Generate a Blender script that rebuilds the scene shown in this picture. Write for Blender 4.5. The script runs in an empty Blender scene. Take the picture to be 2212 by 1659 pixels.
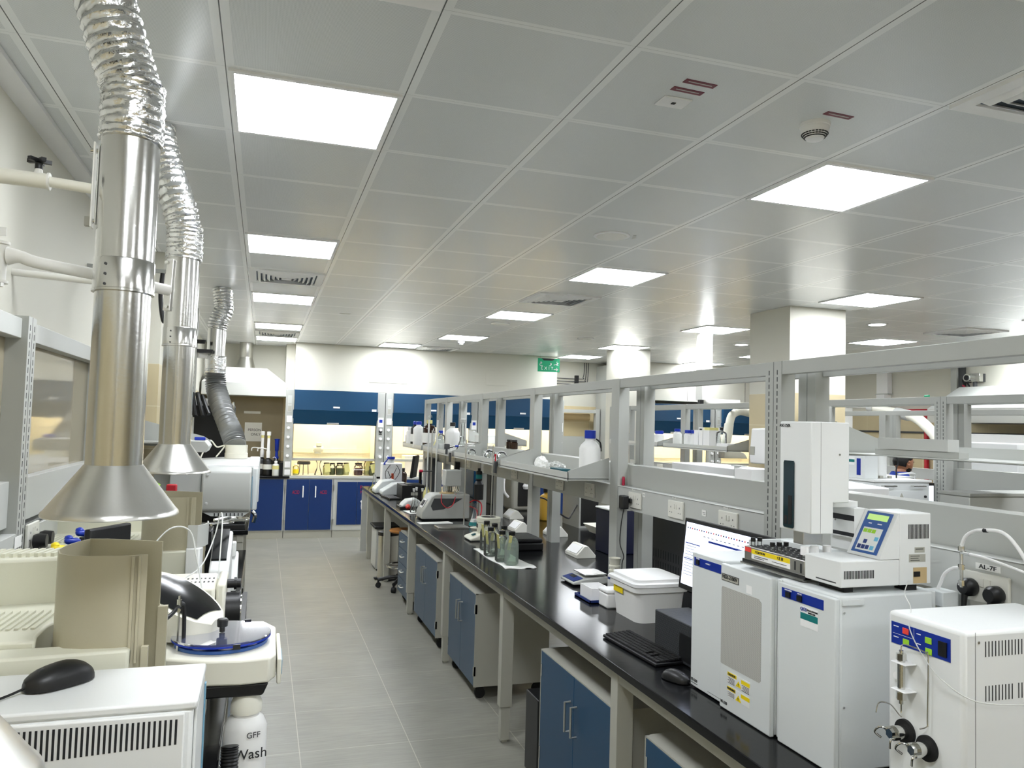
import bpy, bmesh, math, random
from mathutils import Vector, Matrix, Euler
random.seed(7)
SC = bpy.context.scene
COL = SC.collection
PI = math.pi
# ---------------------------------------------------------------- camera
CZ = 1.807
yaw, pitch, roll = .3088, .0518, .0277
F = Vector((math.sin(yaw)*math.cos(pitch), math.cos(yaw)*math.cos(pitch), math.sin(pitch)))
R0 = Vector((math.cos(yaw), -math.sin(yaw), 0)); U0 = R0.cross(F)
R = R0*math.cos(roll)+U0*math.sin(roll); U = U0*math.cos(roll)-R0*math.sin(roll)
cd = bpy.data.cameras.new('camera'); cam = bpy.data.objects.new('camera', cd); COL.objects.link(cam)
M = Matrix((R, U, -F)).transposed().to_4x4(); M.translation = Vector((0, 0, CZ)); cam.matrix_world = M
cd.sensor_fit = 'HORIZONTAL'; cd.sensor_width = 36; cd.lens = 1672.63/2212*36; cd.clip_start = .02; cd.clip_end = 60
SC.camera = cam
# ---------------------------------------------------------------- world, exposure
w = bpy.data.worlds.new('world'); SC.world = w; w.use_nodes = True
w.node_tree.nodes['Background'].inputs[0].default_value = (.6, .62, .6, 1)
w.node_tree.nodes['Background'].inputs[1].default_value = .15
SC.view_settings.view_transform = 'Standard'; SC.view_settings.look = 'None'
SC.view_settings.exposure = 1.35; SC.view_settings.gamma = 1; SC.view_settings.use_curve_mapping = False
PANEL = 12.0        # radiance of the ceiling light diffusers
# ---------------------------------------------------------------- helpers
def lin(c):
    return c/12.92 if c <= .04045 else ((c+.055)/1.055)**2.4
def rgb(r, g, b): return (lin(r/255), lin(g/255), lin(b/255), 1)
MATS = {}
def mat(name, col, rough=.5, metal=0, em=0, bump=0, bs=60, var=0, vs=8, alpha=None, spec=.5, coat=0):
    m = bpy.data.materials.new(name); m.use_nodes = True; nt = m.node_tree; p = nt.nodes['Principled BSDF']
    c = rgb(*col)
    p.inputs['Base Color'].default_value = c; p.inputs['Roughness'].default_value = rough; p.inputs['Metallic'].default_value = metal
    p.inputs['Specular IOR Level'].default_value = spec; p.inputs['Coat Weight'].default_value = coat
    if em: p.inputs['Emission Color'].default_value = c; p.inputs['Emission Strength'].default_value = em
    if bump or var:
        tc = nt.nodes.new('ShaderNodeTexCoord')
        if bump:
            n = nt.nodes.new('ShaderNodeTexNoise'); n.inputs['Scale'].default_value = bs; n.inputs['Detail'].default_value = 3
            b = nt.nodes.new('ShaderNodeBump'); b.inputs['Strength'].default_value = bump; b.inputs['Distance'].default_value = .01
            nt.links.new(tc.outputs['Object'], n.inputs['Vector']); nt.links.new(n.outputs['Fac'], b.inputs['Height']); nt.links.new(b.outputs['Normal'], p.inputs['Normal'])
        if var:
            n = nt.nodes.new('ShaderNodeTexNoise'); n.inputs['Scale'].default_value = vs; n.inputs['Detail'].default_value = 4
            r = nt.nodes.new('ShaderNodeMapRange'); r.inputs['To Min'].default_value = 1-var; r.inputs['To Max'].default_value = 1+var
            x = nt.nodes.new('ShaderNodeMix'); x.data_type = 'RGBA'; x.blend_type = 'MULTIPLY'; x.inputs['Factor'].default_value = 1
            x.inputs['A'].default_value = c
            nt.links.new(tc.outputs['Object'], n.inputs['Vector']); nt.links.new(n.outputs['Fac'], r.inputs['Value']); nt.links.new(r.outputs['Result'], x.inputs['B']); nt.links.new(x.outputs['Result'], p.inputs['Base Color'])
    if alpha is not None:   # thin clear plastic or glass: see-through with a Fresnel gloss
        tr = nt.nodes.new('ShaderNodeBsdfTransparent'); tr.inputs[0].default_value = c
        gl = nt.nodes.new('ShaderNodeBsdfGlossy'); gl.inputs['Roughness'].default_value = rough
        mx = nt.nodes.new('ShaderNodeMixShader'); lw = nt.nodes.new('ShaderNodeFresnel'); lw.inputs[0].default_value = 1.5
        nt.links.new(lw.outputs[0], mx.inputs[0]); nt.links.new(tr.outputs[0], mx.inputs[1]); nt.links.new(gl.outputs[0], mx.inputs[2])
        m2 = nt.nodes.new('ShaderNodeMixShader'); m2.inputs[0].default_value = alpha
        nt.links.new(mx.outputs[0], m2.inputs[1]); nt.links.new(p.outputs[0], m2.inputs[2])
        nt.links.new(m2.outputs[0], nt.nodes['Material Output'].inputs['Surface'])
    MATS[name] = m; return m
mat('white', (236, 235, 229), .55); mat('cream', (226, 225, 212), .6, var=.02); mat('wallpaint', (212, 210, 198), .75, bump=.04, bs=200)
mat('frame', (176, 178, 173), .42, bump=.02, bs=300); mat('framelite', (196, 198, 194), .45)
mat('cabgrey', (178, 177, 166), .6, bump=.06, bs=400); mat('blue', (0, 62, 98), .38, var=.04, vs=3); mat('bluesheen', (38, 70, 98), .38)  # second blue is the door blue paled, gloss put into its colour
mat('bluebase', (0, 44, 104), .38)
mat('epoxy', (15, 16, 18), .16, var=.2, vs=9, bump=.015, bs=40, spec=.22); mat('black', (16, 17, 19), .42); mat('rubber', (14, 14, 15), .75); mat('darkgrey', (60, 62, 64), .5)
mat('instr', (222, 226, 226), .42, bump=.02, bs=500); mat('instr2', (232, 234, 233), .4); mat('creamplast', (222, 221, 203), .45, bump=.02, bs=400); mat('offwhite', (236, 234, 220), .4)
mat('chimney', (184, 178, 154), .4, .12, bump=.03, bs=160, var=.08, vs=5); mat('steel', (208, 208, 205), .2, 1, bump=.02, bs=120); mat('steelrough', (210, 209, 204), .3, 1, bump=.05, bs=60)
mat('foil', (228, 229, 229), .24, 1, bump=.6, bs=38); mat('chrome', (215, 215, 212), .12, 1); mat('alum', (190, 191, 188), .35, .9)
mat('panelblue', (6, 44, 150), .35); mat('panelblue2', (50, 92, 160), .4); mat('lcd', (170, 205, 120), .4, em=.25); mat('keygreen', (160, 215, 50), .5); mat('keyred', (240, 70, 60), .5); mat('keyblue', (24, 50, 120), .5); mat('keylight', (110, 190, 225), .5)
mat('yellow', (248, 220, 20), .5); mat('red', (190, 20, 40), .45); mat('maroon', (110, 22, 45), .4); mat('orange', (225, 85, 35), .5); mat('capblue', (10, 50, 170), .4); mat('teal', (0, 120, 120), .5); mat('green', (20, 130, 90), .5, em=.25)
mat('paper', (240, 240, 236), .8); mat('papyellow', (232, 226, 150), .8); mat('brown', (200, 175, 130), .85); mat('wood', (176, 116, 50), .5, var=.2, vs=20)
mat('tile', (206, 192, 156), .3, var=.03, vs=3); mat('grout', (222, 214, 190), .7); mat('tileshade', (150, 138, 110), .35, var=.08, vs=6)  # last tile colour is darkened for the shade under the canopy
mat('socket', (232, 231, 222), .35); mat('ink', (30, 32, 36), .6); mat('inkred', (176, 24, 60), .5); mat('white2', (246, 246, 246), .5)
mat('glass', (253, 255, 254), .03, alpha=.03); mat('glassgreen', (226, 240, 230), .05, alpha=.26); mat('amber', (50, 26, 14), .08, alpha=.75); mat('acrylic', (236, 226, 198), .05, alpha=.4)
mat('bluelid', (170, 182, 238), .05, alpha=.12); mat('poly', (232, 234, 230), .3, alpha=.8); mat('hdpe', (240, 240, 238), .4); mat('navy', (8, 16, 56), .4); mat('water', (246, 252, 248), .03, alpha=.08)
mat('smoke', (30, 60, 70), .08, alpha=.6); mat('hose', (150, 152, 152), .4, .6, bump=.1); mat('screen', (205, 215, 240), .3, em=.9); mat('screendim', (120, 105, 118), .3, em=.25); mat('skin', (120, 78, 55), .5); mat('hair', (14, 12, 12), .6); mat('cloth', (20, 55, 150), .8); mat('labcoat', (205, 208, 206), .85)
mat('lamp', (246, 250, 255), .5, em=PANEL); mat('lampwarm', (255, 238, 208), .5, em=38); mat('liner', (244, 236, 212), .5); mat('ventdark', (84, 96, 112), .6); mat('liquidgreen', (90, 100, 20), .3); mat('liquidred', (90, 20, 15), .3); mat('amberliq', (190, 150, 50), .3)
mat('cardteal', (10, 80, 90), .6); mat('skincolour', (164, 112, 82), .5); mat('bag', (235, 238, 238), .15, alpha=.35); mat('pcb', (45, 48, 52), .55, bump=.2, bs=100); mat('bluesteel', (120, 165, 190), .4)

class MB:
    def __init__(s): s.v = []; s.f = []; s.m = []; s.k = 0
    def mi(s, k): s.k = k; return s
    def add(s, vs, fs):
        o = len(s.v); s.v += [tuple(v) for v in vs]; s.f += [tuple(i+o for i in f) for f in fs]; s.m += [s.k]*len(fs); return s
    def box(s, x0, x1, y0, y1, z0, z1):
        x0, x1 = sorted((x0, x1)); y0, y1 = sorted((y0, y1)); z0, z1 = sorted((z0, z1))
        return s.add([(x0,y0,z0),(x1,y0,z0),(x1,y1,z0),(x0,y1,z0),(x0,y0,z1),(x1,y0,z1),(x1,y1,z1),(x0,y1,z1)],
                     [(0,3,2,1),(4,5,6,7),(0,1,5,4),(1,2,6,5),(2,3,7,6),(3,0,4,7)])
    def cbox(s, c, d, rot=(0,0,0)):
        E_ = Euler(rot).to_matrix(); c = Vector(c)
        vs = [c+E_@Vector((sx*d[0]/2, sy*d[1]/2, sz*d[2]/2)) for sz in (-1,1) for sx, sy in ((-1,-1),(1,-1),(1,1),(-1,1))]
        return s.add(vs, [(0,3,2,1),(4,5,6,7),(0,1,5,4),(1,2,6,5),(2,3,7,6),(3,0,4,7)])
    def prism(s, pts, ax, a0, a1):
        # polygon pts in the two other axes (order x,y,z without ax), extruded along ax
        def P(p, a): return {'x': (a, p[0], p[1]), 'y': (p[0], a, p[1]), 'z': (p[0], p[1], a)}[ax]
        n = len(pts); ar = sum(pts[i][0]*pts[(i+1)%n][1]-pts[(i+1)%n][0]*pts[i][1] for i in range(n))
        if (ar < 0) != (ax == 'y'): pts = pts[::-1]
        if a1 < a0: a0, a1 = a1, a0
        vs = [P(p, a0) for p in pts]+[P(p, a1) for p in pts]
        fs = [tuple(range(n))[::-1], tuple(range(n, 2*n))]+[(i, (i+1)%n, n+(i+1)%n, n+i) for i in range(n)]
        return s.add(vs, fs)
    def lathe(s, prof, c=(0,0,0), seg=24, ax=(0,0,1)):
        q = Vector((0,0,1)).rotation_difference(Vector(ax).normalized()); c = Vector(c); vs = []; fs = []
        for r, z in prof:
            for i in range(seg):
                a = 2*PI*i/seg; vs.append(c+q@Vector((r*math.cos(a), r*math.sin(a), z)))
        for j in range(len(prof)-1):
            for i in range(seg):
                i2 = (i+1)%seg; fs.append((j*seg+i, j*seg+i2, (j+1)*seg+i2, (j+1)*seg+i))
        if prof[0][0] > 1e-6: fs.append(tuple(range(seg))[::-1])
        if prof[-1][0] > 1e-6: fs.append(tuple((len(prof)-1)*seg+i for i in range(seg)))
        return s.add(vs, fs)
    def cyl(s, p0, p1, r, r1=None, seg=20):
        p0 = Vector(p0); p1 = Vector(p1); d = p1-p0
        return s.lathe([(r, 0), (r if r1 is None else r1, d.length)], p0, seg, d)
    def tube(s, pts, r, seg=8, smooth=True, sub=6, rf=None, jit=0):
        P = [Vector(p) for p in pts]
        if smooth and len(P) > 2:
            Q = []
            for i in range(len(P)-1):
                a, b, c, d = P[max(i-1,0)], P[i], P[i+1], P[min(i+2,len(P)-1)]
                for k in range(sub):
                    t = k/sub; Q.append(.5*((2*b)+(c-a)*t+(2*a-5*b+4*c-d)*t*t+(3*b-a-3*c+d)*t**3))
            P = Q+[P[-1]]
        vs = []; n = len(P); up = None; T0 = None
        for i in range(n):
            T = (P[min(i+1,n-1)]-P[max(i-1,0)]).normalized()
            if up is None:
                up = T.orthogonal().normalized()
            else: up = (T0.rotation_difference(T)@up)
            up = (up-T*up.dot(T)).normalized(); T0 = T; sd = T.cross(up)
            rr = r if rf is None else rf(i, i/(n-1))*r
            for k in range(seg):
                a = 2*PI*k/seg; q = rr*(1+(random.uniform(-jit, jit) if jit else 0))
                vs.append(P[i]+(up*math.cos(a)+sd*math.sin(a))*q)
        fs = [(j*seg+i, j*seg+(i+1)%seg, (j+1)*seg+(i+1)%seg, (j+1)*seg+i) for j in range(n-1) for i in range(seg)]
        fs += [tuple(range(seg))[::-1], tuple((n-1)*seg+i for i in range(seg))]
        return s.add(vs, fs)
    def rbox(s, x0, x1, y0, y1, z0, z1, r, n=4):
        pts = []
        for cx, cy, a0 in ((x1-r, y1-r, 0), (x0+r, y1-r, PI/2), (x0+r, y0+r, PI), (x1-r, y0+r, 1.5*PI)):
            for i in range(n+1):
                a = a0+PI/2*i/n; pts.append((cx+r*math.cos(a), cy+r*math.sin(a)))
        return s.prism(pts, 'z', z0, z1)
def wloc(p):
    while p.parent: p = p.parent
    return p.location
SPLIT = {'bolts': 'bolt', 'screws': 'screw', 'feet': 'foot', 'rubber_feet': 'rubber_foot', 'rivets': 'rivet', 'knobs': 'knob', 'tubes': 'tube', 'hinge': 'hinge', 'handle': 'handle', 'buttons': 'button', 'latch': 'latch', 'sash_stile': 'sash_stile', 'adapters': 'adapter', 'clamps': 'clamp', 'switch_plate': 'switch_plate', 'name_plate': 'name_plate', 'cables': 'cable', 'elbow_joint': 'elbow_joint', 'eyes': 'eye', 'eyebrows': 'eyebrow', 'lower_tabs': 'lower_tab', 'red_hose': 'red_hose', 'edge_rib': 'edge_rib'}
def islands(mb):
    p = list(range(len(mb.v)))
    def fd(a):
        while p[a] != a: p[a] = p[p[a]]; a = p[a]
        return a
    for f in mb.f:
        for k in f[1:]: p[fd(k)] = fd(f[0])
    g = {}
    for i, f in enumerate(mb.f): g.setdefault(fd(f[0]), []).append(i)
    out = []
    for fs in g.values():
        m = MB(); mp = {}
        for i in fs:
            q = []
            for k in mb.f[i]:
                if k not in mp: mp[k] = len(m.v); m.v.append(mb.v[k])
                q.append(mp[k])
            m.f.append(tuple(q)); m.m.append(mb.m[i])
        out.append(m)
    return out
def part(name, mb, ms, parent=None, bevel=0, label=None, seg=2, world=True, sub=0):
    if name in SPLIT and parent is not None and not (name == 'handle' and len(mb.f) > 260):
        il = islands(mb)
        if 1 < len(il) <= 12 and not (name == 'handle' and len(il) == 2 and len(mb.f) > 60):
            for m in il: o = part1(SPLIT[name], m, ms, parent, bevel, label, seg, world, sub)
            return o
    return part1(name, mb, ms, parent, bevel, label, seg, world, sub)
def part1(name, mb, ms, parent=None, bevel=0, label=None, seg=2, world=True, sub=0):
    me = bpy.data.meshes.new(name)
    off = wloc(parent) if (parent is not None and world) else Vector((0,0,0))
    me.from_pydata([tuple(Vector(v)-off) for v in mb.v], [], mb.f)
    for k in (ms if isinstance(ms, (list, tuple)) else [ms]): me.materials.append(MATS[k])
    me.polygons.foreach_set('material_index', mb.m); me.polygons.foreach_set('use_smooth', [True]*len(mb.f))
    me.update(); me.set_sharp_from_angle(angle=math.radians(38))
    o = bpy.data.objects.new(name, me); COL.objects.link(o)
    if parent is not None: o.parent = parent
    if bevel:
        b = o.modifiers.new('bevel', 'BEVEL'); b.width = bevel; b.segments = seg; b.limit_method = 'ANGLE'; b.angle_limit = .6; b.harden_normals = False
    if sub:
        b = o.modifiers.new('sub', 'SUBSURF'); b.levels = sub; b.render_levels = sub
    if label: o['label'] = label
    return o
def thing(name, label, cat, loc=(0,0,0), group=None):
    o = bpy.data.objects.new(name, None); COL.objects.link(o); o.location = loc; o['label'] = label; o['category'] = cat; o.empty_display_size = .05
    if group: o['group'] = group
    return o
def solo(name, mb, ms, label, cat, group=None, bevel=0, sub=0):
    xs, ys, zs = zip(*mb.v); c = Vector(((min(xs)+max(xs))/2, (min(ys)+max(ys))/2, min(zs)))
    mb.v = [tuple(Vector(v)-c) for v in mb.v]
    o = part(name, mb, ms, None, bevel, sub=sub); o.location = c; o['label'] = label; o['category'] = cat
    if group: o['group'] = group
    return o
def struct(name, mb, ms, parent=None, bevel=0):
    o = part(name, mb, ms, parent, bevel)
    if parent is None: o['kind'] = 'structure'
    return o
def dup(r, loc=None, rz=None, label=None, group=None, scale=None):
    c = r.copy(); COL.objects.link(c)
    if loc is not None: c.location = loc
    if rz is not None: c.rotation_euler = (0,0,rz)
    if scale: c.scale = (scale,)*3
    if label: c['label'] = label
    if group: c['group'] = group
    for ch in list(r.children):
        d = ch.copy(); COL.objects.link(d); d.parent = c
        for g in list(ch.children):
            e = g.copy(); COL.objects.link(e); e.parent = d
    return c
def text(name, s, size, loc, rot, ms, parent, font=None, depth=.0006, align='CENTER', xs=1):
    cu = bpy.data.curves.new('t', 'FONT'); cu.body = s; cu.size = size; cu.extrude = depth; cu.align_x = align; cu.align_y = 'CENTER'
    o = bpy.data.objects.new('t', cu); COL.objects.link(o); dg = bpy.context.evaluated_depsgraph_get()
    me = bpy.data.meshes.new_from_object(o.evaluated_get(dg)); bpy.data.objects.remove(o)
    off = wloc(parent) if parent is not None else Vector((0,0,0))
    E_ = Euler(rot).to_matrix() if not isinstance(rot, Matrix) else rot
    for v in me.vertices: v.co = E_@Vector((v.co.x*xs, v.co.y, v.co.z))+Vector(loc)-off
    me.materials.clear(); me.materials.append(MATS[ms]); me.name = name
    t = bpy.data.objects.new(name, me); COL.objects.link(t); t.parent = parent
    return t
RX = (PI/2, 0, 0)            # text facing -Y
RXM = (PI/2, 0, -PI/2)       # text facing -X (reads towards -Y)
# ================================================================ room shell
CH = 2.964; GX = -.169; GY = 2.684; T = .6
def floor_mat():
    m = bpy.data.materials.new('floor_tiles'); m.use_nodes = True; nt = m.node_tree; p = nt.nodes['Principled BSDF']; L = nt.links.new
    tc = nt.nodes.new('ShaderNodeTexCoord'); sp = nt.nodes.new('ShaderNodeSeparateXYZ'); L(tc.outputs['Object'], sp.inputs[0])
    def ln(sock, off, wd):
        a = nt.nodes.new('ShaderNodeMath'); a.operation = 'SUBTRACT'; L(sock, a.inputs[0]); a.inputs[1].default_value = off-30*T
        b = nt.nodes.new('ShaderNodeMath'); b.operation = 'MODULO'; L(a.outputs[0], b.inputs[0]); b.inputs[1].default_value = T
        c = nt.nodes.new('ShaderNodeMath'); c.operation = 'PINGPONG'; L(a.outputs[0], c.inputs[0]); c.inputs[1].default_value = T/2
        d = nt.nodes.new('ShaderNodeMath'); d.operation = 'LESS_THAN'; L(c.outputs[0], d.inputs[0]); d.inputs[1].default_value = wd; return d
    g = nt.nodes.new('ShaderNodeMath'); g.operation = 'MAXIMUM'
    L(ln(sp.outputs[0], .261, .0022).outputs[0], g.inputs[0]); L(ln(sp.outputs[1], 5.623, .0018).outputs[0], g.inputs[1])
    n = nt.nodes.new('ShaderNodeTexNoise'); n.inputs['Scale'].default_value = 2.2; n.inputs['Detail'].default_value = 6; L(tc.outputs['Object'], n.inputs['Vector'])
    mp = nt.nodes.new('ShaderNodeMapping'); mp.inputs['Scale'].default_value = (3, 40, 1); L(tc.outputs['Object'], mp.inputs[0])
    n2 = nt.nodes.new('ShaderNodeTexNoise'); n2.inputs['Scale'].default_value = 1.5; n2.inputs['Detail'].default_value = 5; L(mp.outputs[0], n2.inputs['Vector'])
    ad = nt.nodes.new('ShaderNodeMath'); ad.operation = 'ADD'; L(n.outputs[0], ad.inputs[0]); L(n2.outputs[0], ad.inputs[1])
    r = nt.nodes.new('ShaderNodeMapRange'); r.inputs[1].default_value = .7; r.inputs[2].default_value = 1.3; L(ad.outputs[0], r.inputs[0])
    c1 = nt.nodes.new('ShaderNodeMix'); c1.data_type = 'RGBA'; c1.inputs['A'].default_value = rgb(134, 133, 124); c1.inputs['B'].default_value = rgb(154, 153, 142); L(r.outputs[0], c1.inputs['Factor'])
    c2 = nt.nodes.new('ShaderNodeMix'); c2.data_type = 'RGBA'; c2.inputs['B'].default_value = rgb(184, 181, 168); L(g.outputs[0], c2.inputs['Factor']); L(c1.outputs['Result'], c2.inputs['A'])
    L(c2.outputs['Result'], p.inputs['Base Color']); p.inputs['Roughness'].default_value = .42
    MATS['floor'] = m
def ceil_mat():
    m = bpy.data.materials.new('ceiling_tiles'); m.use_nodes = True; nt = m.node_tree; p = nt.nodes['Principled BSDF']; L = nt.links.new
    tc = nt.nodes.new('ShaderNodeTexCoord'); sp = nt.nodes.new('ShaderNodeSeparateXYZ'); L(tc.outputs['Object'], sp.inputs[0])
    def dist(sock, off):
        a = nt.nodes.new('ShaderNodeMath'); a.operation = 'SUBTRACT'; L(sock, a.inputs[0]); a.inputs[1].default_value = off-30*T
        c = nt.nodes.new('ShaderNodeMath'); c.operation = 'PINGPONG'; L(a.outputs[0], c.inputs[0]); c.inputs[1].default_value = T/2; return c.outputs[0]
    def lt(s, v):
        d = nt.nodes.new('ShaderNodeMath'); d.operation = 'LESS_THAN'; L(s, d.inputs[0]); d.inputs[1].default_value = v; return d.outputs[0]
    def mx(a, b):
        d = nt.nodes.new('ShaderNodeMath'); d.operation = 'MAXIMUM'; L(a, d.inputs[0]); L(b, d.inputs[1]); return d.outputs[0]
    dx = dist(sp.outputs[0], GX); dy = dist(sp.outputs[1], GY)
    border = mx(lt(dx, .028), lt(dy, .017)); seam = mx(lt(dx, .0019), lt(dy, .0003))
    # fine perforation
    mp = nt.nodes.new('ShaderNodeMapping'); mp.inputs['Scale'].default_value = (1, 1, 0); L(tc.outputs['Object'], mp.inputs[0])
    vo = nt.nodes.new('ShaderNodeTexVoronoi'); vo.inputs['Scale'].default_value = 300; vo.inputs['Randomness'].default_value = 0; L(mp.outputs[0], vo.inputs['Vector'])
    hole = lt(vo.outputs['Distance'], .3)
    c0 = nt.nodes.new('ShaderNodeMix'); c0.data_type = 'RGBA'; c0.inputs['A'].default_value = rgb(236, 239, 240); c0.inputs['B'].default_value = rgb(192, 196, 197); L(hole, c0.inputs['Factor'])
    c1 = nt.nodes.new('ShaderNodeMix'); c1.data_type = 'RGBA'; c1.inputs['B'].default_value = rgb(246, 248, 248); L(border, c1.inputs['Factor']); L(c0.outputs['Result'], c1.inputs['A'])
    c2 = nt.nodes.new('ShaderNodeMix'); c2.data_type = 'RGBA'; c2.inputs['B'].default_value = rgb(100, 103, 102); L(seam, c2.inputs['Factor']); L(c1.outputs['Result'], c2.inputs['A'])
    L(c2.outputs['Result'], p.inputs['Base Color']); p.inputs['Roughness'].default_value = .27; p.inputs['Specular IOR Level'].default_value = .6
    n = nt.nodes.new('ShaderNodeTexNoise'); n.inputs['Scale'].default_value = 2.5; L(tc.outputs['Object'], n.inputs['Vector'])
    b = nt.nodes.new('ShaderNodeBump'); b.inputs['Strength'].default_value = .12; b.inputs['Distance'].default_value = .02; L(n.outputs[0], b.inputs['Height']); L(b.outputs[0], p.inputs['Normal'])
    MATS['ceiling'] = m
def wall_mat(name, axis, tilecol, split=2.165):
    # painted plaster above, 600 mm tiles below the split height
    m = bpy.data.materials.new(name); m.use_nodes = True; nt = m.node_tree; p = nt.nodes['Principled BSDF']; L = nt.links.new
    tc = nt.nodes.new('ShaderNodeTexCoord'); sp = nt.nodes.new('ShaderNodeSeparateXYZ'); L(tc.outputs['Object'], sp.inputs[0])
    def dist(sock, off, per):
        a = nt.nodes.new('ShaderNodeMath'); a.operation = 'SUBTRACT'; L(sock, a.inputs[0]); a.inputs[1].default_value = off-30*per
        c = nt.nodes.new('ShaderNodeMath'); c.operation = 'PINGPONG'; L(a.outputs[0], c.inputs[0]); c.inputs[1].default_value = per/2
        d = nt.nodes.new('ShaderNodeMath'); d.operation = 'LESS_THAN'; L(c.outputs[0], d.inputs[0]); d.inputs[1].default_value = .002; return d.outputs[0]
    mx = nt.nodes.new('ShaderNodeMath'); mx.operation = 'MAXIMUM'; L(dist(sp.outputs[axis], .27, .6), mx.inputs[0]); L(dist(sp.outputs[2], split, .3), mx.inputs[1])
    n = nt.nodes.new('ShaderNodeTexNoise'); n.inputs['Scale'].default_value = 3; n.inputs['Detail'].default_value = 5; L(tc.outputs['Object'], n.inputs['Vector'])
    c1 = nt.nodes.new('ShaderNodeMix'); c1.data_type = 'RGBA'; c1.inputs['A'].default_value = rgb(*[max(0, k-8) for k in tilecol]); c1.inputs['B'].default_value = rgb(*[min(255, k+8) for k in tilecol]); L(n.outputs[0], c1.inputs['Factor'])
    c2 = nt.nodes.new('ShaderNodeMix'); c2.data_type = 'RGBA'; c2.inputs['B'].default_value = rgb(230, 224, 202); L(mx.outputs[0], c2.inputs['Factor']); L(c1.outputs['Result'], c2.inputs['A'])
    g = nt.nodes.new('ShaderNodeMath'); g.operation = 'GREATER_THAN'; L(sp.outputs[2], g.inputs[0]); g.inputs[1].default_value = split
    c3 = nt.nodes.new('ShaderNodeMix'); c3.data_type = 'RGBA'; c3.inputs['B'].default_value = rgb(214, 212, 200); L(g.outputs[0], c3.inputs['Factor']); L(c2.outputs['Result'], c3.inputs['A'])
    L(c3.outputs['Result'], p.inputs['Base Color'])
    rr = nt.nodes.new('ShaderNodeMapRange'); rr.inputs['To Min'].default_value = .28; rr.inputs['To Max'].default_value = .7; L(g.outputs[0], rr.inputs[0]); L(rr.outputs[0], p.inputs['Roughness'])
    MATS[name] = m
floor_mat(); ceil_mat(); wall_mat('wall_y', 0, (214, 198, 158)); wall_mat('wall_x', 1, (206, 192, 156))
XL, XR, YB, YF = -.93, 10.1, 13.05, -3.2
struct('floor', MB().box(XL-.1, XR+.1, YF-.1, YB+.1, -.1, 0), 'floor')
struct('ceiling', MB().box(XL-.1, XR+.1, YF-.1, YB+.1, CH, CH+.1), 'ceiling')
struct('wall_left', MB().box(XL-.1, XL, YF, YB, 0, CH), 'wall_x')
struct('wall_right', MB().box(XR, XR+.1, YF, YB, 0, CH), 'wall_x')
struct('wall_back', MB().box(XL-.1, XR+.1, YB, YB+.1, 0, CH), 'wall_y')
struct('wall_front', MB().box(XL-.1, XR+.1, YF-.1, YF, 0, CH), 'wall_y')
struct('trim_1', MB().box(XL, -.845, YF, 5.98, CH-.02, CH-.001), 'white2')
struct('trim_2', MB().box(XL, -.72, 5.98, 6.6, 0, CH-.001), 'wall_x')                 # pier on the left wall
struct('trim_3', MB().box(.43, 4.70, 12.24, YB, 2.246, CH-.001), 'wallpaint')            # boxed soffit over the fume hoods
struct('trim_4', MB().box(.30, .43, 12.62, YB, 2.246, CH-.001), 'wallpaint')
struct('trim_5', MB().box(6.2, XR, 12.24, YB, 2.30, CH-.001).mi(1).box(7.2, 7.206, 12.238, 12.24, 2.31, CH-.002).box(8.4, 8.406, 12.238, 12.24, 2.31, CH-.002), ['wallpaint', 'darkgrey'])
struct('trim_6', MB().box(1.55, 2.15, 12.234, 12.239, 2.40, 2.68), 'wallpaint', bevel=.002)   # access panel in soffit
struct('trim_7', MB().box(3.45, 3.85, 12.234, 12.239, 2.44, 2.68), 'wallpaint', bevel=.002)
# columns
struct('trim_8', MB().box(4.555, 5.175, 5.95, 6.56, 0, CH-.001), 'wall_x')
struct('trim_9', MB().box(4.93, 5.43, 10.3, 10.75, 0, CH-.001), 'wallpaint')
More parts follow.
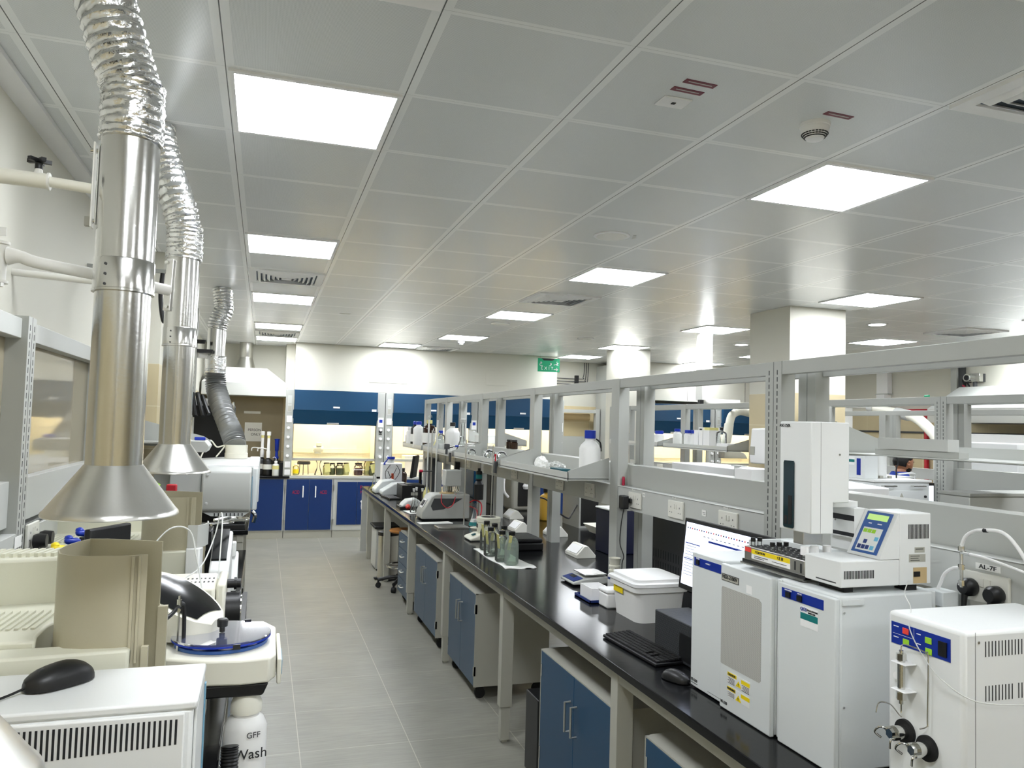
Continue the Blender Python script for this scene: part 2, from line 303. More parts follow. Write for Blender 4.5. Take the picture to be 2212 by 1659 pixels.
# ---------------------------------------------------------------- ceiling fittings
def cell(i, j): return GX+T*i, GY+T*j
lt = thing('ceiling_light', 'square flush LED ceiling light, nearest one over the left aisle', 'ceiling light', (.131, 2.984, CH))
part('frame', MB().box(-.292, .292, -.292, -.274, -.010, 0).box(-.292, .292, .274, .292, -.010, 0).box(-.292, -.274, -.274, .274, -.010, 0).box(.274, .292, -.274, .274, -.010, 0), 'white2', lt, world=False)
part('diffuser', MB().box(-.274, .274, -.274, .274, -.009, 0), 'lamp', lt, world=False)
LG = 'square LED ceiling lights'
lights = [(0, 4, 'second LED ceiling light along the left aisle, before the square air vent'), (0, 8, 'third LED ceiling light along the left aisle, just past the square air vent'),
 (0, 12, 'fourth LED ceiling light along the left aisle, before the far air vent'), (0, 14.7, 'last LED ceiling light at the far end of the left aisle, by the back wall'),
 (4, 0, 'square LED ceiling light nearest the smoke detector with the red label'), (4, 4, 'LED ceiling light above the middle of the near bench, beyond the round speaker'),
 (4, 8, 'LED ceiling light just beyond the square vent over the near bench'), (4, 12, 'LED ceiling light over the far end of the near bench, by a small detector'),
 (3, 14.6, 'LED ceiling light touching the white soffit over the fume hoods'), (8, 4, 'LED ceiling light right in front of the big white column'),
 (8, 8, 'LED ceiling light to the left of the big column, above the white ceiling post'), (8, 12, 'LED ceiling light right in front of the slim far column'),
 (8.1, 15, 'far LED ceiling light behind the exit sign'), (12, 8, 'LED ceiling light right of the big column, beside the right-hand vent'), (12, 12, 'LED ceiling light seen behind the white ceiling post'),
 (12, 4, 'LED ceiling light over the right side of the room'), (16, 8, 'LED ceiling light near the right wall'), (16, 4, 'LED ceiling light near the right wall, nearer the front'),
 (0, -4, 'LED ceiling light behind the camera over the left aisle'), (4, -4, 'LED ceiling light behind the camera over the near bench'), (8, -4, 'LED ceiling light behind the camera over the second bench'),
 (12, -4, 'LED ceiling light behind the camera over the third bench'), (8, 0, 'LED ceiling light over the second bench, out on the right'), (12, 0, 'LED ceiling light over the third bench, out on the right'),
 (0, -8, 'LED ceiling light far behind the camera over the left aisle'), (4, -8, 'LED ceiling light far behind the camera over the near bench'), (12, 15, 'farthest LED ceiling light on the right, by the back soffit')]
lt['group'] = LG
for i, j, lb in lights:
    x, y = cell(i, j)
    if y+.6 > 12.25 and 0 < x+.6 and x < 4.7: y = 11.64-.01
    dup(lt, (x+.3, y+.3, CH), label=lb)
vt = thing('air_vent', 'square louvred ceiling vent between the second and third lights of the left aisle', 'air vent', (0, 0, CH), 'square ceiling air vents')
b = MB().box(-.29, .29, -.29, -.235, -.014, 0).box(-.29, .29, .235, .29, -.014, 0).box(-.29, -.235, -.235, .235, -.014, 0).box(.235, .29, -.235, .235, -.014, 0)
part('frame', b, 'white2', vt, world=False)
part('backing', MB().box(-.235, .235, -.235, .235, -.004, -.001), 'ventdark', vt, world=False)
b = MB()
for k in range(6):
    a = .225-k*.036; c = a-.02
    for s in (1, -1):
        b.add([(-a,s*a,-.004),(a,s*a,-.004),(c,s*c,-.022),(-c,s*c,-.022),(-a,s*(a-.004),-.004),(a,s*(a-.004),-.004),(c,s*(c-.004),-.022),(-c,s*(c-.004),-.022)], [(0,1,2,3),(7,6,5,4),(0,4,5,1),(2,6,7,3)])
        b.add([(s*a,-a,-.004),(s*a,a,-.004),(s*c,c,-.022),(s*c,-c,-.022),(s*(a-.004),-a,-.004),(s*(a-.004),a,-.004),(s*(c-.004),c,-.022),(s*(c-.004),-c,-.022)], [(0,1,2,3),(7,6,5,4),(0,4,5,1),(2,6,7,3)])
b.box(-.04, .04, -.04, .04, -.022, -.018)
part('louvre', b, 'white2', vt, world=False)
for n, (i, j, lb) in enumerate([(0, 6, ''), (0, 13.45, 'square ceiling vent squeezed between the last two lights of the left aisle'), (4, 6, 'square ceiling vent over the middle of the near bench between two lights'),
    (4, -2, 'large louvred vent at the upper right edge of the ceiling, nearest the camera'), (12, 6, 'ceiling vent over the right side of the room, past the big column'), (3, 15, 'ceiling vent by the white soffit over the fume hoods'), (0, -2, 'ceiling vent at the top edge above the left aisle')]):
    x, y = cell(i, j)
    if n == 5: x, y = 2.26, 11.63
    if n == 0: vt.location = (x+.3, y+.3, CH)
    else: dup(vt, (x+.3, y+.3, CH), label=lb)
# smoke detectors, speakers, plates, labels
sm = thing('smoke_detector', 'white domed smoke detector beside a single red label', 'smoke detector', (1.925, 2.381, CH))
part('base', MB().lathe([(.055, 0), (.055, -.012), (.05, -.016)][::-1], seg=28), 'white2', sm, world=False)
part('dome', MB().lathe([(.018, -.062), (.03, -.06), (.048, -.036), (.052, -.018), (.052, -.014)], seg=28), 'white2', sm, world=False)
b = MB()
for rr, zz in ((.0463, -.040), (.0415, -.046), (.0365, -.052)):
    for k in range(24):
        a = 2*PI*k/24; b.cbox((rr*math.cos(a), rr*math.sin(a), zz), (.004, .009, .003), (0, 0, a))
part('slots', b, 'ink', sm, world=False)
dup(sm, (2.60, 10.55, CH), label='small white smoke detector overlapping a light at the far end of the near bench')
def spk(x, y, lb):
    t = thing('ceiling_speaker', lb, 'ceiling speaker', (x, y, CH), 'round ceiling speakers')
    part('rim', MB().lathe([(.095, -.008), (.11, -.006), (.11, 0)], seg=36), 'white2', t, world=False); part('grille', MB().lathe([(.0, -.0105), (.09, -.0105), (.093, -.008)], seg=36), 'white', t, world=False)
spk(1.96, 4.24, 'round flush ceiling speaker in the middle of the ceiling'); spk(2.56, 8.53, 'smaller-looking round ceiling speaker just past a light over the near bench')
spk(4.0, 9.4, 'far round ceiling speaker above the exit sign')
def clab(x, y, rz, col, lb, l=.12, w_=.028):
    t = thing('ceiling_label', lb, 'label', (x, y, CH)); t.rotation_euler = (0, 0, rz)
    part('plate', MB().box(-l/2, l/2, -w_/2, w_/2, -.002, 0), col, t, world=False); 
    part('lettering', MB().box(-l*.38, l*.38, -w_*.14, w_*.02, -.0026, -.002), 'framelite', t, world=False)
clab(1.345, 2.235, .05, 'maroon', 'farther-from-plate of two dark red engraved labels on the ceiling'); clab(1.335, 2.30, .05, 'maroon', 'dark red engraved label directly beside the white square ceiling plate')
clab(1.948, 2.282, .05, 'maroon', 'single dark red label beside the smoke detector')
clab(2.10, 4.22, 1.2, 'framelite', 'small thin label beside the round ceiling speaker', .09, .02); clab(.80, 8.6, 0, 'framelite', 'small label on the ceiling over the left of the near bench end', .12, .05)
t = thing('ceiling_plate', 'white square ceiling plate with a small hole, beside two red labels', 'ceiling plate', (1.335, 2.395, CH))
part('plate', MB().box(-.055, .055, -.04, .04, -.006, 0), 'white2', t, .003, world=False); part('hole', MB().box(-.007, .007, -.007, .007, -.008, -.006), 'ink', t, world=False)
# round downlights
dl = thing('downlight', 'bright round downlight right of the big column', 'downlight', (6.10, 6.55, CH), 'round downlights')
part('ring', MB().lathe([(.085, -.008), (.105, -.006), (.105, 0)], seg=32), 'white2', dl, world=False); part('lens', MB().lathe([(0, -.009), (.08, -.009), (.085, -.006)], seg=32), 'lamp', dl, world=False)
dup(dl, (6.08, 8.95, CH), label='farther round downlight left of the big column')
# exit sign
ex = thing('exit_sign', 'green hanging exit sign with white arrow, over the far aisle', 'exit sign', (4.42, 11.9, 2.70))
part('panel', MB().box(-.19, .19, -.006, .006, -.02, .20), 'green', ex, world=False)
part('housing', MB().prism([(-.13, .20), (-.09, .165), (.06, .165), (.10, .20)], 'y', -.022, -.0065), 'darkgrey', ex, world=False)
part('wire', MB().cyl((-.15, 0, .20), (-.15, 0, .264), .002, seg=6).cyl((.15, 0, .20), (.15, 0, .264), .002, seg=6), 'chrome', ex, world=False)
text('lettering', 'E X I T', .075, (4.39, 11.892, 2.735), RX, 'white2', ex, xs=1.0)
ar = MB()
def A(pts): ar.tube([(x, -.009, z) for x, z in pts], .005, 6)
A([(.13,.135),(.155,.12),(.13,.10),(.165,.092)]); A([(.165,.13),(.12,.105),(.085,.095)]); A([(.03,.125),(.045,.11),(.025,.10),(.03,.125)]); A([(.045,.11),(.03,.085),(.005,.08)])
A([(-.13,.14),(-.155,.13),(-.12,.125),(-.16,.105),(-.15,.08),(-.11,.078)]); ar.cbox((-.135,-.009,.108),(.009,.004,.009)); ar.cbox((.135,-.009,.15),(.009,.004,.009))
part('arabic_lettering', ar, 'white2', ex, world=False)
part('arrow', MB().prism([(.085,.03),(.13,.03),(.13,.055),(.165,.022),(.13,-.01),(.13,.014),(.085,.014)], 'y', -.009, -.0065), 'framelite', ex, world=False)
# white ceiling service post right of the far column
t = thing('service_post', 'slim white square post hanging from the ceiling to a swivel arm', 'service post', (4.99, 8.1, 2.2))
part('post', MB().box(4.92, 5.06, 8.03, 8.17, 2.15, CH), 'white', t, .006)
part('arm', MB().tube([(4.99, 8.1, 2.25), (5.0, 8.08, 2.16), (5.08, 8.03, 2.12), (5.35, 7.9, 2.11)], .055, 12), 'white', t)
part('clamp', MB().cbox((4.90, 8.02, 2.12), (.05, .05, .07)), 'black', t)
t = thing('fume_extractor', 'white jointed extraction arm drooping to the second bench', 'extraction arm', (4.98, 7.4, 1.5))
part('upper_tube', MB().tube([(5.2, 7.45, 2.0), (5.05, 7.45, 2.02), (4.93, 7.42, 1.97), (4.88, 7.4, 1.85)], .045, 12), 'offwhite', t)
part('lower_tube', MB().tube([(4.88, 7.4, 1.87), (4.85, 7.38, 1.75), (4.80, 7.36, 1.6)], .052, 12), 'offwhite', t)
part('nozzle', MB().prism([(4.76, 1.5), (5.06, 1.5), (5.02, 1.56), (4.86, 1.62), (4.76, 1.62)], 'y', 7.3, 7.42), 'offwhite', t, .01)
# far room details
t = thing('tall_cabinet', 'tall dark blue cabinet reaching the ceiling behind the slim column', 'cabinet', (5.95, 12.7, 0))
part('body', MB().box(5.76, 6.18, 12.45, 13.0, .05, 2.9), 'frame', t, .004); part('door', MB().box(5.84, 6.17, 12.43, 12.45, .1, 2.6), 'blue', t, .003); part('upper_panel', MB().box(5.84, 6.17, 12.43, 12.45, 2.62, 2.88), 'blue', t, .003); part('plinth', MB().box(5.78, 6.16, 12.5, 13.0, 0, .05), 'darkgrey', t)
for k in range(3):
    solo('gas_pipe', MB().tube([(4.72, 13.0, 2.66-.05*k), (5.45+.03*k, 13.0, 2.66-.05*k), (5.5+.04*k, 13.0, 2.69-.05*k), (5.52+.04*k, 13.0, 2.8), (5.52+.04*k, 13.0, 2.955)], .007, 8), 'darkgrey', ['topmost', 'middle', 'lowest'][k]+' of three thin gas pipes on the far wall by the exit sign', 'pipe', 'gas pipes on the far wall')
solo('pipe_clamp', MB().box(5.35, 5.41, 12.985, 13.045, 2.5, 2.72), 'black', 'black clamp holding three gas pipes on the far wall', 'pipe clamp')
t = thing('wall_unit', 'grey metal shelf frame against beige tiles on the far wall, with a rolled beige blind', 'wall unit', (5.3, 12.9, 0))
part('post', MB().box(5.66, 5.74, 12.75, 12.85, .9, 2.12), 'frame', t, .003); part('rail', MB().box(4.8, 5.66, 12.75, 12.85, 2.04, 2.10), 'frame', t, .003)
part('blind', MB().cyl((4.8, 12.92, 1.97), (5.6, 12.92, 1.97), .06), 'brown', t); part('panel', MB().box(4.8, 5.66, 12.95, 12.99, .9, 1.62), 'frame', t)
# ================================================================ benches
WT = .902
def worktop(x0, x1, y0, y1, lb, z=WT):
    return solo('worktop', MB().box(x0, x1, y0, y1, z-.032, z), 'epoxy', lb, 'worktop', bevel=.004)
def bench_frame(x0, x1, ys, lb, y0, y1, z=WT, both=True):
    t = thing('bench_stand', lb, 'bench frame', (x0, y0, 0))
    for y in ys:
        for x in ((x0, x1-.07) if both else (x0,)):
            part('leg', MB().box(x, x+.07, y, y+.06, .20, z-.034).box(x+.008, x+.062, y+.006, y+.054, .015, .20).box(x+.018, x+.052, y+.014, y+.046, 0, .015), 'cabgrey', t, .002)
    part('front_rail', MB().box(x0+.004, x0+.045, y0+.01, y1-.01, z-.085, z-.0335), 'cabgrey', t, .002)
    part('rear_rail', MB().box(x1-.045, x1-.004, y0+.01, y1-.01, z-.085, z-.0335), 'cabgrey', t, .002)
    return t
def spine(x0, ys, ztop, lb, z0=WT, dz=.235, slots=2, panel=(1.463, 1.588), trunk=(1.338, 1.463), pmax=99):
    # two-sided service frame: paired slotted posts, head rails, centre panel, socket trunking
    t = thing('service_spine', lb, 'service frame', (x0+dz/2, ys[0], z0))
    w_ = .105
    for n, y in enumerate(ys):
        b = MB().box(x0, x0+.065, y, y+w_, z0, ztop)
        if n < slots:
            b.mi(1); b.box(x0-.0006, x0, y+.05, y+.0515, z0, ztop)
            z = z0+.25
            while z < ztop-.03:
                for yy in (.025, .078): b.box(x0-.0008, x0, y+yy, y+yy+.004, z, z+.019)
                z += .0286
        part('post', b, ['frame', 'ink'], t, 0)
        part('post', MB().box(x0+dz-.07, x0+dz, y, y+w_, z0, ztop).mi(1).box(x0+dz-.0705, x0+dz-.07, y+.05, y+.052, z0, ztop), ['frame', 'darkgrey'], t, 0)
    for a, c in zip(ys[:-1], ys[1:]):
        part('head_rail', MB().box(x0+.002, x0+.035, a+w_, c, ztop-.055, ztop), 'frame', t, .002)
        part('head_rail', MB().box(x0+dz-.035, x0+dz-.002, a+w_, c, ztop-.055, ztop), 'frame', t, .002)
        if panel and a < pmax: part('centre_panel', MB().box(x0+.067, x0+.08, a+w_, c, panel[0]-.02, panel[1]-.003).box(x0+.067, x0+dz-.072, a+w_, c, panel[1]-.003, panel[1]), 'frame', t, 0)
        if trunk: part('trunking', MB().box(x0+.004, x0+.06, a+w_, c, trunk[0], trunk[1]).box(x0-.001, x0+.06, a+w_, c, trunk[1], trunk[1]+.003), 'framelite', t, .002)
    return t
worktop(1.316, 2.90, .3, 10.75, 'long black glossy epoxy worktop of the near bench running down the aisle')
bench_frame(1.345, 2.87, [-.25+.7, 2.77, 4.27, 5.77, 7.27, 8.77, 10.27], 'grey steel leg frame carrying the long near bench', .35, 10.7)
P1 = [1.15, 2.65, 4.15, 5.65, 7.15, 8.65, 9.85]
spine(1.99, P1, 2.093, 'grey slotted-post service frame standing along the middle of the near bench')
solo('end_panel', MB().box(1.318, 2.89, 10.70, 10.715, .03, .86), 'framelite', 'light grey end panel at the far end of the near bench', 'panel')
# front shelf with sloped brackets
def shelf(x0, x1, y0, y1, z, lb, side=-1, br=None):
    t = thing('bench_shelf', lb, 'shelf', ((x0+x1)/2, y0, z))
    xf = x0 if side < 0 else x1; xb = x1 if side < 0 else x0
    part('shelf_plate', MB().box(x0, x1, y0, y1, z, z+.004).box(xf, xf-.004*side, y0, y1, z-.012, z+.042), 'framelite', t, 0)
    for y in (br or (y0, y1-.004)):
        part('side_bracket', MB().prism([(xf, z-.008), (xb, z-.008), (xb, z+.13), (xf, z+.048)], 'y', y, y+.004), 'frame', t, 0)
    return t
shelf(1.72, 1.985, 4.262, 5.63, 1.492, 'nearest section of grey shelf on the near bench, holding plastic wrap and a teal carton')
shelf(1.72, 1.985, 5.70, 7.12, 1.492, 'second section of grey shelf on the near bench, holding round glass flasks')
shelf(1.72, 1.985, 7.20, 8.62, 1.492, 'third section of grey shelf on the near bench, holding the white jug')
shelf(1.72, 1.985, 8.70, 9.95, 1.492, 'far end section of grey shelf on the near bench, holding bottles with blue caps')
shelf(2.235, 2.50, 1.30, 2.62, 1.725, 'long grey shelf behind the tall autosampler tower, on the far side of the frame', 1, (2.62,))
shelf(2.235, 2.50, 7.3, 8.6, 1.60, 'grey shelf on the far side of the near bench holding dark jars', 1)
for k, (ya, yb, h) in enumerate(((2.06, 2.44, .022), (2.10, 2.42, .045))):
    solo('metal_cover', MB().box(2.265-.006*k, 2.31, ya, yb, 1.7295+.023*k, 1.7295+.022+.023*k+.02*k), 'framelite' if k else 'frame', ['lower of two flat grey metal covers stacked on the long shelf behind the autosampler tower', 'upper of two flat grey metal covers stacked on the long shelf behind the autosampler tower'][k], 'cover', 'flat metal covers on the long shelf')
# sockets
SK = None
def socket(loc, rz, lb, plugs=0, sc=1):
    global SK
    if SK is None:
        SK = thing('power_socket', 'x', 'power socket', (0,0,0), 'twin switched power sockets')
        part('plate', MB().box(-.073, .073, -.011, 0, -.043, .043), 'socket', SK, .003, world=False)
        part('switch', MB().box(-.018, -.004, -.015, -.011, .004, .026), 'socket', SK, world=False); part('switch', MB().box(.004, .018, -.015, -.011, .004, .026), 'socket', SK, world=False)
        b = MB()
        for s in (-.042, .042): b.box(s-.002, s+.002, -.0116, -.011, .006, .014).box(s-.012, s-.007, -.0116, -.011, -.018, -.014).box(s+.007, s+.012, -.0116, -.011, -.018, -.014)
        part('pin_holes', b, 'ink', SK, world=False)
        SK.location = loc; SK.rotation_euler = (0,0,rz); SK['label'] = lb; o = SK
    else: o = dup(SK, loc, rz, lb)
    return o
for y, lb in ((3.92, 'white twin socket with a black adapter plugged in, beside the red pen'), (3.47, 'white twin socket in the middle of the trunking, above the white tub'), (3.01, 'white twin socket on the trunking just above the computer monitor'),
              (4.55, 'twin socket on the trunking under the blue box shelf, nearest the slotted post'), (5.07, 'twin socket on the trunking under the plastic-wrap shelf, farther from the blue box'), (6.1, 'twin socket on the trunking under the shelf of round flasks, beside the grey clip'),
              (6.7, 'twin socket on the trunking behind the tall clamp rod'), (7.6, 'twin socket on the trunking above the grey water bath'), (8.25, 'twin socket on the trunking left of the hanging black cable'), (9.1, 'twin socket on the trunking by the glass burettes')):
    socket((1.9935, y, 1.402), -PI/2, lb)
socket((1.9935, 1.715, 1.375), -PI/2, 'white twin socket under the AL-7F tag with two black plugs')
t = thing('socket_tag', 'paper tag lettered AL-7F above the socket with two black plugs', 'label', (1.993, 1.71, 1.43))
part('plate', MB().box(1.9915, 1.9935, 1.675, 1.755, 1.425, 1.443), 'paper', t); text('lettering', 'AL-7F', .018, (1.9905, 1.715, 1.434), RXM, 'ink', t, xs=1.3)
for n, (y, z, w_, h_) in enumerate(((3.81, 1.43, .03, .022), (3.20, 1.40, .035, .028), (3.93, 1.455, .035, .01), (3.48, 1.455, .035, .01), (3.02, 1.455, .035, .01))):
    solo('paper_tag', MB().box(1.9915, 1.9935, y, y+w_, z, z+h_).mi(1).box(1.991, 1.9915, y+.004, y+w_-.008, z+h_*.55, z+h_*.62).box(1.991, 1.9915, y+.004, y+w_-.014, z+h_*.3, z+h_*.37), ['paper', 'ink'],
         ['small white sticker right of the socket with the black adapter', 'square white sticker left of the socket above the monitor', 'narrow tag over the socket with the black adapter', 'narrow tag over the socket above the white tub', 'narrow tag over the socket above the monitor'][n], 'sticker')
def plug(y, z, lb, x=1.94):
    t = thing('power_plug', lb, 'plug', (x, y, z-.03), 'black power plugs')
    part('body', MB().lathe([(.0, -.012), (.018, -.012), (.026, 0), (.026, .022), (.022, .028)], (1.955, y, z), 20, (1,0,0)), 'black', t)
    part('cord', MB().tube([(1.953, y, z-.02), (1.947, y, z-.07), (1.945, y-.01, z-.18), (1.95, y, z-.40)], .005, 8).cyl((1.953, y, z-.015), (1.947, y, z-.07), .009, .006), 'black', t)
plug(1.757, 1.372, 'left one of two black plugs in the AL-7F socket'); plug(1.673, 1.366, 'right one of two black plugs in the AL-7F socket')
t = thing('power_adapter', 'black plug-in adapter with a thin cable on the trunking right of the slotted post', 'power adapter', (1.96, 3.96, 1.35))
part('body', MB().box(1.925, 1.965, 3.945, 4.0, 1.35, 1.425).box(1.965, 1.979, 3.935, 3.965, 1.385, 1.41), 'black', t, .006)
part('cord', MB().tube([(1.945, 3.97, 1.35), (1.94, 3.99, 1.26), (1.95, 4.02, 1.15), (1.945, 3.96, 1.09), (1.95, 3.99, 1.04), (1.94, 3.96, .95), (1.93, 3.9, .907)], .0028, 6), 'black', t)
solo('marker_pen', MB().lathe([(.006, 0), (.0085, .003), (.0085, .045), (.006, .052)], (2.015, 4.115+.018, 1.4675), 14), 'inkred', 'short red marker standing on the trunking ledge beside the slotted post', 'pen')
P = COL.objects['marker_pen'].location; COL.objects['marker_pen'].location = (2.018, 4.105+.03, 1.467); COL.objects['marker_pen'].location = (1.985+.033, 4.14-.02, 1.467)
COL.objects['marker_pen'].location = (2.02, 4.135, 1.4665)
# under-bench cabinets
def handle(p, mb, L=.13, o=.028, r=.0055):
    x, y, z = p
    return mb.tube([(x, y, z+L/2), (x-o, y, z+L/2), (x-o, y, z-L/2), (x, y, z-L/2)], r, 10, smooth=False).tube([(x-o, y, z+L/2), (x-o, y, z-L/2)], r, 10, smooth=False)
def dcab(y0, y1, lb, x0=1.372, depth=.52, bl='bluesheen', z0=.09, z1=.69, doors=2):
    t = thing('under_bench_cabinet', lb, 'cabinet', (x0+depth/2, (y0+y1)/2, 0), 'blue-door cabinets under the near bench')
    part('body', MB().box(x0+.018, x0+depth, y0, y1, z0, z1).box(x0, x0+.018, y0, y0+.006, z0, z1).box(x0, x0+.018, y1-.006, y1, z0, z1).box(x0, x0+.018, y0, y1, z1-.006, z1), 'cabgrey', t, 0)
    ym = (y0+y1)/2
    for a, c, s in ((y0+.008, ym-.001, 1), (ym+.001, y1-.008, -1)):
        d = part('door', MB().box(x0, x0+.017, a, c, z0+.005, z1-.008), bl, t, .002)
        hy = c-.035 if s > 0 else a+.035
        part('handle', handle((x0, hy, z1-.19), MB()), 'alum', d)
        ey = a+.004 if s > 0 else c-.004
        part('hinge', MB().box(x0-.003, x0+.012, ey-.012, ey+.004, z1-.13, z1-.07).box(x0-.003, x0+.012, ey-.012, ey+.004, z0+.07, z0+.13), 'steel', d)
    for x in (x0+.06, x0+depth-.06):
        for y in (y0+.06, y1-.06): part('caster', MB().cyl((x, y-.012, .035), (x, y+.012, .035), .035, seg=18).box(x-.02, x+.02, y-.016, y+.016, .055, .09), 'rubber', t)
    return t
dcab(2.83, 3.70, 'deep blue two-door cabinet under the near bench, just below the keyboard', bl='blue')
dcab(1.70, 2.59, 'cabinet at the bottom edge of the picture, only its top and blue corner showing', bl='blue')
dcab(4.95, 5.70, 'blue two-door cabinet on wheels below the six glass bottles')
dcab(6.13, 7.05, 'farther blue two-door cabinet on wheels, next to the chest of drawers')
t = thing('drawer_cabinet', 'narrow blue four-drawer cabinet on wheels under the far part of the near bench', 'cabinet', (1.63, 7.7, 0))
part('body', MB().box(1.39, 1.89, 7.40, 7.97, .09, .69), 'cabgrey', t)
for k in range(4):
    d = part('drawer', MB().box(1.372, 1.388, 7.406, 7.964, .096+.147*k, .238+.147*k), 'bluesheen', t, .002)
    part('handle', MB().tube([(1.372, 7.63, .18+.147*k), (1.345, 7.64, .175+.147*k), (1.345, 7.73, .175+.147*k), (1.372, 7.74, .18+.147*k)], .007, 8), 'alum', d)
for x in (1.45, 1.83):
    for y in (7.46, 7.9): part('caster', MB().cyl((x, y-.012, .035), (x, y+.012, .035), .035, seg=16).box(x-.015, x+.015, y-.015, y+.015, .055, .09), 'rubber', t)
t = thing('computer_tower', 'black computer tower on the floor between the bench leg and the blue cabinet', 'computer', (1.55, 3.82, 0))
part('case', MB().box(1.375, 1.80, 3.73, 3.92, .02, .42), 'black', t, .006); part('foot', MB().box(1.40, 1.78, 3.745, 3.905, 0, .02), 'rubber', t)
t = thing('pedal_bin', 'stainless steel pedal bin with a black lid under the far end of the near bench', 'bin', (1.42, 8.95, 0))
part('body', MB().lathe([(.115, .02), (.115, .50)], (1.42, 8.95, 0), 32), 'steelrough', t); part('base', MB().lathe([(.122, 0), (.122, .02)], (1.42, 8.95, 0), 32), 'black', t)
part('lid', MB().lathe([(.12, .50), (.12, .54), (.10, .555), (0, .56)], (1.42, 8.95, 0), 32), 'black', t); part('pedal', MB().box(1.27, 1.32, 8.92, 8.98, .01, .022), 'black', t)
t = thing('waste_box', 'light grey box with a black lid behind the steel pedal bin', 'box', (1.47, 9.65, 0))
part('body', MB().box(1.35, 1.62, 9.45, 9.85, .02, .50), 'framelite', t, .01); part('lid', MB().box(1.33, 1.63, 9.43, 9.87, .50, .53), 'black', t, .008); part('base', MB().box(1.37, 1.6, 9.47, 9.83, 0, .02), 'black', t)
t = thing('lab_stool', 'lab stool with round orange wooden seat, chrome foot ring and black castors under the bench', 'stool', (1.52, 8.45, 0))
part('seat', MB().lathe([(0, .60), (.16, .60), (.17, .615), (.165, .63), (0, .635)], (1.52, 8.45, 0), 32), 'wood', t); part('column', MB().cyl((1.52, 8.45, .1), (1.52, 8.45, .6), .028), 'black', t)
part('foot_ring', MB().tube([(1.52+.19*math.cos(a*PI/12), 8.45+.19*math.sin(a*PI/12), .24) for a in range(25)], .009, 8, smooth=False).cyl((1.34, 8.45, .24), (1.70, 8.45, .24), .006), 'chrome', t)
for k in range(5):
    a = 2*PI*k/5+2.9; cx, cy = 1.52+.27*math.cos(a), 8.45+.27*math.sin(a)
    l = part('leg', MB().tube([(1.52, 8.45, .12), ((1.52+cx)/2, (8.45+cy)/2, .115), (cx, cy, .085)], .02, 8), 'black', t)
    part('castor', MB().cyl((cx-.02*math.sin(a), cy+.02*math.cos(a), .029), (cx+.02*math.sin(a), cy-.02*math.cos(a), .029), .029, seg=16).cyl((cx, cy, .05), (cx, cy, .09), .012), 'rubber', l)
# ---------------------------------------------------------------- second and third islands
worktop(4.03, 5.61, 1.2, 5.90, 'black worktop of the second bench, in front of the big column'); bench_frame(4.06, 5.58, [1.6, 3.1, 4.4, 5.8], 'grey leg frame of the second bench, in front of the big column', 1.22, 5.88)
spine(4.70, [1.4, 2.9, 4.38, 5.80], 2.095, 'slotted service frame on the second bench, right of the tall autosampler tower', slots=4, panel=(1.44, 1.575), trunk=None, pmax=4)
worktop(4.03, 5.61, 6.62, 10.2, 'black worktop of the second bench, beyond the big column'); bench_frame(4.06, 5.58, [6.7, 8.2, 10.05], 'grey leg frame of the second bench, beyond the big column', 6.65, 10.15)
spine(4.70, [6.60, 8.02, 9.45, 10.0], 2.095, 'slotted service frame on the second bench, between the two columns', slots=0, panel=None, trunk=(1.26, 1.38))
shelf(4.40, 4.695, 6.70, 8.0, 1.60, 'grey shelf on the second bench carrying white bottles with blue caps'); shelf(4.40, 4.695, 8.13, 9.45, 1.60, 'farther grey shelf on the second bench, left of the bottle shelf')

worktop(6.70, 8.24, 2.0, 9.2, 'black worktop of the third bench near the right wall'); bench_frame(6.73, 8.2, [2.1, 4.4, 6.6, 9.0], 'grey leg frame of the third bench near the right wall', 2.02, 9.18)
spine(7.35, [3.6, 5.4, 7.75, 8.75], 2.10, 'pale service frame on the third bench, seen under the second bench rail', slots=0, panel=None, trunk=(1.30, 1.42))
for n, (x, y, z) in enumerate(((4.70, 7.0, 1.32), (4.70, 7.55, 1.32), (4.70, 8.6, 1.32), (4.70, 9.15, 1.32), (4.70, 5.15, 1.50))):
    if n < 4: socket((4.703, y, z), -PI/2, ['twin socket on second bench nearest the big column', 'twin socket on second bench under the bottle shelf', 'twin socket on second bench with white stickers beside it', 'twin socket with two black plugs on the far second bench'][n])
for k, y in enumerate((9.11, 9.19)):
    solo('power_plug', MB().box(4.655, 4.69, y-.022, y+.022, 1.29, 1.34).cyl((4.67, y, 1.29), (4.67, y, 1.22), .006), 'black', ['right', 'left'][k]+' black plug in the far socket of the second bench', 'plug', 'plugs on the second bench', bevel=.008)
# ---------------------------------------------------------------- left bench
worktop(-.92, -.075, .3, 5.62, 'black worktop of the left bench along the wall carrying the spectrometers')
t = bench_frame(-.90, -.10, [.6, 2.2, 3.8, 5.5], 'grey leg frame of the left wall bench', .35, 5.6)
for y0, y1, lb in ((2.9, 3.7, 'cabinet under the left bench below the second spectrometer'), (4.3, 5.1, 'cabinet under the left bench near its far end')):
    t = thing('under_bench_cabinet', lb, 'cabinet', (-.4, (y0+y1)/2, 0), 'cabinets under the left bench')
    part('body', MB().box(-.65, -.13, y0, y1, .09, .69), 'cabgrey', t, .003); d = part('door', MB().box(-.129, -.112, y0+.006, y1-.006, .095, .685), 'bluesheen', t, .002)
    b = MB()
    for yy in ((y0+y1)/2-.03, (y0+y1)/2+.03): b.tube([(-.112, yy, .58), (-.084, yy, .58), (-.084, yy, .45), (-.112, yy, .45)], .0055, 8, smooth=False)
    part('handle', b, 'alum', d); part('plinth', MB().box(-.6, -.18, y0+.05, y1-.05, 0, .09), 'rubber', t)
worktop(-.90, -.07, 5.72, 7.5, 'raised black worktop carrying the plasma spectrometer at the left', 1.02)
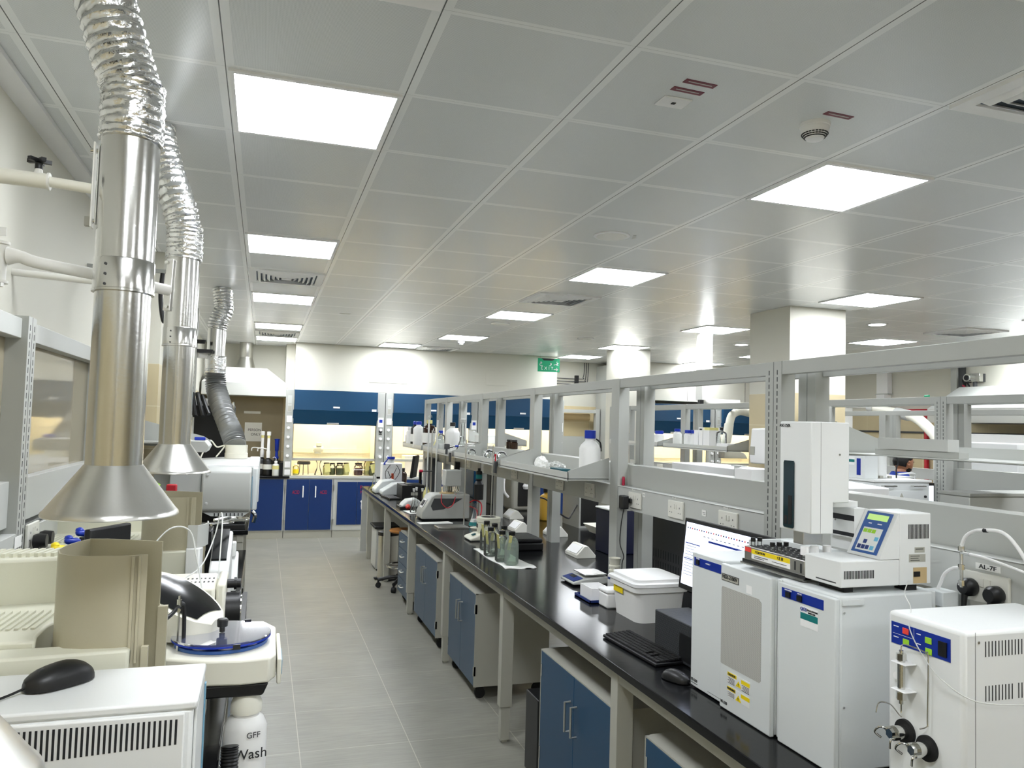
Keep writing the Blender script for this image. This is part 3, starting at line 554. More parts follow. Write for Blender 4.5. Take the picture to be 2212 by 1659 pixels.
bench_frame(-.88, -.10, [5.75, 7.4], 'grey frame of the raised stand under the plasma spectrometer', 5.73, 7.48, 1.02)
t = thing('drawer_unit', 'grey front with yellow label below the plasma spectrometer stand', 'cabinet', (-.35, 5.86, 0))
part('body', MB().box(-.60, -.16, 5.80, 6.3, .55, .93), 'cabgrey', t, .003); part('label_plate', MB().box(-.32, -.2, 5.797, 5.80, .60, .64), 'yellow', t); part('plinth', MB().box(-.55, -.2, 5.85, 6.25, 0, .55), 'cabgrey', t)
# left wall service frame: posts, rails, acrylic screen, trunking
t = thing('wall_service_rack', 'grey slotted service frame with clear, beige-lightened screens fixed along the left wall', 'service frame', (-.86, 3.2, WT))
def lslot(y, far=False):
    b = MB().box(-.925, -.80, y, y+.10, WT, 2.14); b.mi(1); b.box(-.80, -.7994, y+.048, y+.050, WT, 2.14)
    z = 1.1
    while z < 2.1:
        for yy in (.02, .074): b.box(-.80, -.7992, y+yy, y+yy+.004, z, z+.02)
        z += .03
    part('post', b, ['frame', 'ink'], t)
for y in (1.72, 3.10, 4.45, 5.78): lslot(y)
for a, c in ((1.82, 3.10), (3.20, 4.45), (4.55, 5.78)):
    part('head_rail', MB().box(-.87, -.82, a, c, 2.06, 2.13), 'framelite', t, .002)
    part('screen', MB().box(-.872, -.869, a, c, 1.56, 2.06), 'acrylic', t)  # beige in the screen colour stands in for light on the tiles behind
    part('centre_panel', MB().box(-.90, -.83, a, c, 1.40, 1.56), 'framelite', t, .002)
    part('trunking', MB().box(-.90, -.80, a, c, 1.25, 1.38), 'framelite', t, .002)
socket((-.798, 3.27, 1.355), PI/2, 'white twin socket on the left wall trunking with two black plugs', sc=1)
for k, y in enumerate((3.235, 3.32)):
    t = thing('power_plug', ['nearer', 'farther'][k]+' black plug in the socket on the left wall', 'plug', (-.76, y, 1.28), 'plugs on the left wall')
    part('body', MB().lathe([(0, -.015), (.022, -.015), (.027, 0), (.024, .028)], (-.763, y, 1.335), 18, (1,0,0)).box(-.775, -.755, y-.018, y+.018, 1.26, 1.33), 'black', t, 0); part('cord', MB().tube([(-.765, y, 1.26), (-.765, y, 1.15), (-.77, y+.02, 1.0), (-.75, y, .908)], .006, 8), 'black', t)
solo('sticker', MB().box(-.7985, -.797, 3.08, 3.16, 1.33, 1.37), 'paper', 'white printed sticker left of the socket on the left wall trunking', 'sticker')
solo('glass_rod', MB().cyl((-.815, 3.16, 1.386), (-.815, 3.55, 1.386), .004, seg=8).cyl((-.815, 3.55, 1.389), (-.815, 3.57, 1.389), .009), ['black'], 'thin rod with a black knob lying on the left wall trunking', 'rod')
# ================================================================ far end: fume hoods, base cabinets, canopy
def fume_hood(x0):
    W = 1.5; t = thing('fume_hood', 'fume hood with blue canopy and green-labelled jars inside, first from the left', 'fume hood', (x0+W/2, 12.6, .9), 'blue-fronted fume hoods')
    yf = 12.2; D = 12.98
    part('side_post', MB().box(x0, x0+.12, yf, yf+.10, .93, 2.24), 'frame', t, .004); part('side_post', MB().box(x0+W-.12, x0+W, yf, yf+.10, .93, 2.24), 'frame', t, .004)
    part('upper_panel', MB().box(x0+.123, x0+W-.123, yf-.05, yf+.06, 1.935, 2.24), 'blue', t, .003)
    part('lower_valance', MB().prism([(yf-.052, 1.934), (yf+.06, 1.934), (yf+.06, 1.72), (yf+.035, 1.72)], 'x', x0+.110, x0+W-.110), 'blue', t, 0)
    part('liner', MB().box(x0+.11, x0+W-.11, D-.02, D, .93, 2.2).box(x0+.10, x0+.11, yf+.10, D, .93, 2.2).box(x0+W-.11, x0+W-.10, yf+.10, D, .93, 2.2).box(x0+.10, x0+W-.10, yf+.10, D, 2.2, 2.21).box(x0+.14, x0+W-.14, D-.05, D-.02, 1.26, 1.33), 'liner', t, 0)
    part('lamp_tube', MB().box(x0+.3, x0+W-.3, yf+.30, yf+.36, 2.17, 2.198), 'lampwarm', t, 0)
    s = part('sash', MB().box(x0+.135, x0+W-.135, yf+.07, yf+.074, 1.20, 1.95), 'glass', t, 0)
    part('sash_rail', MB().box(x0+.12, x0+W-.12, yf+.055, yf+.085, 1.165, 1.205), 'cabgrey', s, .004); part('sash_stile', MB().box(x0+.121, x0+.135, yf+.06, yf+.08, 1.2, 1.95).box(x0+W-.135, x0+W-.121, yf+.06, yf+.08, 1.2, 1.95), 'steel', s, 0)
    part('work_surface', MB().box(x0+.10, x0+W-.10, yf-.03, D, .90, .93).box(x0+.12, x0+W-.12, yf-.03, yf+.0, .93, .94), 'framelite', t, .004)
    for k, z in enumerate((1.66, 1.52, 1.38, 1.24)):
        for xx in (x0+.055, x0+W-.055): part('knob', MB().cyl((xx, yf-.028 if k < 3 else yf-.045, z), (xx, yf, z), .022, seg=16), 'white2', t)
    part('switch_plate', MB().box(x0+.02, x0+.10, yf-.008, yf, 1.74, 1.84).box(x0+.02, x0+.10, yf-.008, yf, 1.06, 1.15).box(x0+.02, x0+.10, yf-.008, yf, .95, 1.03), 'white2', t, .003)
    part('controller', MB().box(x0+W-.10, x0+W-.02, yf-.014, yf, 1.70, 1.85).mi(1).box(x0+W-.085, x0+W-.035, yf-.0145, yf-.014, 1.77, 1.82), ['white2', 'capblue'], t, 0)
    part('indicator', MB().cyl((x0+W-.06, yf-.01, 1.635), (x0+W-.06, yf, 1.635), .027, seg=18).box(x0+W-.085, x0+W-.035, yf-.003, yf, 1.585, 1.60), 'black', t)
    part('instruction_strip', MB().box(x0+.03, x0+.09, yf-.002, yf, 1.9, 2.15).mi(1).box(x0+.035, x0+.085, yf-.0025, yf-.002, 1.91, 1.99).box(x0+.035, x0+.085, yf-.0025, yf-.002, 2.02, 2.03), ['framelite', 'cabgrey'], t, 0)
    part('name_plate', MB().box(x0+.70, x0+.80, yf-.053, yf-.05, 1.975, 2.0).box(x0+1.29, x0+1.36, yf-.053, yf-.05, 1.94, 1.975), 'white2', t); part('grip', MB().box(x0+.62, x0+.80, yf+.02, yf+.034, 1.725, 1.75), 'alum', t, .003)
    return t
fh = fume_hood(.31)
dup(fh, (.31+1.51+.75, 12.6, .9), label='second fume hood, partly behind the first bench glassware'); dup(fh, (.31+3.02+.75, 12.6, .9), label='third fume hood, seen through the near bench service frame')
dup(fh, (7.0, 12.6, .9), label='fume hood beyond the second bench, left part'); dup(fh, (8.52, 12.6, .9), label='fume hood beyond the second bench, right part')
def base_cab(x0, x1, lb, words=None, single=False, frame=False, y0=12.17, col='bluebase'):
    t = thing('base_cabinet', lb, 'cabinet', ((x0+x1)/2, 12.5, 0), 'blue base cabinets along the back wall')
    part('body', MB().box(x0, x1, y0+.02, 12.98, .11, .898), 'framelite', t); part('plinth', MB().box(x0+.002, x1-.002, y0+.03, 12.9, 0, .11), 'cabgrey', t)
    m = .0 if not frame else .06
    ds = [(x0+.02+m, x1-.02-m)] if single else [(x0+.02+m, (x0+x1)/2-.002), ((x0+x1)/2+.002, x1-.02-m)]
    if frame: ds = [(x0+.06, x0+.355), (x0+.36, x1-.06)]
    for k, (a, c) in enumerate(ds):
        d = part('door', MB().box(a, c, y0, y0+.018, .125+m*1.2, .885-m*.6), col, t, .003)
        if not single and not frame:
            hx = c-.09 if k == 0 else a+.09
            part('handle', MB().tube([(hx, y0, .78), (hx, y0-.025, .78), (hx, y0-.025, .62), (hx, y0, .62)], .009, 8, smooth=False), 'white2', d)
            if words: text('lettering', words, .075, (a+.14 if k == 0 else a+.21, y0-.002, .69), RX, 'inkred', d, xs=.6)
        if frame and k == 1:
            part('lock', MB().cyl((a+.07, y0-.02, .55), (a+.07, y0, .55), .018, seg=12).tube([(a+.07, y0-.012, .55), (a+.065, y0-.012, .48), (a+.07, y0-.012, .43)], .005, 6), 'white2', d)
            text('lettering', 'FLAM', .085, (a+.11, y0-.002, .76), RX, 'inkred', d, xs=.7); text('lettering', 'MABLE', .07, (a+.12, y0-.002, .69), RX, 'inkred', d, xs=.7)
    part('hinge', MB().box(x0+.003, x0+.018, y0-.002, y0+.02, .2, .28).box(x0+.003, x0+.018, y0-.002, y0+.02, .72, .8).box(x1-.018, x1-.003, y0-.002, y0+.02, .2, .28).box(x1-.018, x1-.003, y0-.002, y0+.02, .72, .8), 'alum', t)
    return t
base_cab(-.74, .345, 'blue cabinet behind the plasma spectrometer, leftmost of the back row', single=True)
base_cab(.35, 1.06, 'blue double-door cabinet lettered ACID twice under the first fume hood', words='ACID')
base_cab(1.065, 2.02, 'grey-framed blue safety cabinet with red lettering beside the bench end', frame=True)
base_cab(2.03, 3.1, 'blue back-row cabinet below the second fume hood'); base_cab(3.11, 4.2, 'blue back-row cabinet below the left half of the third fume hood'); base_cab(4.21, 4.9, 'blue back-row cabinet right of the third fume hood', single=True)
base_cab(6.25, 7.7, 'blue base cabinet of the far right fume hoods, left one'); base_cab(7.72, 9.2, 'blue base cabinet of the far right fume hoods, right one')
worktop(-.92, .40, 12.15, 13.02, 'black worktop of the back wall under the canopy, holding dispenser bottles', .93)
# acid letters scale ok; canopy exhaust hood
t = thing('canopy_hood', 'white trapezoid extraction canopy with a silver duct, at the far left', 'extraction hood', (-.3, 12.7, 2.13))
part('skirt', MB().box(-.90, .32, 12.35, 13.03, 2.13, 2.32), 'framelite', t, .003)
part('canopy', MB().add([(-.90,12.35,2.32),(.32,12.35,2.32),(.32,13.03,2.32),(-.90,13.03,2.32),(-.70,12.55,2.56),(.02,12.55,2.56),(.02,13.03,2.56),(-.70,13.03,2.56)], [(0,3,2,1),(4,5,6,7),(0,1,5,4),(1,2,6,5),(2,3,7,6),(3,0,4,7)]), 'white', t)
part('switch_plate', MB().cbox((.14, 12.43, 2.40), (.07, .01, .07), (-.7, 0, 0)), 'framelite', t)
part('duct', MB().lathe([(.145, 2.56), (.14, 2.58), (.10, 2.72), (.098, 2.74), (.10, 2.745), (.10, 2.96)], (-.30, 12.75, 0), 32), 'steelrough', t)
# wall-top papers on brown tiles
solo('tile_backsplash', MB().box(-.92, .29, 13.03, 13.048, .93, 2.3), 'tileshade', 'brown stone tiles behind the dispenser bottles, colour darkened for the shade under the canopy', 'tiles')
t = thing('wall_notice', 'white notice half hidden by the flexible duct on the brown tiles', 'notice', (-.10, 13.02, 1.45)); part('sheet', MB().box(-.28, -.02, 13.025, 13.03, 1.42, 1.72), 'paper', t)
text('lettering', 'PERSON', .055, (-.13, 13.023, 1.60), RX, 'ink', t); text('lettering', 'ONLY', .055, (-.11, 13.023, 1.53), RX, 'ink', t)
solo('wall_label', MB().box(-.30, -.05, 13.025, 13.03, 1.86, 1.90), 'paper', 'narrow white label above the notice on the brown tiles', 'label')
# items on the back counter
def bottle(name, loc, r, h, body, cap, lb, cat='bottle', neck=.35, nr=.4, caph=.12, group=None, liquid=None, label=None, capr=1.15, lbcol='paper', shoulder=.72, seg=24):
    t = thing(name, lb, cat, loc, group)
    hb = h*shoulder; hn = h*(1-caph)
    part('body', MB().lathe([(r*.9, 0), (r, r*.12), (r, hb), (r*.85, hb+(hn-hb)*.35), (r*nr, hb+(hn-hb)*.75), (r*nr, hn)], seg=seg), body, t, world=False)
    part('cap', MB().lathe([(r*nr*capr, hn), (r*nr*capr, h), (r*nr*.9, h+.002)], seg=seg), cap, t, world=False)
    if liquid: part('liquid', MB().lathe([(r*.86, .004), (r*.93, .012), (r*.93, hb*liquid[1])], seg=seg), liquid[0], t, world=False)
    if label: part('label', MB().lathe([(r*1.012, h*label[0]), (r*1.012, h*label[1])], seg=seg), lbcol, t, world=False)
    return t
for k, x in enumerate((-.02, .07)):
    t = bottle('dispenser_bottle', (x+.02, 12.58-.17*k, .93), .072, .30, 'black', 'white2', ['left of the two dark bottles with tall white dispenser pumps', 'right of the two dark bottles with tall white dispenser pumps, white label'][k], label=(.3, .55), nr=.35)
    part('pump', MB().lathe([(.03, .30), (.03, .36), (.022, .38), (.022, .60), (.03, .605), (.03, .66), (0, .665)], seg=18), 'white2', t, world=False); part('spout', MB().tube([(0, 0, .39), (-.10, -.01, .41), (-.15, -.01, .40), (-.155, -.01, .36)], .008, 8), 'white2', t, world=False)
    part('scale_band', MB().lathe([(.0225, .56), (.0225, .60)], seg=18), 'papyellow', t, world=False)
t = bottle('dispenser_bottle', (.215, 12.52, .93), .07, .28, 'black', 'capblue', 'dark bottle with a blue dispenser pump beside the grey hood post', label=(.3, .5), lbcol='yellow', nr=.4)
part('pump', MB().lathe([(.022, .28), (.022, .36), (.03, .37), (.035, .52), (.045, .55), (0, .555)], seg=18), 'capblue', t, world=False); part('band', MB().lathe([(.031, .42), (.031, .47)], seg=18), 'yellow', t, world=False)
t = bottle('wash_bottle', (.205, 12.28, .93), .05, .22, 'poly', 'white2', 'translucent wash bottle with yellow label at the corner of the back counter', label=(.45, .7), lbcol='papyellow')
part('spout', MB().tube([(0, 0, .22), (0, 0, .26), (-.02, 0, .28), (-.05, 0, .27)], .004, 6), 'white2', t, world=False)
solo('black_box', MB().box(.26, .33, 12.4, 12.9, .93, 1.12), 'black', 'low black block on the back counter beside the hood post', 'box')
def jar(x, y, r, h, lb, liq, tag=True, grp='yellow-tagged jars in the first fume hood'):
    t = bottle('reagent_jar', (x, y, .942), r, h, 'glass', 'black', lb, 'jar', nr=.7, liquid=(liq, .8), group=grp, seg=16)
    if tag: part('tag', MB().cbox((.01, -r-.006, h*.6), (r*1.5, .002, h*.7), (.12, random.uniform(-.3, .3), 0)), 'papyellow', t, world=False)
for k, (x, r, h, liq) in enumerate(((.96, .055, .19, 'papyellow'), (1.05, .05, .185, 'liquidgreen'), (1.16, .06, .19, 'liquidgreen'), (1.26, .05, .19, 'papyellow'))):
    jar(x, 12.34+.03*(k%2), r, h, ['leftmost yellow-tagged jar in the middle of the first fume hood', 'small jar behind the leftmost yellow-tagged jar in the first hood', 'dark green jar between two yellow tags in the first fume hood', 'right-hand jar of the yellow-tagged cluster in the first hood'][k], liq, tag=k in (0, 3))
jar(1.45, 12.36, .07, .19, 'jar with dark red liquid in the wire rack of the first hood', 'liquidred', False); jar(1.60, 12.42, .065, .24, 'pale yellow tagged bottle right of the dark red jar', 'papyellow'); jar(1.66, 12.30, .05, .19, 'low tagged jar at the right end of the first fume hood', 'liquidgreen')
t = thing('wire_rack', 'white wire bottle rack standing in the right part of the first fume hood', 'rack', (1.45, 12.36, .942))
b = MB()
for x in (1.345, 1.53):
    for y in (12.27, 12.46): b.cyl((x, y, .942), (1.437, 12.36, 1.16), .003, seg=6)
b.tube([(1.345, 12.27, 1.03), (1.53, 12.27, 1.03), (1.53, 12.46, 1.03), (1.345, 12.46, 1.03), (1.345, 12.27, 1.03)], .003, 6, smooth=False)
part('wires', b, 'steel', t)
t = thing('burner_tripod', 'black tripod stand with a round plate in the left part of the first fume hood', 'tripod', (.62, 12.4, .942)); part('plate', MB().lathe([(.095, 0), (.10, .01), (.10, .035), (.09, .05)], (.62, 12.4, 1.10), 24), 'darkgrey', t)
for k in range(3):
    a = 2*PI*k/3+.4; part('leg', MB().cyl((.62+.08*math.cos(a), 12.4+.08*math.sin(a), .942), (.62+.07*math.cos(a), 12.4+.07*math.sin(a), 1.10), .005, seg=8), 'black', t)
bottle('reagent_bottle', (.50, 12.32, .942), .045, .17, 'glass', 'white2', 'small clear bottle with yellow label at the left end of the first hood', label=(.15, .5), lbcol='yellow', liquid=('papyellow', .5))
t = thing('filter_flask', 'clear glass funnel flask standing right of the black tripod in the first hood', 'flask', (.84, 12.36, .942))
part('flask', MB().lathe([(.06, 0), (.062, .01), (.03, .10), (.022, .12), (.022, .17), (.05, .22)], (.84, 12.36, .942), 20), 'glass', t)
t = thing('extraction_fan', 'small white pump hanging in the middle of the first hood against the liner', 'pump', (.86, 12.8, 1.25)); part('body', MB().cyl((.77, 12.75, 1.33), (.93, 12.75, 1.33), .045).box(.82, .90, 12.7, 12.8, 1.37, 1.43).box(.80, .90, 12.75, 12.93, 1.25, 1.32), 'offwhite', t, .006)
for n, (x0, lb) in enumerate(((2.2, 'white reagent canister inside the second fume hood'), (3.0, 'pale box inside the second fume hood at right'), (3.85, 'white carton inside the third fume hood'))):
    solo('hood_box', MB().box(x0, x0+.35, 12.5, 12.8, .932, 1.25+.1*n), 'white2', lb, 'box', bevel=.01)
t = thing('hood_notice', 'printed notice taped inside the second fume hood', 'notice', (2.35, 12.93, 1.4)); part('sheet', MB().box(2.25, 2.5, 12.945, 12.95, 1.4, 1.75).mi(1).box(2.28, 2.46, 12.944, 12.945, 1.45, 1.58), ['paper', 'darkgrey'], t)
# ================================================================ left bench instruments
def ring(pts, th):      # open or closed wall strip polygon from a polyline (offset inwards by th)
    n = len(pts); out = []
    for i, (x, y) in enumerate(pts):
        a = Vector(pts[max(i-1, 0)]); b = Vector(pts[min(i+1, n-1)]); d = (b-a).normalized(); out.append((x-d.y*th, y+d.x*th))
    return pts, out
def strip(mb, pts, th, zs0, zs1):
    p, q = ring(pts, th); n = len(p); vs = []
    for i in range(n):
        z0 = zs0(i) if callable(zs0) else zs0; z1 = zs1(i) if callable(zs1) else zs1
        vs += [(p[i][0], p[i][1], z0), (p[i][0], p[i][1], z1), (q[i][0], q[i][1], z1), (q[i][0], q[i][1], z0)]
    fs = []
    for i in range(n-1):
        a, b = i*4, i*4+4
        fs += [(a, a+1, b+1, b), (a+1, a+2, b+2, b+1), (a+2, a+3, b+3, b+2), (a+3, a, b, b+3)]
    fs += [(0, 3, 2, 1), (4*n-4, 4*n-3, 4*n-2, 4*n-1)]
    return mb.add(vs, fs)
def arc(x0, x1, y0, y1, sag, n=10):
    return [(x0+(x1-x0)*i/n, y0+(y1-y0)*i/n-sag*4*(i/n)*(1-i/n)) for i in range(n+1)]
def spectrometer(dy, lb):
    t = thing('spectrometer', lb, 'spectrometer', (-.55, 2.3+dy, WT), 'atomic absorption spectrometers')
    Y = lambda v: v+dy
    low = [(x, Y(y)) for x, y in arc(-.89, -.262, 1.89, 1.915, .012)]+[(-.262, Y(1.975)), (-.89, Y(1.975))]
    part('front_module', MB().prism(low, 'z', WT, 1.285), 'creamplast', t, .006)
    mid = [(-.89, Y(1.977))]+[(-.46, Y(1.977)), (-.47, Y(2.03)), (-.47, Y(2.12)), (-.45, Y(2.2)), (-.44, Y(2.38)), (-.89, Y(2.38))]
    part('shoulder', MB().prism(mid, 'z', WT, 1.298), 'creamplast', t, .006)
    b = MB()
    for k in range(23):
        x = -.87+.017*k; b.add([(x, Y(2.08), 1.2985), (x+.009, Y(2.08), 1.2985), (x+.021, Y(2.25), 1.2985), (x+.012, Y(2.25), 1.2985), (x, Y(2.08), 1.3025), (x+.009, Y(2.08), 1.3025), (x+.021, Y(2.25), 1.3055), (x+.012, Y(2.25), 1.3055)], [(0,3,2,1),(4,5,6,7),(0,1,5,4),(1,2,6,5),(2,3,7,6),(3,0,4,7)])
    part('vent_ribs', b, 'creamplast', t)
    hi = [(x, Y(y)) for x, y in arc(-.89, -.40, 2.36, 2.40, .03)]+[(-.40, Y(2.52)), (-.89, Y(2.52))]
    part('lamp_housing', MB().prism(hi, 'z', WT, 1.415), 'creamplast', t, .008)
    b = MB()
    for k in range(24):
        x = -.87+.0195*k; b.cbox((x, Y(2.435), 1.419), (.010, .09, .012), (0, 0, -.2))
    part('top_ribs', b, 'creamplast', t)
    ch = [(-.237, Y(1.945)), (-.262, Y(1.938)), (-.30, Y(1.934)), (-.36, Y(1.940)), (-.40, Y(1.955)), (-.425, Y(1.985)), (-.438, Y(2.03)), (-.435, Y(2.09)), (-.42, Y(2.15)), (-.40, Y(2.18)), (-.36, Y(2.175)), (-.30, Y(2.15)), (-.225, Y(2.115))]
    zt = lambda i: 1.488 if i < 6 else (1.49 if i < 9 else 1.492)
    zb = lambda i: 1.286 if i < 11 else 1.24
    c = part('chimney', strip(MB(), ch, -.003, WT, zt), 'chimney', t)
    part('lower_tabs', MB().box(-.24, -.226, 1.928+dy, 1.945+dy, WT, 1.285).box(-.228, -.206, 2.10+dy, 2.118+dy, WT, 1.335), 'chimney', c)
    part('edge_rib', MB().box(-.268, -.262, Y(1.931), Y(1.937), 1.25, 1.486).box(-.254, -.249, Y(1.931), Y(1.939), 1.25, 1.486), 'chimney', c)
    part('burner_side', MB().prism([(2.17, WT), (2.17, 1.33), (2.3, 1.33), (2.3, 1.20), (2.38, 1.18), (2.38, WT)] if dy == 0 else [(2.17, WT), (2.17, 1.30), (2.36, 1.30), (2.36, WT)], 'x', -.435, -.355), 'creamplast', t, .008).location = (0, dy, 0)
    return t
s1 = spectrometer(0, 'nearest cream spectrometer with open metal chimney, on the left bench')
s2 = spectrometer(1.33, 'farther cream spectrometer with open metal chimney, on the left bench')
# cover with dark glossy window right of the first chimney
t = thing('burner_cover', 'rounded white cover with a glossy black slanted window right of the first chimney', 'instrument cover', (-.25, 2.55, WT))
def sect(u, w_, z): return [(x, u, zz) for x, zz in ((-w_, z-.05), (-w_, z-.01), (-w_*.7, z+.006), (0, z+.01), (w_*.7, z+.006), (w_, z-.01), (w_, z-.05))]
pl = MB(); P_ = [(-.35+.245*i/10+.0, 2.66-.16*(i/10), 1.318-.115*(i/10)**1.3) for i in range(11)]
ring_ = []
W2 = [.10*math.sqrt(max(0.02, 1-((i-4.2)/6.0)**2)) for i in range(11)]
vs = []; fs = []
for i, (x, y, z) in enumerate(P_):
    for s in (-1, -.5, 0, .5, 1): vs.append((x+.12*s*W2[i]/.1*.5, y+s*W2[i], z-.012*s*s))
    for s in (1, -1): vs.append((x+.12*s*W2[i]/.1*.5, y+s*W2[i], 1.150))
for i in range(10):
    for k in range(6): fs.append((i*7+k, i*7+k+1, i*7+7+k+1, i*7+7+k))
    fs.append((i*7+6, i*7, i*7+7, i*7+13))
fs += [tuple(range(7))[::-1], tuple(70+k for k in range(7))]
part('shell', pl.add(vs, fs), 'offwhite', t)
vs = []; fs = []
for i, (x, y, z) in enumerate(P_[2:10]):
    w2 = W2[i+2]*.86
    for s in (-1, -.5, 0, .5, 1): vs.append((x+.12*s*w2/.1*.5, y+s*w2, z-.010*s*s+.004))
for i in range(7):
    for k in range(4): fs.append((i*5+k, i*5+k+1, i*5+5+k+1, i*5+5+k))
part('window', MB().add(vs, fs), 'epoxy', t)
part('support', MB().box(-.42, -.315, 2.56, 2.74, WT, 1.25), 'offwhite', t, .01)
# hydride box with black dial
t = thing('pump_module', 'cream box with black side slots and a big black pump dial behind the black-windowed cover', 'pump module', (-.21, 2.92, WT))
part('body', MB().box(-.33, -.13, 2.80, 3.06, WT, 1.235), 'offwhite', t, .012); part('front_panel', MB().box(-.128, -.098, 2.81, 3.05, WT+.01, 1.243), 'offwhite', t, .01)
b = MB()
for k in range(7): b.box(-.235+.014*k, -.228+.014*k, 2.7995, 2.80, 1.165, 1.195)
for k in range(12):
    b.box(-.30+.014*k, -.294+.014*k, 2.88, 2.90, 1.235, 1.2356).box(-.30+.014*k, -.294+.014*k, 2.94, 2.96, 1.235, 1.2356)
part('slots', b, 'ink', t)
part('dial', MB().cyl((-.098, 2.92, 1.13), (-.055, 2.92, 1.13), .06, seg=28).cyl((-.055, 2.92, 1.13), (-.050, 2.92, 1.13), .066, seg=28), 'black', t); part('knob', MB().cyl((-.098, 2.95, 1.215), (-.052, 2.95, 1.215), .016, seg=16).cyl((-.075, 2.95, 1.215), (-.066, 2.95, 1.215), .022, seg=16), 'black', t)
part('dial_rim', MB().cyl((-.0495, 2.92, 1.13), (-.046, 2.92, 1.13), .05, seg=28), 'chrome', t)
part('label', MB().cbox((-.155, 2.799, 1.03), (.03, .001, .012)), 'red', t)
solo('tubing', MB().tube([(-.34, 2.72, 1.30), (-.335, 2.75, 1.36), (-.28, 2.8, 1.43), (-.22, 2.82, 1.42), (-.19, 2.78, 1.33), (-.16, 2.70, 1.22)], .0025, 6), 'poly', 'arched clear tube looping over the black-windowed cover', 'tubing')
solo('tubing', MB().tube([(-.25, 2.9, 1.24), (-.19, 3.0, 1.27), (-.155, 3.1, 1.36), (-.14, 3.12, 1.44), (-.128, 3.05, 1.42), (-.125, 2.86, 1.25)], .0025, 6), 'poly', 'second clear tube rising from the cream pump box', 'tubing')
# attachments of second spectrometer
t = thing('nebuliser_door', 'white upright door with curved metal collar on the side of the second spectrometer', 'instrument door', (-.22, 3.36, WT))
part('column', MB().prism([(-.259, 3.19), (-.21, 3.18), (-.20, 3.22), (-.205, 3.258), (-.259, 3.258)], 'z', WT, 1.305), 'instr2', t, .006); part('collar', strip(MB(), [(-.255, 3.195), (-.222, 3.19), (-.20, 3.22), (-.19, 3.27), (-.195, 3.32)], -.004, 1.306, 1.39), 'framelite', t)
part('seal', MB().box(-.205, -.185, 3.46, 3.62, WT, 1.33), 'epoxy', t, .003); part('wire_loop', MB().tube([(-.19, 3.50, 1.35), (-.12, 3.6, 1.355), (-.05, 3.66, 1.35), (-.06, 3.76, 1.345), (-.13, 3.78, 1.345), (-.19, 3.7, 1.345)], .006, 8), 'chrome', t)
t = thing('autosampler_cover', 'white box with a black slanted top beside the second spectrometer', 'instrument cover', (-.14, 3.4, WT))
part('body', MB().prism([(3.28, WT), (3.28, 1.20), (3.30, 1.215), (3.62, 1.31), (3.62, WT)], 'x', -.180, -.105), 'instr2', t, .008); part('window', MB().prism([(3.34, 1.228), (3.34, 1.236), (3.61, 1.318), (3.61, 1.306)], 'x', -.176, -.118), 'epoxy', t, 0)
part('latch', MB().box(-.178, -.165, 3.276, 3.28, 1.03, 1.06), 'black', t)
t = thing('control_module', 'small white switch module on a black foot at the edge of the left bench', 'control module', (-.105, 4.0, WT))
part('foot', MB().box(-.16, -.09, 3.85, 4.05, WT, 1.0), 'black', t, .004); part('body', MB().prism([(3.83, 1.001), (3.83, 1.03), (3.93, 1.06), (4.06, 1.15), (4.06, 1.001)], 'x', -.165, -.088), 'instr2', t, .006); part('keypad', MB().box(-.15, -.10, 4.0, 4.05, 1.13, 1.20), 'instr2', t, .006)
t = thing('black_rack', 'black slatted rack hanging on the aisle edge of the left bench', 'rack', (-.07, 4.4, .6))
b = MB()
for k in range(9): b.box(-.074, -.045, 3.6, 4.6, .50+.04*k, .515+.04*k)
b.box(-.074, -.068, 3.6, 3.63, .48, .86).box(-.074, -.068, 4.57, 4.6, .48, .86); part('slats', b, 'black', t)
# first spectrometer's carousel autosampler
t = thing('autosampler', 'white autosampler with a blue-tinted round lid and black knob overhanging the bench edge', 'autosampler', (-.09, 2.45, 1.0))
deck = [(-.30, 2.38), (-.22, 2.33), (-.12, 2.285), (-.03, 2.275), (.045, 2.285), (.062, 2.325), (.065, 2.62), (.03, 2.70), (-.06, 2.71), (-.20, 2.64), (-.30, 2.55)]
part('body', MB().prism(deck, 'z', 1.072, 1.14), 'offwhite', t, .006); part('side_step', MB().box(.066, .078, 2.32, 2.60, 1.055, 1.125), 'offwhite', t, .004); part('blue_edge', MB().box(.0785, .081, 2.36, 2.48, 1.07, 1.11), 'bluesteel', t, .001)
part('under_tray', MB().prism([(-.20, 1.036), (.03, 1.036), (.045, 1.071), (-.24, 1.071)], 'y', 2.29, 2.66), 'black', t, .006)
part('support', MB().box(-.235, -.13, 2.36, 2.6, WT, 1.0355), 'offwhite', t, .004)
part('carousel', MB().lathe([(.130, 1.141), (.130, 1.150)], (-.090, 2.47, 0), 48), 'panelblue2', t)
cups = MB()
for rr, n, s in ((.098, 9, .026), (.045, 5, .02)):
    for k in range(n):
        a = 2*PI*k/n; cups.lathe([(s, 1.1502), (s, 1.154), (s*.8, 1.154), (s*.8, 1.1508)], (-.090+rr*math.cos(a), 2.47+rr*math.sin(a), 0), 20)
part('cups', cups, 'white2', t)
part('lid', MB().lathe([(0, 1.169), (.136, 1.169), (.138, 1.167), (.138, 1.160), (.136, 1.158)], (-.090, 2.47, 0), 56), 'bluelid', t); part('lid_rim', MB().lathe([(.1385, 1.158), (.1385, 1.163), (.136, 1.163), (.136, 1.158)], (-.090, 2.47, 0), 56), 'capblue', t)
part('knob', MB().lathe([(.008, 1.171), (.008, 1.185), (.015, 1.187), (.016, 1.205), (.013, 1.209), (0, 1.21)], (-.090, 2.47, 0), 20), 'black', t)
part('latch', MB().cbox((-.045, 2.342, 1.160), (.02, .012, .014)).cbox((-.02, 2.595, 1.168), (.02, .01, .01)), 'black', t)
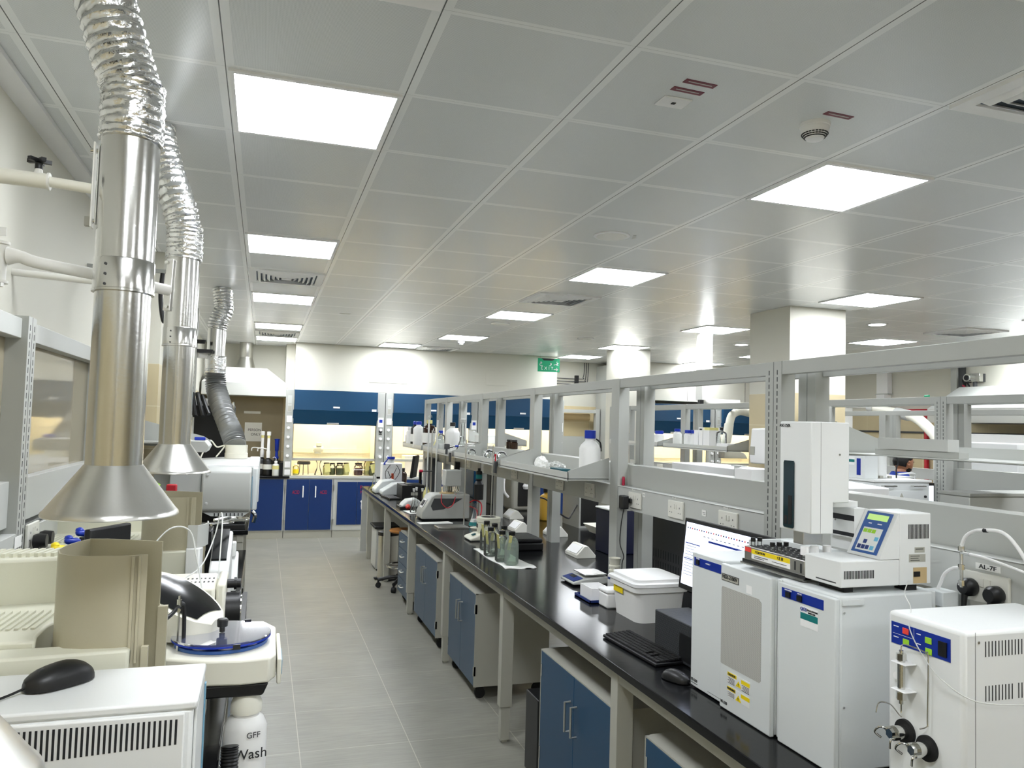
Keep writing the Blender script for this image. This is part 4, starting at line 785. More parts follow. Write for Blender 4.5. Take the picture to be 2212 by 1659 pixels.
pr_ = part('probe_pump', MB().box(-.345, -.25, 2.20, 2.30, WT+.0, 1.155).box(-.36, -.345, 2.24, 2.26, 1.09, 1.13), 'black', t, .006)
part('probe_arm', MB().tube([(-.315, 2.25, 1.155), (-.313, 2.25, 1.195), (-.30, 2.26, 1.215), (-.23, 2.36, 1.245), (-.205, 2.40, 1.268), (-.195, 2.42, 1.262), (-.192, 2.43, 1.20), (-.192, 2.43, 1.14)], .0058, 10), 'black', pr_)
part('probe_clamp', MB().cyl((-.205, 2.40, 1.14), (-.205, 2.40, 1.295), .003, seg=8).cyl((-.205, 2.40, 1.265), (-.205, 2.40, 1.285), .007, seg=12).cyl((-.205, 2.385, 1.258), (-.205, 2.41, 1.258), .006, seg=10), 'chrome', pr_)
part('small_knob', MB().lathe([(.010, 1.14), (.010, 1.152), (.018, 1.153), (.018, 1.165), (0, 1.167)], (-.262, 2.43, 0), 18), 'black', t)
t = thing('wash_bottle', 'large white bottle lettered Wash hanging below the autosampler', 'bottle', (-.012, 2.33, .68))
part('body', MB().lathe([(.053, .68), (.058, .70), (.058, .945), (.048, .967), (.036, .975), (.036, .985)], (-.012, 2.33, 0), 32), 'hdpe', t); part('cap', MB().lathe([(.042, .985), (.042, 1.01), (.03, 1.0355)], (-.012, 2.33, 0), 28), 'offwhite', t)
RW = Matrix.Rotation(.18, 3, 'Z')@Euler(RX).to_matrix()
text('lettering', 'Wash', .038, (.004, 2.2685, .888), RW, 'ink', t); text('handwriting', 'GFF', .022, (.010, 2.2695, .938), RW, 'darkgrey', t)
solo('drain_hose', MB().tube([(-.049, 2.235, .93), (-.045, 2.205, .8), (-.03, 2.18, .6), (-.02, 2.1, .3), (-.02, 2.0, .03)], .021, 14, rf=lambda i, s: 1+.13*(i % 2), sub=30), 'black', 'black corrugated hose hanging beside the Wash bottle', 'hose')
# near white power box with side louvres
t = thing('power_unit', 'white box unit with black vertical vent slots and a black mouse on top, lower left', 'instrument unit', (-.5, 1.75, WT))
part('body', MB().box(-.90, -.105, 1.636, 1.872, WT, 1.243), 'instr2', t, .008); part('top_cover', MB().box(-.902, -.098, 1.634, 1.878, 1.240, 1.257), 'instr2', t, .005); part('front_panel', MB().box(-.1045, -.099, 1.65, 1.862, WT+.01, 1.235), 'instr2', t, .002); part('blue_strip', MB().box(-.0988, -.0955, 1.85, 1.866, WT+.01, 1.22), 'bluesteel', t, .001)
part('side_panel', MB().box(-.89, -.118, 1.627, 1.6355, WT+.02, 1.238), 'instr2', t, .004)
b = MB()
for k in range(40): b.box(-.132-.0094*k, -.1362-.0094*k, 1.6263, 1.627, 1.180-.0004*k, 1.227)
part('vent_slots', b, 'ink', t)
def mouse(loc, rz, lb, sc=1):
    t = thing('computer_mouse', lb, 'computer mouse', loc)
    vs = []; fs = []; N = 12; K = 10
    for i in range(N+1):
        s = .5-.5*math.cos(PI*i/N); L = -.058+.116*s; w_ = .032*math.sqrt(max(.05, 1-abs(2*s-1)**3.2)); h_ = .038*math.sqrt(max(0, 1-((s-.58)/(.425 if s > .58 else .66))**2))
        for k in range(K+1):
            a = PI*k/K; vs.append((L, w_*math.cos(a), .003+max(0, h_-.003)*math.sin(a)**.7 if 0 < k < K else .002))
    for i in range(N):
        for k in range(K): fs.append((i*(K+1)+k, i*(K+1)+k+1, (i+1)*(K+1)+k+1, (i+1)*(K+1)+k))
        fs.append((i*(K+1)+K, i*(K+1), (i+1)*(K+1), (i+1)*(K+1)+K))
    fs += [tuple(range(K+1))[::-1], tuple(N*(K+1)+k for k in range(K+1))]
    part('body', MB().add(vs, fs), 'black', t, world=False); part('wheel', MB().cyl((-.03, -.004, .026), (-.03, .004, .026), .008, seg=14), 'darkgrey', t, world=False)
    t.rotation_euler = (0, 0, rz); return t
m_ = mouse((-.37, 1.79, 1.258), .72, 'black computer mouse lying on the white vented box at lower left')
m_.scale = (1.18, 1.18, 1.18)
part('cord', MB().tube([(-.058, 0, .008), (-.09, -.004, .004), (-.16, -.02, .004), (-.22, -.02, .003)], .0022, 6), 'black', m_, world=False)
# ---------------------------------------------------------------- extraction hoods with foil ducts
def duct_path(pts, r, name, ms, parent, rings=9, dens=70, jit=.018, depth=.09):
    P = [Vector(p) for p in pts]; L = sum((P[i+1]-P[i]).length for i in range(len(P)-1)); pitch = L/dens
    return part(name, MB().tube(pts, r, 40, sub=max(4, int(dens*4/(len(pts)-1))), rf=lambda i, s: 1-depth*abs(((s*dens) % 1)-.35)*1.5, jit=jit), ms, parent)
def spot_hood(x, y, lb, path, brz, full=True):
    t = thing('extraction_hood', lb, 'extraction hood', (x, y, 1.584), 'steel cone extraction hoods')
    c = (x, y, 0)
    part('cone', MB().lathe([(.132, 1.590), (.135, 1.584), (.137, 1.586), (.136, 1.592), (.131, 1.597), (.059, 1.694), (.057, 1.694), (.128, 1.594)], c, 56), 'steelrough', t)
    part('lower_tube', MB().lathe([(.0575, 1.690), (.0575, 2.08)], c, 48), 'steel', t)
    part('collar', MB().lathe([(.0585, 2.072), (.064, 2.073), (.064, 2.078), (.0625, 2.079), (.0625, 2.143), (.061, 2.146)], c, 48), 'steel', t)
    b = MB()
    for k in range(3): b.cyl((x-.028, y-.0545, 2.085+.022*k), (x-.0285, y-.0575, 2.085+.022*k), .003, seg=8)
    part('rivets', b, 'darkgrey', t)
    part('upper_tube', MB().lathe([(.0605, 2.146), (.0605, 2.46)], c, 48), 'steel', t)
    d = part('foil_sleeve', MB().tube([(x, y, 2.415), (x+.001, y, 2.46), (x-.001, y, 2.51), (x-.002, y, 2.545)], .066, 44, sub=10, rf=lambda i, s: 1+.02*math.sin(i*1.7)+(.03 if s > .9 else 0), jit=.03), 'foil', t)
    duct_path(path, .067, 'foil_duct', 'foil', t, dens=20, depth=.18, jit=.02)
    return t
h1 = spot_hood(-.31, 1.9, 'nearest steel cone extraction hood on a foil duct, above the first spectrometer', [(-.312, 1.9, 2.53), (-.34, 1.9, 2.61), (-.375, 1.905, 2.72), (-.42, 1.94, 2.84), (-.45, 1.97, 2.962)], 0)
h2 = spot_hood(-.325, 3.27, 'second steel cone extraction hood on a foil duct, above the farther spectrometer', [(-.327, 3.27, 2.53), (-.35, 3.27, 2.62), (-.40, 3.29, 2.76), (-.435, 3.31, 2.87), (-.455, 3.34, 2.962)], 0)
h0 = thing('extraction_hood', 'rim of a steel cone extraction hood cut off at the lower left corner', 'extraction hood', (-.290, .70, 1.508), 'steel cone extraction hoods')
part('cone', MB().lathe([(.132, .006), (.135, 0), (.137, .002), (.136, .008), (.131, .013), (.059, .11), (.057, .11), (.128, .010)], (0, 0, 0), 56), 'steelrough', h0, world=False)
part('tube', MB().lathe([(.0575, .106), (.0575, .5)], (0, 0, 0), 48), 'steel', h0, world=False); part('foil_duct', MB().tube([(0, 0, .48), (-.02, .0, .8), (-.05, .02, 1.1), (-.1, .05, 1.417)], .064, 30, rf=lambda i, s: 1-.05*(i % 2), sub=30, jit=.02), 'foil', h0, world=False)
# brackets and arms
def hang_bracket(t, x, y, side=True):
    # pivot bracket on the left of the upper tube
    b = part('bracket', MB().box(x-.0725, x-.069, y-.014, y+.014, 2.215, 2.405).box(x-.0625, x-.0605, y-.016, y+.016, 2.222, 2.398), 'white', t, .001)
    part('bolts', MB().cyl((x-.080, y, 2.388), (x-.058, y, 2.388), .006, seg=10).cyl((x-.080, y, 2.23), (x-.058, y, 2.23), .006, seg=10).box(x-.084, x-.073, y-.008, y+.008, 2.218, 2.238), 'chrome', b)
hang_bracket(h1, -.31, 1.9)
b = part('bracket', MB().cbox((-.325-.045, 3.27-.052, 2.305), (.034, .004, .20), (0, .05, -.7)), 'white', h2, .003)
part('bolts', MB().cyl((-.374, 3.215, 2.39), (-.380, 3.205, 2.39), .007, seg=10).cyl((-.368, 3.215, 2.22), (-.374, 3.205, 2.22), .007, seg=10), 'chrome', b)
t = thing('hood_support', 'upper cream tube arm with a black star knob holding the nearest steel hood', 'support arm', (-.6, 1.9, 2.3))
part('outer_tube', MB().cyl((-.80, 1.91, 2.318), (-.468, 1.90, 2.308), .0165, seg=24), 'offwhite', t); part('inner_tube', MB().cyl((-.47, 1.90, 2.308), (-.383, 1.90, 2.302), .0115, seg=20), 'offwhite', t)
part('lug', MB().cyl((-.489, 1.9, 2.32), (-.489, 1.9, 2.333), .010, .007, seg=14).cyl((-.470, 1.9, 2.308), (-.466, 1.9, 2.308), .019, seg=20), 'white', t)
k_ = MB().cyl((-.489, 1.9, 2.333), (-.489, 1.9, 2.346), .008, seg=12)
for q in range(5): k_.cbox((-.489+.013*math.cos(q*2*PI/5+.3), 1.9+.013*math.sin(q*2*PI/5+.3), 2.351), (.022, .010, .008), (0, 0, q*2*PI/5+.3))
part('star_knob', k_, 'black', t)
part('mount', MB().cyl((-.80, 1.91, 2.18), (-.80, 1.91, 2.36), .03, seg=20).box(-.93, -.80, 1.885, 1.935, 2.2, 2.3), 'offwhite', t)
t = thing('hood_support', 'lower white tube arm jointed near the left edge, reaching behind the nearest steel hood', 'support arm', (-.6, 1.98, 2.2))
part('joint', MB().cyl((-.585, 2.0, 2.095), (-.585, 2.0, 2.185), .018, seg=24).cyl((-.585, 2.0, 2.18), (-.585, 2.0, 2.186), .023, seg=24).cyl((-.585, 2.0, 2.092), (-.585, 2.0, 2.098), .023, seg=24), 'white', t)
part('tube', MB().tube([(-.565, 2.0, 2.155), (-.54, 2.0, 2.155), (-.50, 2.01, 2.145), (-.36, 2.08, 2.135), (-.25, 2.18, 2.13)], .014, 18, rf=lambda i, s: 1.5-.5*min(1, s*4)), 'white', t)
part('bolts', MB().cyl((-.575, 1.99, 2.083), (-.575, 1.99, 2.092), .008, seg=6).cyl((-.58, 1.99, 2.05), (-.58, 1.98, 2.05), .006, seg=10), 'chrome', t)
part('wall_link', MB().box(-.93, -.60, 1.985, 2.015, 2.12, 2.17).box(-.60, -.58, 1.99, 2.01, 2.03, 2.09), 'white', t, .004)
part('lettering_plate', MB().box(-.60, -.565, 1.979, 1.981, 2.196, 2.215), 'paper', t)
t = thing('hood_support', 'short white arm with black knob holding the second steel hood', 'support arm', (-.4, 3.2, 2.28))
part('tube', MB().cyl((-.44, 3.2, 2.295), (-.372, 3.2, 2.290), .0115, seg=16), 'white', t); part('knob', MB().cyl((-.45, 3.19, 2.295), (-.425, 3.19, 2.294), .011, seg=14), 'black', t); part('wall_link', MB().tube([(-.44, 3.21, 2.296), (-.6, 3.3, 2.31), (-.93, 3.35, 2.33)], .014, 12), 'white', t)
t = thing('wall_hook_loop', 'red and black looped cable hanging on the wall behind the second steel hood', 'cable', (-.55, 4.6, 2.45))
part('loop', MB().tube([(-.525, 4.6, 2.58), (-.522, 4.6, 2.50), (-.52, 4.6, 2.42)], .014, 10), 'red', t); part('cable', MB().tube([(-.56, 4.6, 2.58), (-.565, 4.6, 2.45), (-.545, 4.6, 2.32), (-.522, 4.6, 2.34), (-.521, 4.6, 2.42)], .012, 8), 'black', t); part('bracket', MB().box(-.93, -.515, 4.59, 4.61, 2.58, 2.60), 'frame', t)
# third hood: foil hose to the plasma spectrometer
t = thing('exhaust_duct', 'long flexible foil and grey duct curving down onto the plasma spectrometer', 'flexible duct', (-.40, 7.3, 1.45))
duct_path([(-.405, 7.42, 2.962), (-.39, 7.42, 2.86), (-.385, 7.42, 2.76), (-.42, 7.42, 2.67), (-.435, 7.42, 2.58)], .088, 'foil_duct', 'foil', t, dens=16, jit=.035, depth=.2)
part('steel_tube', MB().lathe([(.078, 2.27), (.078, 2.60)], (-.432, 7.42, 0), 32), 'steel', t); part('foil_sleeve', MB().tube([(-.432, 7.42, 2.34), (-.43, 7.42, 2.26), (-.43, 7.42, 2.19)], .088, 28, jit=.04), 'foil', t)
duct_path([(-.43, 7.42, 2.23), (-.425, 7.42, 2.12), (-.40, 7.38, 2.0), (-.33, 7.2, 1.82), (-.25, 7.02, 1.66), (-.215, 6.93, 1.56)], .094, 'grey_hose', 'hose', t, dens=27, jit=.004, depth=.30)
part('outlet', MB().lathe([(.092, 1.459), (.092, 1.50), (.088, 1.505), (.088, 1.57)], (-.205, 6.9, 0), 32), 'offwhite', t)
# plasma spectrometer
t = thing('plasma_spectrometer', 'light grey plasma spectrometer with three round side buttons, at the far end of left bench', 'spectrometer', (-.4, 6.4, 1.052))
part('body', MB().box(-.86, -.10, 6.0, 7.25, 1.15, 1.44), 'framelite', t, .02); part('base', MB().box(-.84, -.11, 5.95, 7.2, 1.03, 1.15), 'black', t, .01)
part('side_door', MB().prism([(5.76, 1.14), (5.72, 1.16), (5.70, 1.30), (5.72, 1.425), (5.80, 1.445), (6.0, 1.45), (6.0, 1.14)], 'x', -.385, -.062), 'framelite', t, .012)
part('left_wing', MB().prism([(-.60, 5.84), (-.40, 5.80), (-.388, 5.82), (-.388, 6.0), (-.60, 6.0)], 'z', 1.13, 1.47), 'instr2', t, .008)
part('front_door', MB().box(-.060, -.020, 5.78, 6.5, 1.15, 1.45), 'instr', t, .012); part('front_door_far', MB().box(-.098, -.012, 6.52, 7.2, 1.13, 1.46), 'instr', t, .01); part('blue_strip', MB().box(-.0605, -.056, 5.745, 5.775, 1.17, 1.39), 'bluesteel', t)
part('top_cover', MB().prism([(-.58, 1.441), (-.30, 1.458), (-.02, 1.455), (-.02, 1.441)], 'y', 5.9, 7.1), 'instr2', t)
b = MB()
for z in (1.40, 1.30, 1.205): b.lathe([(.011, 0), (.011, .002), (.008, .004), (0, .004)], (-.35, 5.712, z), 18, (0,-1,0))
part('buttons', b, 'framelite', t)
b = MB()
for k in range(8): b.box(-.30+.026*k, -.293+.026*k, 5.757, 5.7595, 1.115, 1.135)
part('lower_vent', MB().prism([(-.37, 1.14), (-.32, 1.115), (-.12, 1.105), (-.07, 1.14)], 'y', 5.76, 5.95), 'instr', t); part('vent_slots', b, 'ink', t)
part('tubes', MB().tube([(-.62, 6.3, 1.45), (-.60, 6.4, 1.57), (-.55, 6.4, 1.62), (-.50, 6.35, 1.45)], .007, 8).tube([(-.48, 6.8, 1.45), (-.42, 6.9, 1.60), (-.36, 6.9, 1.55), (-.30, 6.9, 1.56), (-.36, 6.85, 1.47)], .006, 8), 'offwhite', t)
part('chrome_foot', MB().tube([(-.05, 5.9, 1.13), (-.03, 5.9, 1.10), (-.04, 5.9, 1.05)], .014, 8), 'chrome', t)
t = thing('drip_tray', 'black tray in front of the plasma spectrometer', 'tray', (-.2, 5.78, 1.02)); part('tray', MB().box(-.42, -.09, 5.725, 5.94, 1.021, 1.06), 'black', t, .004); part('wire_loop', MB().tube([(-.38, 5.73, 1.065), (-.20, 5.74, 1.068), (-.17, 5.76, 1.068), (-.20, 5.79, 1.068), (-.38, 5.80, 1.065)], .006, 8), 'chrome', t)
t = thing('argon_regulator', 'red and green gas regulator seen under the second steel hood', 'regulator', (-.56, 5.2, 1.2))
part('body', MB().cbox((-.52, 5.2, 1.33), (.06, .05, .10)).cyl((-.52, 5.2, 1.0), (-.52, 5.2, 1.28), .012), 'red', t, .008); part('spring', MB().tube([(-.60+.012*math.cos(i), 5.2+.012*math.sin(i), 1.28+.005*i) for i in range(24)], .004, 6, smooth=False), 'keygreen', t); part('gauge', MB().cyl((-.565, 5.16, 1.32), (-.565, 5.20, 1.32), .022).cyl((-.52, 5.2, WT), (-.52, 5.2, 1.0), .03), 'darkgrey', t)
t = thing('water_chiller', 'tall black machine behind the flexible duct at the left wall', 'machine', (-.62, 7.9, 0)); part('body', MB().box(-.90, -.28, 7.75, 8.6, 0.02, 1.93), 'black', t, .03); part('trim', MB().tube([(-.272, 7.76, 1.2), (-.272, 7.76, 1.88), (-.285, 7.76, 1.915)], .008, 8), 'chrome', t); part('base', MB().box(-.88, -.30, 7.8, 8.55, 0, .02), 'rubber', t)
t = thing('wall_shelf', 'grey cantilevered wall shelf with a small blue item, left of the flexible duct', 'shelf', (-.6, 5.75, 1.55)); part('plate', MB().box(-.93, -.56, 5.60, 5.92, 1.615, 1.625), 'frame', t); part('side_panel', MB().prism([(-.93, 1.60), (-.36, 1.56), (-.35, 1.58), (-.35, 1.63), (-.40, 1.66), (-.93, 1.80)], 'y', 5.925, 5.935), 'frame', t, 0); part('front_lip', MB().prism([(-.56, 1.56), (-.36, 1.56), (-.34, 1.60), (-.37, 1.635), (-.56, 1.635)], 'y', 5.60, 5.92), 'framelite', t, .003)
solo('blue_clip', MB().cbox((-.41, 5.75, 1.648), (.07, .05, .022)), 'capblue', 'small blue clip on the grey cantilevered wall shelf', 'clip', bevel=.004)
t = thing('slotted_channel', 'galvanised slotted wall channel with cables behind the second steel hood', 'channel', (-.60, 7.3, 1.7))
b = MB().box(-.66, -.58, 7.3, 7.34, 1.65, 2.75); b.mi(1)
for k in range(22): b.box(-.645, -.628, 7.2995, 7.30, 1.72+.045*k, 1.745+.045*k).box(-.612, -.595, 7.2995, 7.30, 1.72+.045*k, 1.745+.045*k)
part('rail', b, ['framelite', 'ink'], t, 0); part('cables', MB().tube([(-.56, 7.28, 2.0), (-.53, 7.2, 1.9), (-.50, 7.15, 1.80)], .02, 8).tube([(-.60, 7.26, 2.0), (-.58, 7.2, 1.9), (-.56, 7.15, 1.8)], .02, 8).tube([(-.52, 7.28, 1.98), (-.48, 7.2, 1.88), (-.45, 7.15, 1.82)], .018, 8), 'black', t)
part('arm_knob', MB().cyl((-.56, 7.3, 2.44), (-.56, 7.3, 2.47), .04, .05).box(-.58, -.45, 7.28, 7.32, 2.36, 2.39), 'black', t); part('arm', MB().cyl((-.58, 7.32, 2.34), (-.50, 7.40, 2.34), .025), 'white', t)
solo('white_shelf', MB().box(-.93, -.40, 7.36, 7.72, 1.90, 1.96), 'white2', 'white shelf edge above the tall black machine', 'shelf')
# small things on left bench against the wall
for n, (x, y, c, lb) in enumerate(((-.65, 2.89-.06, 'capblue', 'nearest blue plastic clamp on the left bench by the wall'), (-.63, 2.97-.03, 'yellow', 'yellow plastic clamp on the left bench by the wall'), (-.616, 3.06, 'capblue', 'blue plastic clamp just beyond the yellow one on the left bench'), (-.602, 3.155, 'capblue', 'blue plastic part under the nearest hood rim by the wall'))):
    h_ = (1.340, 1.357, 1.363, 1.377)[n]
    t = thing('valve_handle', lb, 'valve', (x, y, WT), 'coloured gas valve handles by the left wall'); part('stem', MB().cyl((x, y, WT), (x, y, h_-.02), .012), 'darkgrey', t); part('grip', MB().cbox((x, y, h_-.006), (.052, .03, .022), (.2, .15, .5)).cbox((x-.012, y, h_+.004), (.026, .032, .02), (.2, -.2, .5)), c, t, .01)
t = thing('computer_monitor', 'dark computer monitor seen edge-on under the nearest steel hood', 'monitor', (-.49, 2.97, WT)); part('screen', MB().cbox((-.49, 2.97, 1.30), (.20, .025, .24), (0, 0, 1.05)), 'black', t, .006); part('stand', MB().box(-.52, -.49, 2.96, 2.99, WT, 1.2).box(-.60, -.46, 2.9, 3.04, WT, WT+.01), 'black', t)
# ================================================================ analyser stack on the near bench
def front_text(s, size, x, y, z, ms, parent, **k): return text('lettering', s, size, (x-.0012, y, z), RXM, ms, parent, **k)
ZB = WT+.006
t = thing('analyser_module', 'narrow white analyser module marked SD-210, leftmost of the analyser row', 'analyser', (1.63, 2.355, WT), 'white analyser modules in a row')
part('body', MB().box(1.482, 1.80, 2.258, 2.455, ZB, 1.371), 'instr', t, .005); part('front_panel', MB().box(1.476, 1.482, 2.258, 2.455, ZB, 1.371), 'instr', t, .002); part('feet', MB().box(1.50, 1.54, 2.28, 2.43, WT, ZB).box(1.72, 1.76, 2.28, 2.43, WT, ZB), 'rubber', t)
b_ = part('blue_panel', MB().box(1.4745, 1.476, 2.272, 2.44, 1.327, 1.356), 'panelblue', t, 0); part('switch', MB().box(1.470, 1.4745, 2.405, 2.423, 1.333, 1.349), 'black', b_)
front_text('POWER', .006, 1.4745, 2.415, 1.353, 'white2', b_); front_text('CONNECT', .006, 1.4745, 2.35, 1.345, 'white2', b_)
front_text('SD-210', .013, 1.476, 2.43, .930, 'ink', t); part('small_print', MB().box(1.4755, 1.476, 2.41, 2.452, .918, .920).box(1.4755, 1.476, 2.27, 2.345, .918, .919), 'darkgrey', t)
t = thing('analyser_module', 'white analyser module marked NSX-2100V with a perforated grille, middle of the row', 'analyser', (1.63, 2.12, WT), 'white analyser modules in a row')
part('body', MB().box(1.478, 1.80, 1.985, 2.252, ZB, 1.362), 'instr', t, .005); part('front_panel', MB().box(1.462, 1.478, 1.985, 2.252, ZB-.004, 1.368), 'instr', t, .004); part('feet', MB().box(1.50, 1.54, 2.01, 2.23, WT, ZB).box(1.72, 1.76, 2.01, 2.23, WT, ZB), 'rubber', t)
def perf_mat():
    m = bpy.data.materials.new('perforated'); m.use_nodes = True; nt = m.node_tree; p = nt.nodes['Principled BSDF']; L = nt.links.new
    tc = nt.nodes.new('ShaderNodeTexCoord'); mp = nt.nodes.new('ShaderNodeMapping'); mp.inputs['Scale'].default_value = (0, 1, 1); L(tc.outputs['Object'], mp.inputs[0])
    v = nt.nodes.new('ShaderNodeTexVoronoi'); v.inputs['Scale'].default_value = 330; v.inputs['Randomness'].default_value = 0; L(mp.outputs[0], v.inputs[0])
    r = nt.nodes.new('ShaderNodeMapRange'); r.inputs[1].default_value = .25; r.inputs[2].default_value = .4; L(v.outputs['Distance'], r.inputs[0])
    c = nt.nodes.new('ShaderNodeMix'); c.data_type = 'RGBA'; c.inputs['A'].default_value = rgb(110, 110, 106); c.inputs['B'].default_value = rgb(206, 206, 200); L(r.outputs[0], c.inputs['Factor']); L(c.outputs['Result'], p.inputs['Base Color']); MATS['perf'] = m
perf_mat()
part('grille', MB().prism([(2.040, 1.045), (2.032, 1.052), (2.032, 1.285), (2.045, 1.295), (2.24, 1.295), (2.246, 1.288), (2.246, 1.048), (2.24, 1.045)], 'x', 1.4612, 1.462), 'perf', t)
pl_ = part('name_plate', MB().box(1.4605, 1.462, 2.150, 2.246, 1.315, 1.337), 'darkgrey', t); front_text('NSX-2100V', .017, 1.4605, 2.198, 1.328, 'ink', pl_); part('plate_face', MB().box(1.4602, 1.4606, 2.152, 2.244, 1.317, 1.335), 'cabgrey', pl_)
part('tape_scrap', MB().box(1.4615, 1.462, 2.08, 2.11, 1.30, 1.325), 'white2', t); front_text('VF-210', .013, 1.462, 2.225, .925, 'ink', t)
w2_ = part('warning_labels', MB().box(1.4610, 1.462, 2.085, 2.205, .952, .985).box(1.4610, 1.462, 2.085, 2.205, .995, 1.03).mi(1).box(1.4606, 1.461, 2.155, 2.205, 1.018, 1.03).box(1.4606, 1.461, 2.085, 2.13, 1.014, 1.026).box(1.4606, 1.461, 2.16, 2.205, .973, .985).box(1.4606, 1.461, 2.085, 2.13, .970, .982).prism([(2.128, .998), (2.160, .998), (2.144, 1.017)], 'x', 1.4606, 1.461).prism([(2.128, .954), (2.160, .954), (2.144, .973)], 'x', 1.4606, 1.461), ['instr2', 'yellow'], t)
front_text('CAUTION', .009, 1.4606, 2.18, 1.024, 'ink', w2_); front_text('WARNING', .009, 1.4606, 2.182, .979, 'ink', w2_); front_text('!', .013, 1.4606, 2.144, 1.005, 'ink', w2_); front_text('!', .013, 1.4606, 2.144, .961, 'ink', w2_)
pr = MB()
for k in range(5): pr.box(1.4606, 1.461, 2.166, 2.203-.006*(k % 2), 1.012-.004*k, 1.0135-.004*k).box(1.4606, 1.461, 2.088, 2.126-.005*(k % 2), 1.010-.004*k, 1.0115-.004*k).box(1.4606, 1.461, 2.166, 2.203-.006*(k % 2), .967-.003*k, .968-.003*k)
part('small_print', pr, 'darkgrey', w2_)
t = thing('analyser_module', 'white analyser module with two black switches and a teal sticker, rightmost of the row', 'analyser', (1.65, 1.85, WT), 'white analyser modules in a row')
part('body', MB().box(1.485, 1.80, 1.722, 1.978, ZB, 1.372), 'instr', t, .006); part('front_panel', MB().box(1.470, 1.485, 1.722, 1.962, ZB-.004, 1.365).box(1.478, 1.485, 1.962, 1.978, ZB, 1.37), 'instr', t, .005); part('feet', MB().box(1.50, 1.54, 1.75, 1.95, WT, ZB).box(1.72, 1.76, 1.75, 1.95, WT, ZB), 'rubber', t)
part('rear_box', MB().box(1.803, 1.85, 1.76, 1.95, 1.30, 1.365), 'instr', t, .003)
b_ = part('blue_panel', MB().box(1.4688, 1.470, 1.768, 1.945, 1.325, 1.352), 'panelblue', t, 0)
for y in (1.915, 1.865): part('switch', MB().box(1.465, 1.4688, y-.010, y+.010, 1.328, 1.344), 'black', b_)
front_text('MAIN POWER', .005, 1.4688, 1.915, 1.348, 'white2', b_); front_text('HEATER', .005, 1.4688, 1.865, 1.348, 'white2', b_)
st = part('sticker', MB().box(1.4692, 1.470, 1.79, 1.862, 1.262, 1.318).mi(1).box(1.4690, 1.4692, 1.79, 1.862, 1.282, 1.300), ['white2', 'teal'], t); front_text('QGS', .013, 1.4692, 1.848, 1.310, 'panelblue', st); front_text('TRACE SULPHUR', .006, 1.4692, 1.812, 1.311, 'ink', st); front_text('ANALYZER', .006, 1.4692, 1.814, 1.304, 'ink', st)
part('screws', MB().cyl((1.50, 1.7215, 1.355), (1.50, 1.720, 1.355), .005, seg=12).cyl((1.498, 1.7215, 1.328), (1.498, 1.720, 1.328), .003, seg=10).cyl((1.498, 1.7215, 1.08), (1.498, 1.720, 1.08), .003, seg=10), 'chrome', t); part('hinge_bar', MB().box(1.49, 1.56, 1.717, 1.7215, 1.347, 1.363), 'instr', t, .001)
# liquid autosampler on top
t = thing('liquid_autosampler', 'white autosampler marked ASC-250L with a tall tower and blue keypad, standing on the analyser row', 'autosampler', (1.65, 1.9, 1.373))
part('base', MB().box(1.503, 1.702, 1.742, 1.888, 1.389, 1.460), 'instr2', t, .003); part('drive_block', MB().box(1.7025, 1.813, 1.742, 1.86, 1.389, 1.588), 'instr2', t, .003); part('rubber_foot', MB().box(1.53, 1.56, 1.76, 1.86, 1.373, 1.389), 'rubber', t); part('rubber_foot', MB().box(1.73, 1.77, 1.75, 1.79, 1.373, 1.389), 'rubber', t)
cz = part('console', MB().prism([(1.632, 1.461), (1.702, 1.461), (1.702, 1.588), (1.700, 1.588)], 'y', 1.742, 1.868), 'instr2', t, .001)
s_ = Vector((.068, 0, .127)).normalized(); nrm = Vector((-s_.z, 0, s_.x)); ctr = Vector((1.666, 1.804, 1.5245))
KM = Matrix((Vector((0, -1, 0)), s_, nrm)).transposed()
def kp(u0, u1, v0, v1, h): 
    m = MB(); c = [(u0, v0), (u1, v0), (u1, v1), (u0, v1)]; lo = [ctr+KM@Vector((u, v, .0003)) for u, v in c]; hi = [ctr+KM@Vector((u, v, h)) for u, v in c]
    return m.add(lo+hi, [(0,3,2,1),(4,5,6,7),(0,1,5,4),(1,2,6,5),(2,3,7,6),(3,0,4,7)])
kpd = part('keypad', kp(-.050, .047, -.062, .066, .0015), 'panelblue2', t); part('display', kp(-.040, .036, .040, .058, .002), 'lcd', kpd); part('key_field', kp(-.038, .034, -.055, .016, .002), 'instr2', kpd)
for k in range(3): part('key', kp(-.034+.016*k, -.021+.016*k, .0, .011, .003), 'keygreen', kpd)
for k in range(3): part('key', kp(-.033+.015*k, -.021+.015*k, -.050, -.038, .003), 'keyblue', kpd)
part('key', kp(-.018, -.006, -.033, -.021, .003), 'keyblue', kpd); part('key', kp(.014, .027, -.050, -.038, .003), 'keylight', kpd); part('key', kp(.018, .031, -.022, -.010, .003), 'keylight', kpd)
part('marks', kp(-.028, -.016, .028, .031, .002).add(*(lambda q: (q.v, q.f))(kp(.006, .022, .028, .031, .002))), 'white2', kpd)
v = MB()
for k in range(16): v.box(1.733+.0046*k, 1.7355+.0046*k, 1.7414, 1.742, 1.517, 1.557)
part('side_slots', v, 'ink', t)
v = MB()
for k in range(20): v.box(1.514+.0051*k, 1.5168+.0051*k, 1.7414, 1.742, 1.412, 1.434)
part('lower_slots', v, 'ink', t); part('front_print', MB().box(1.5022, 1.503, 1.76, 1.84, 1.398, 1.401), 'darkgrey', t)
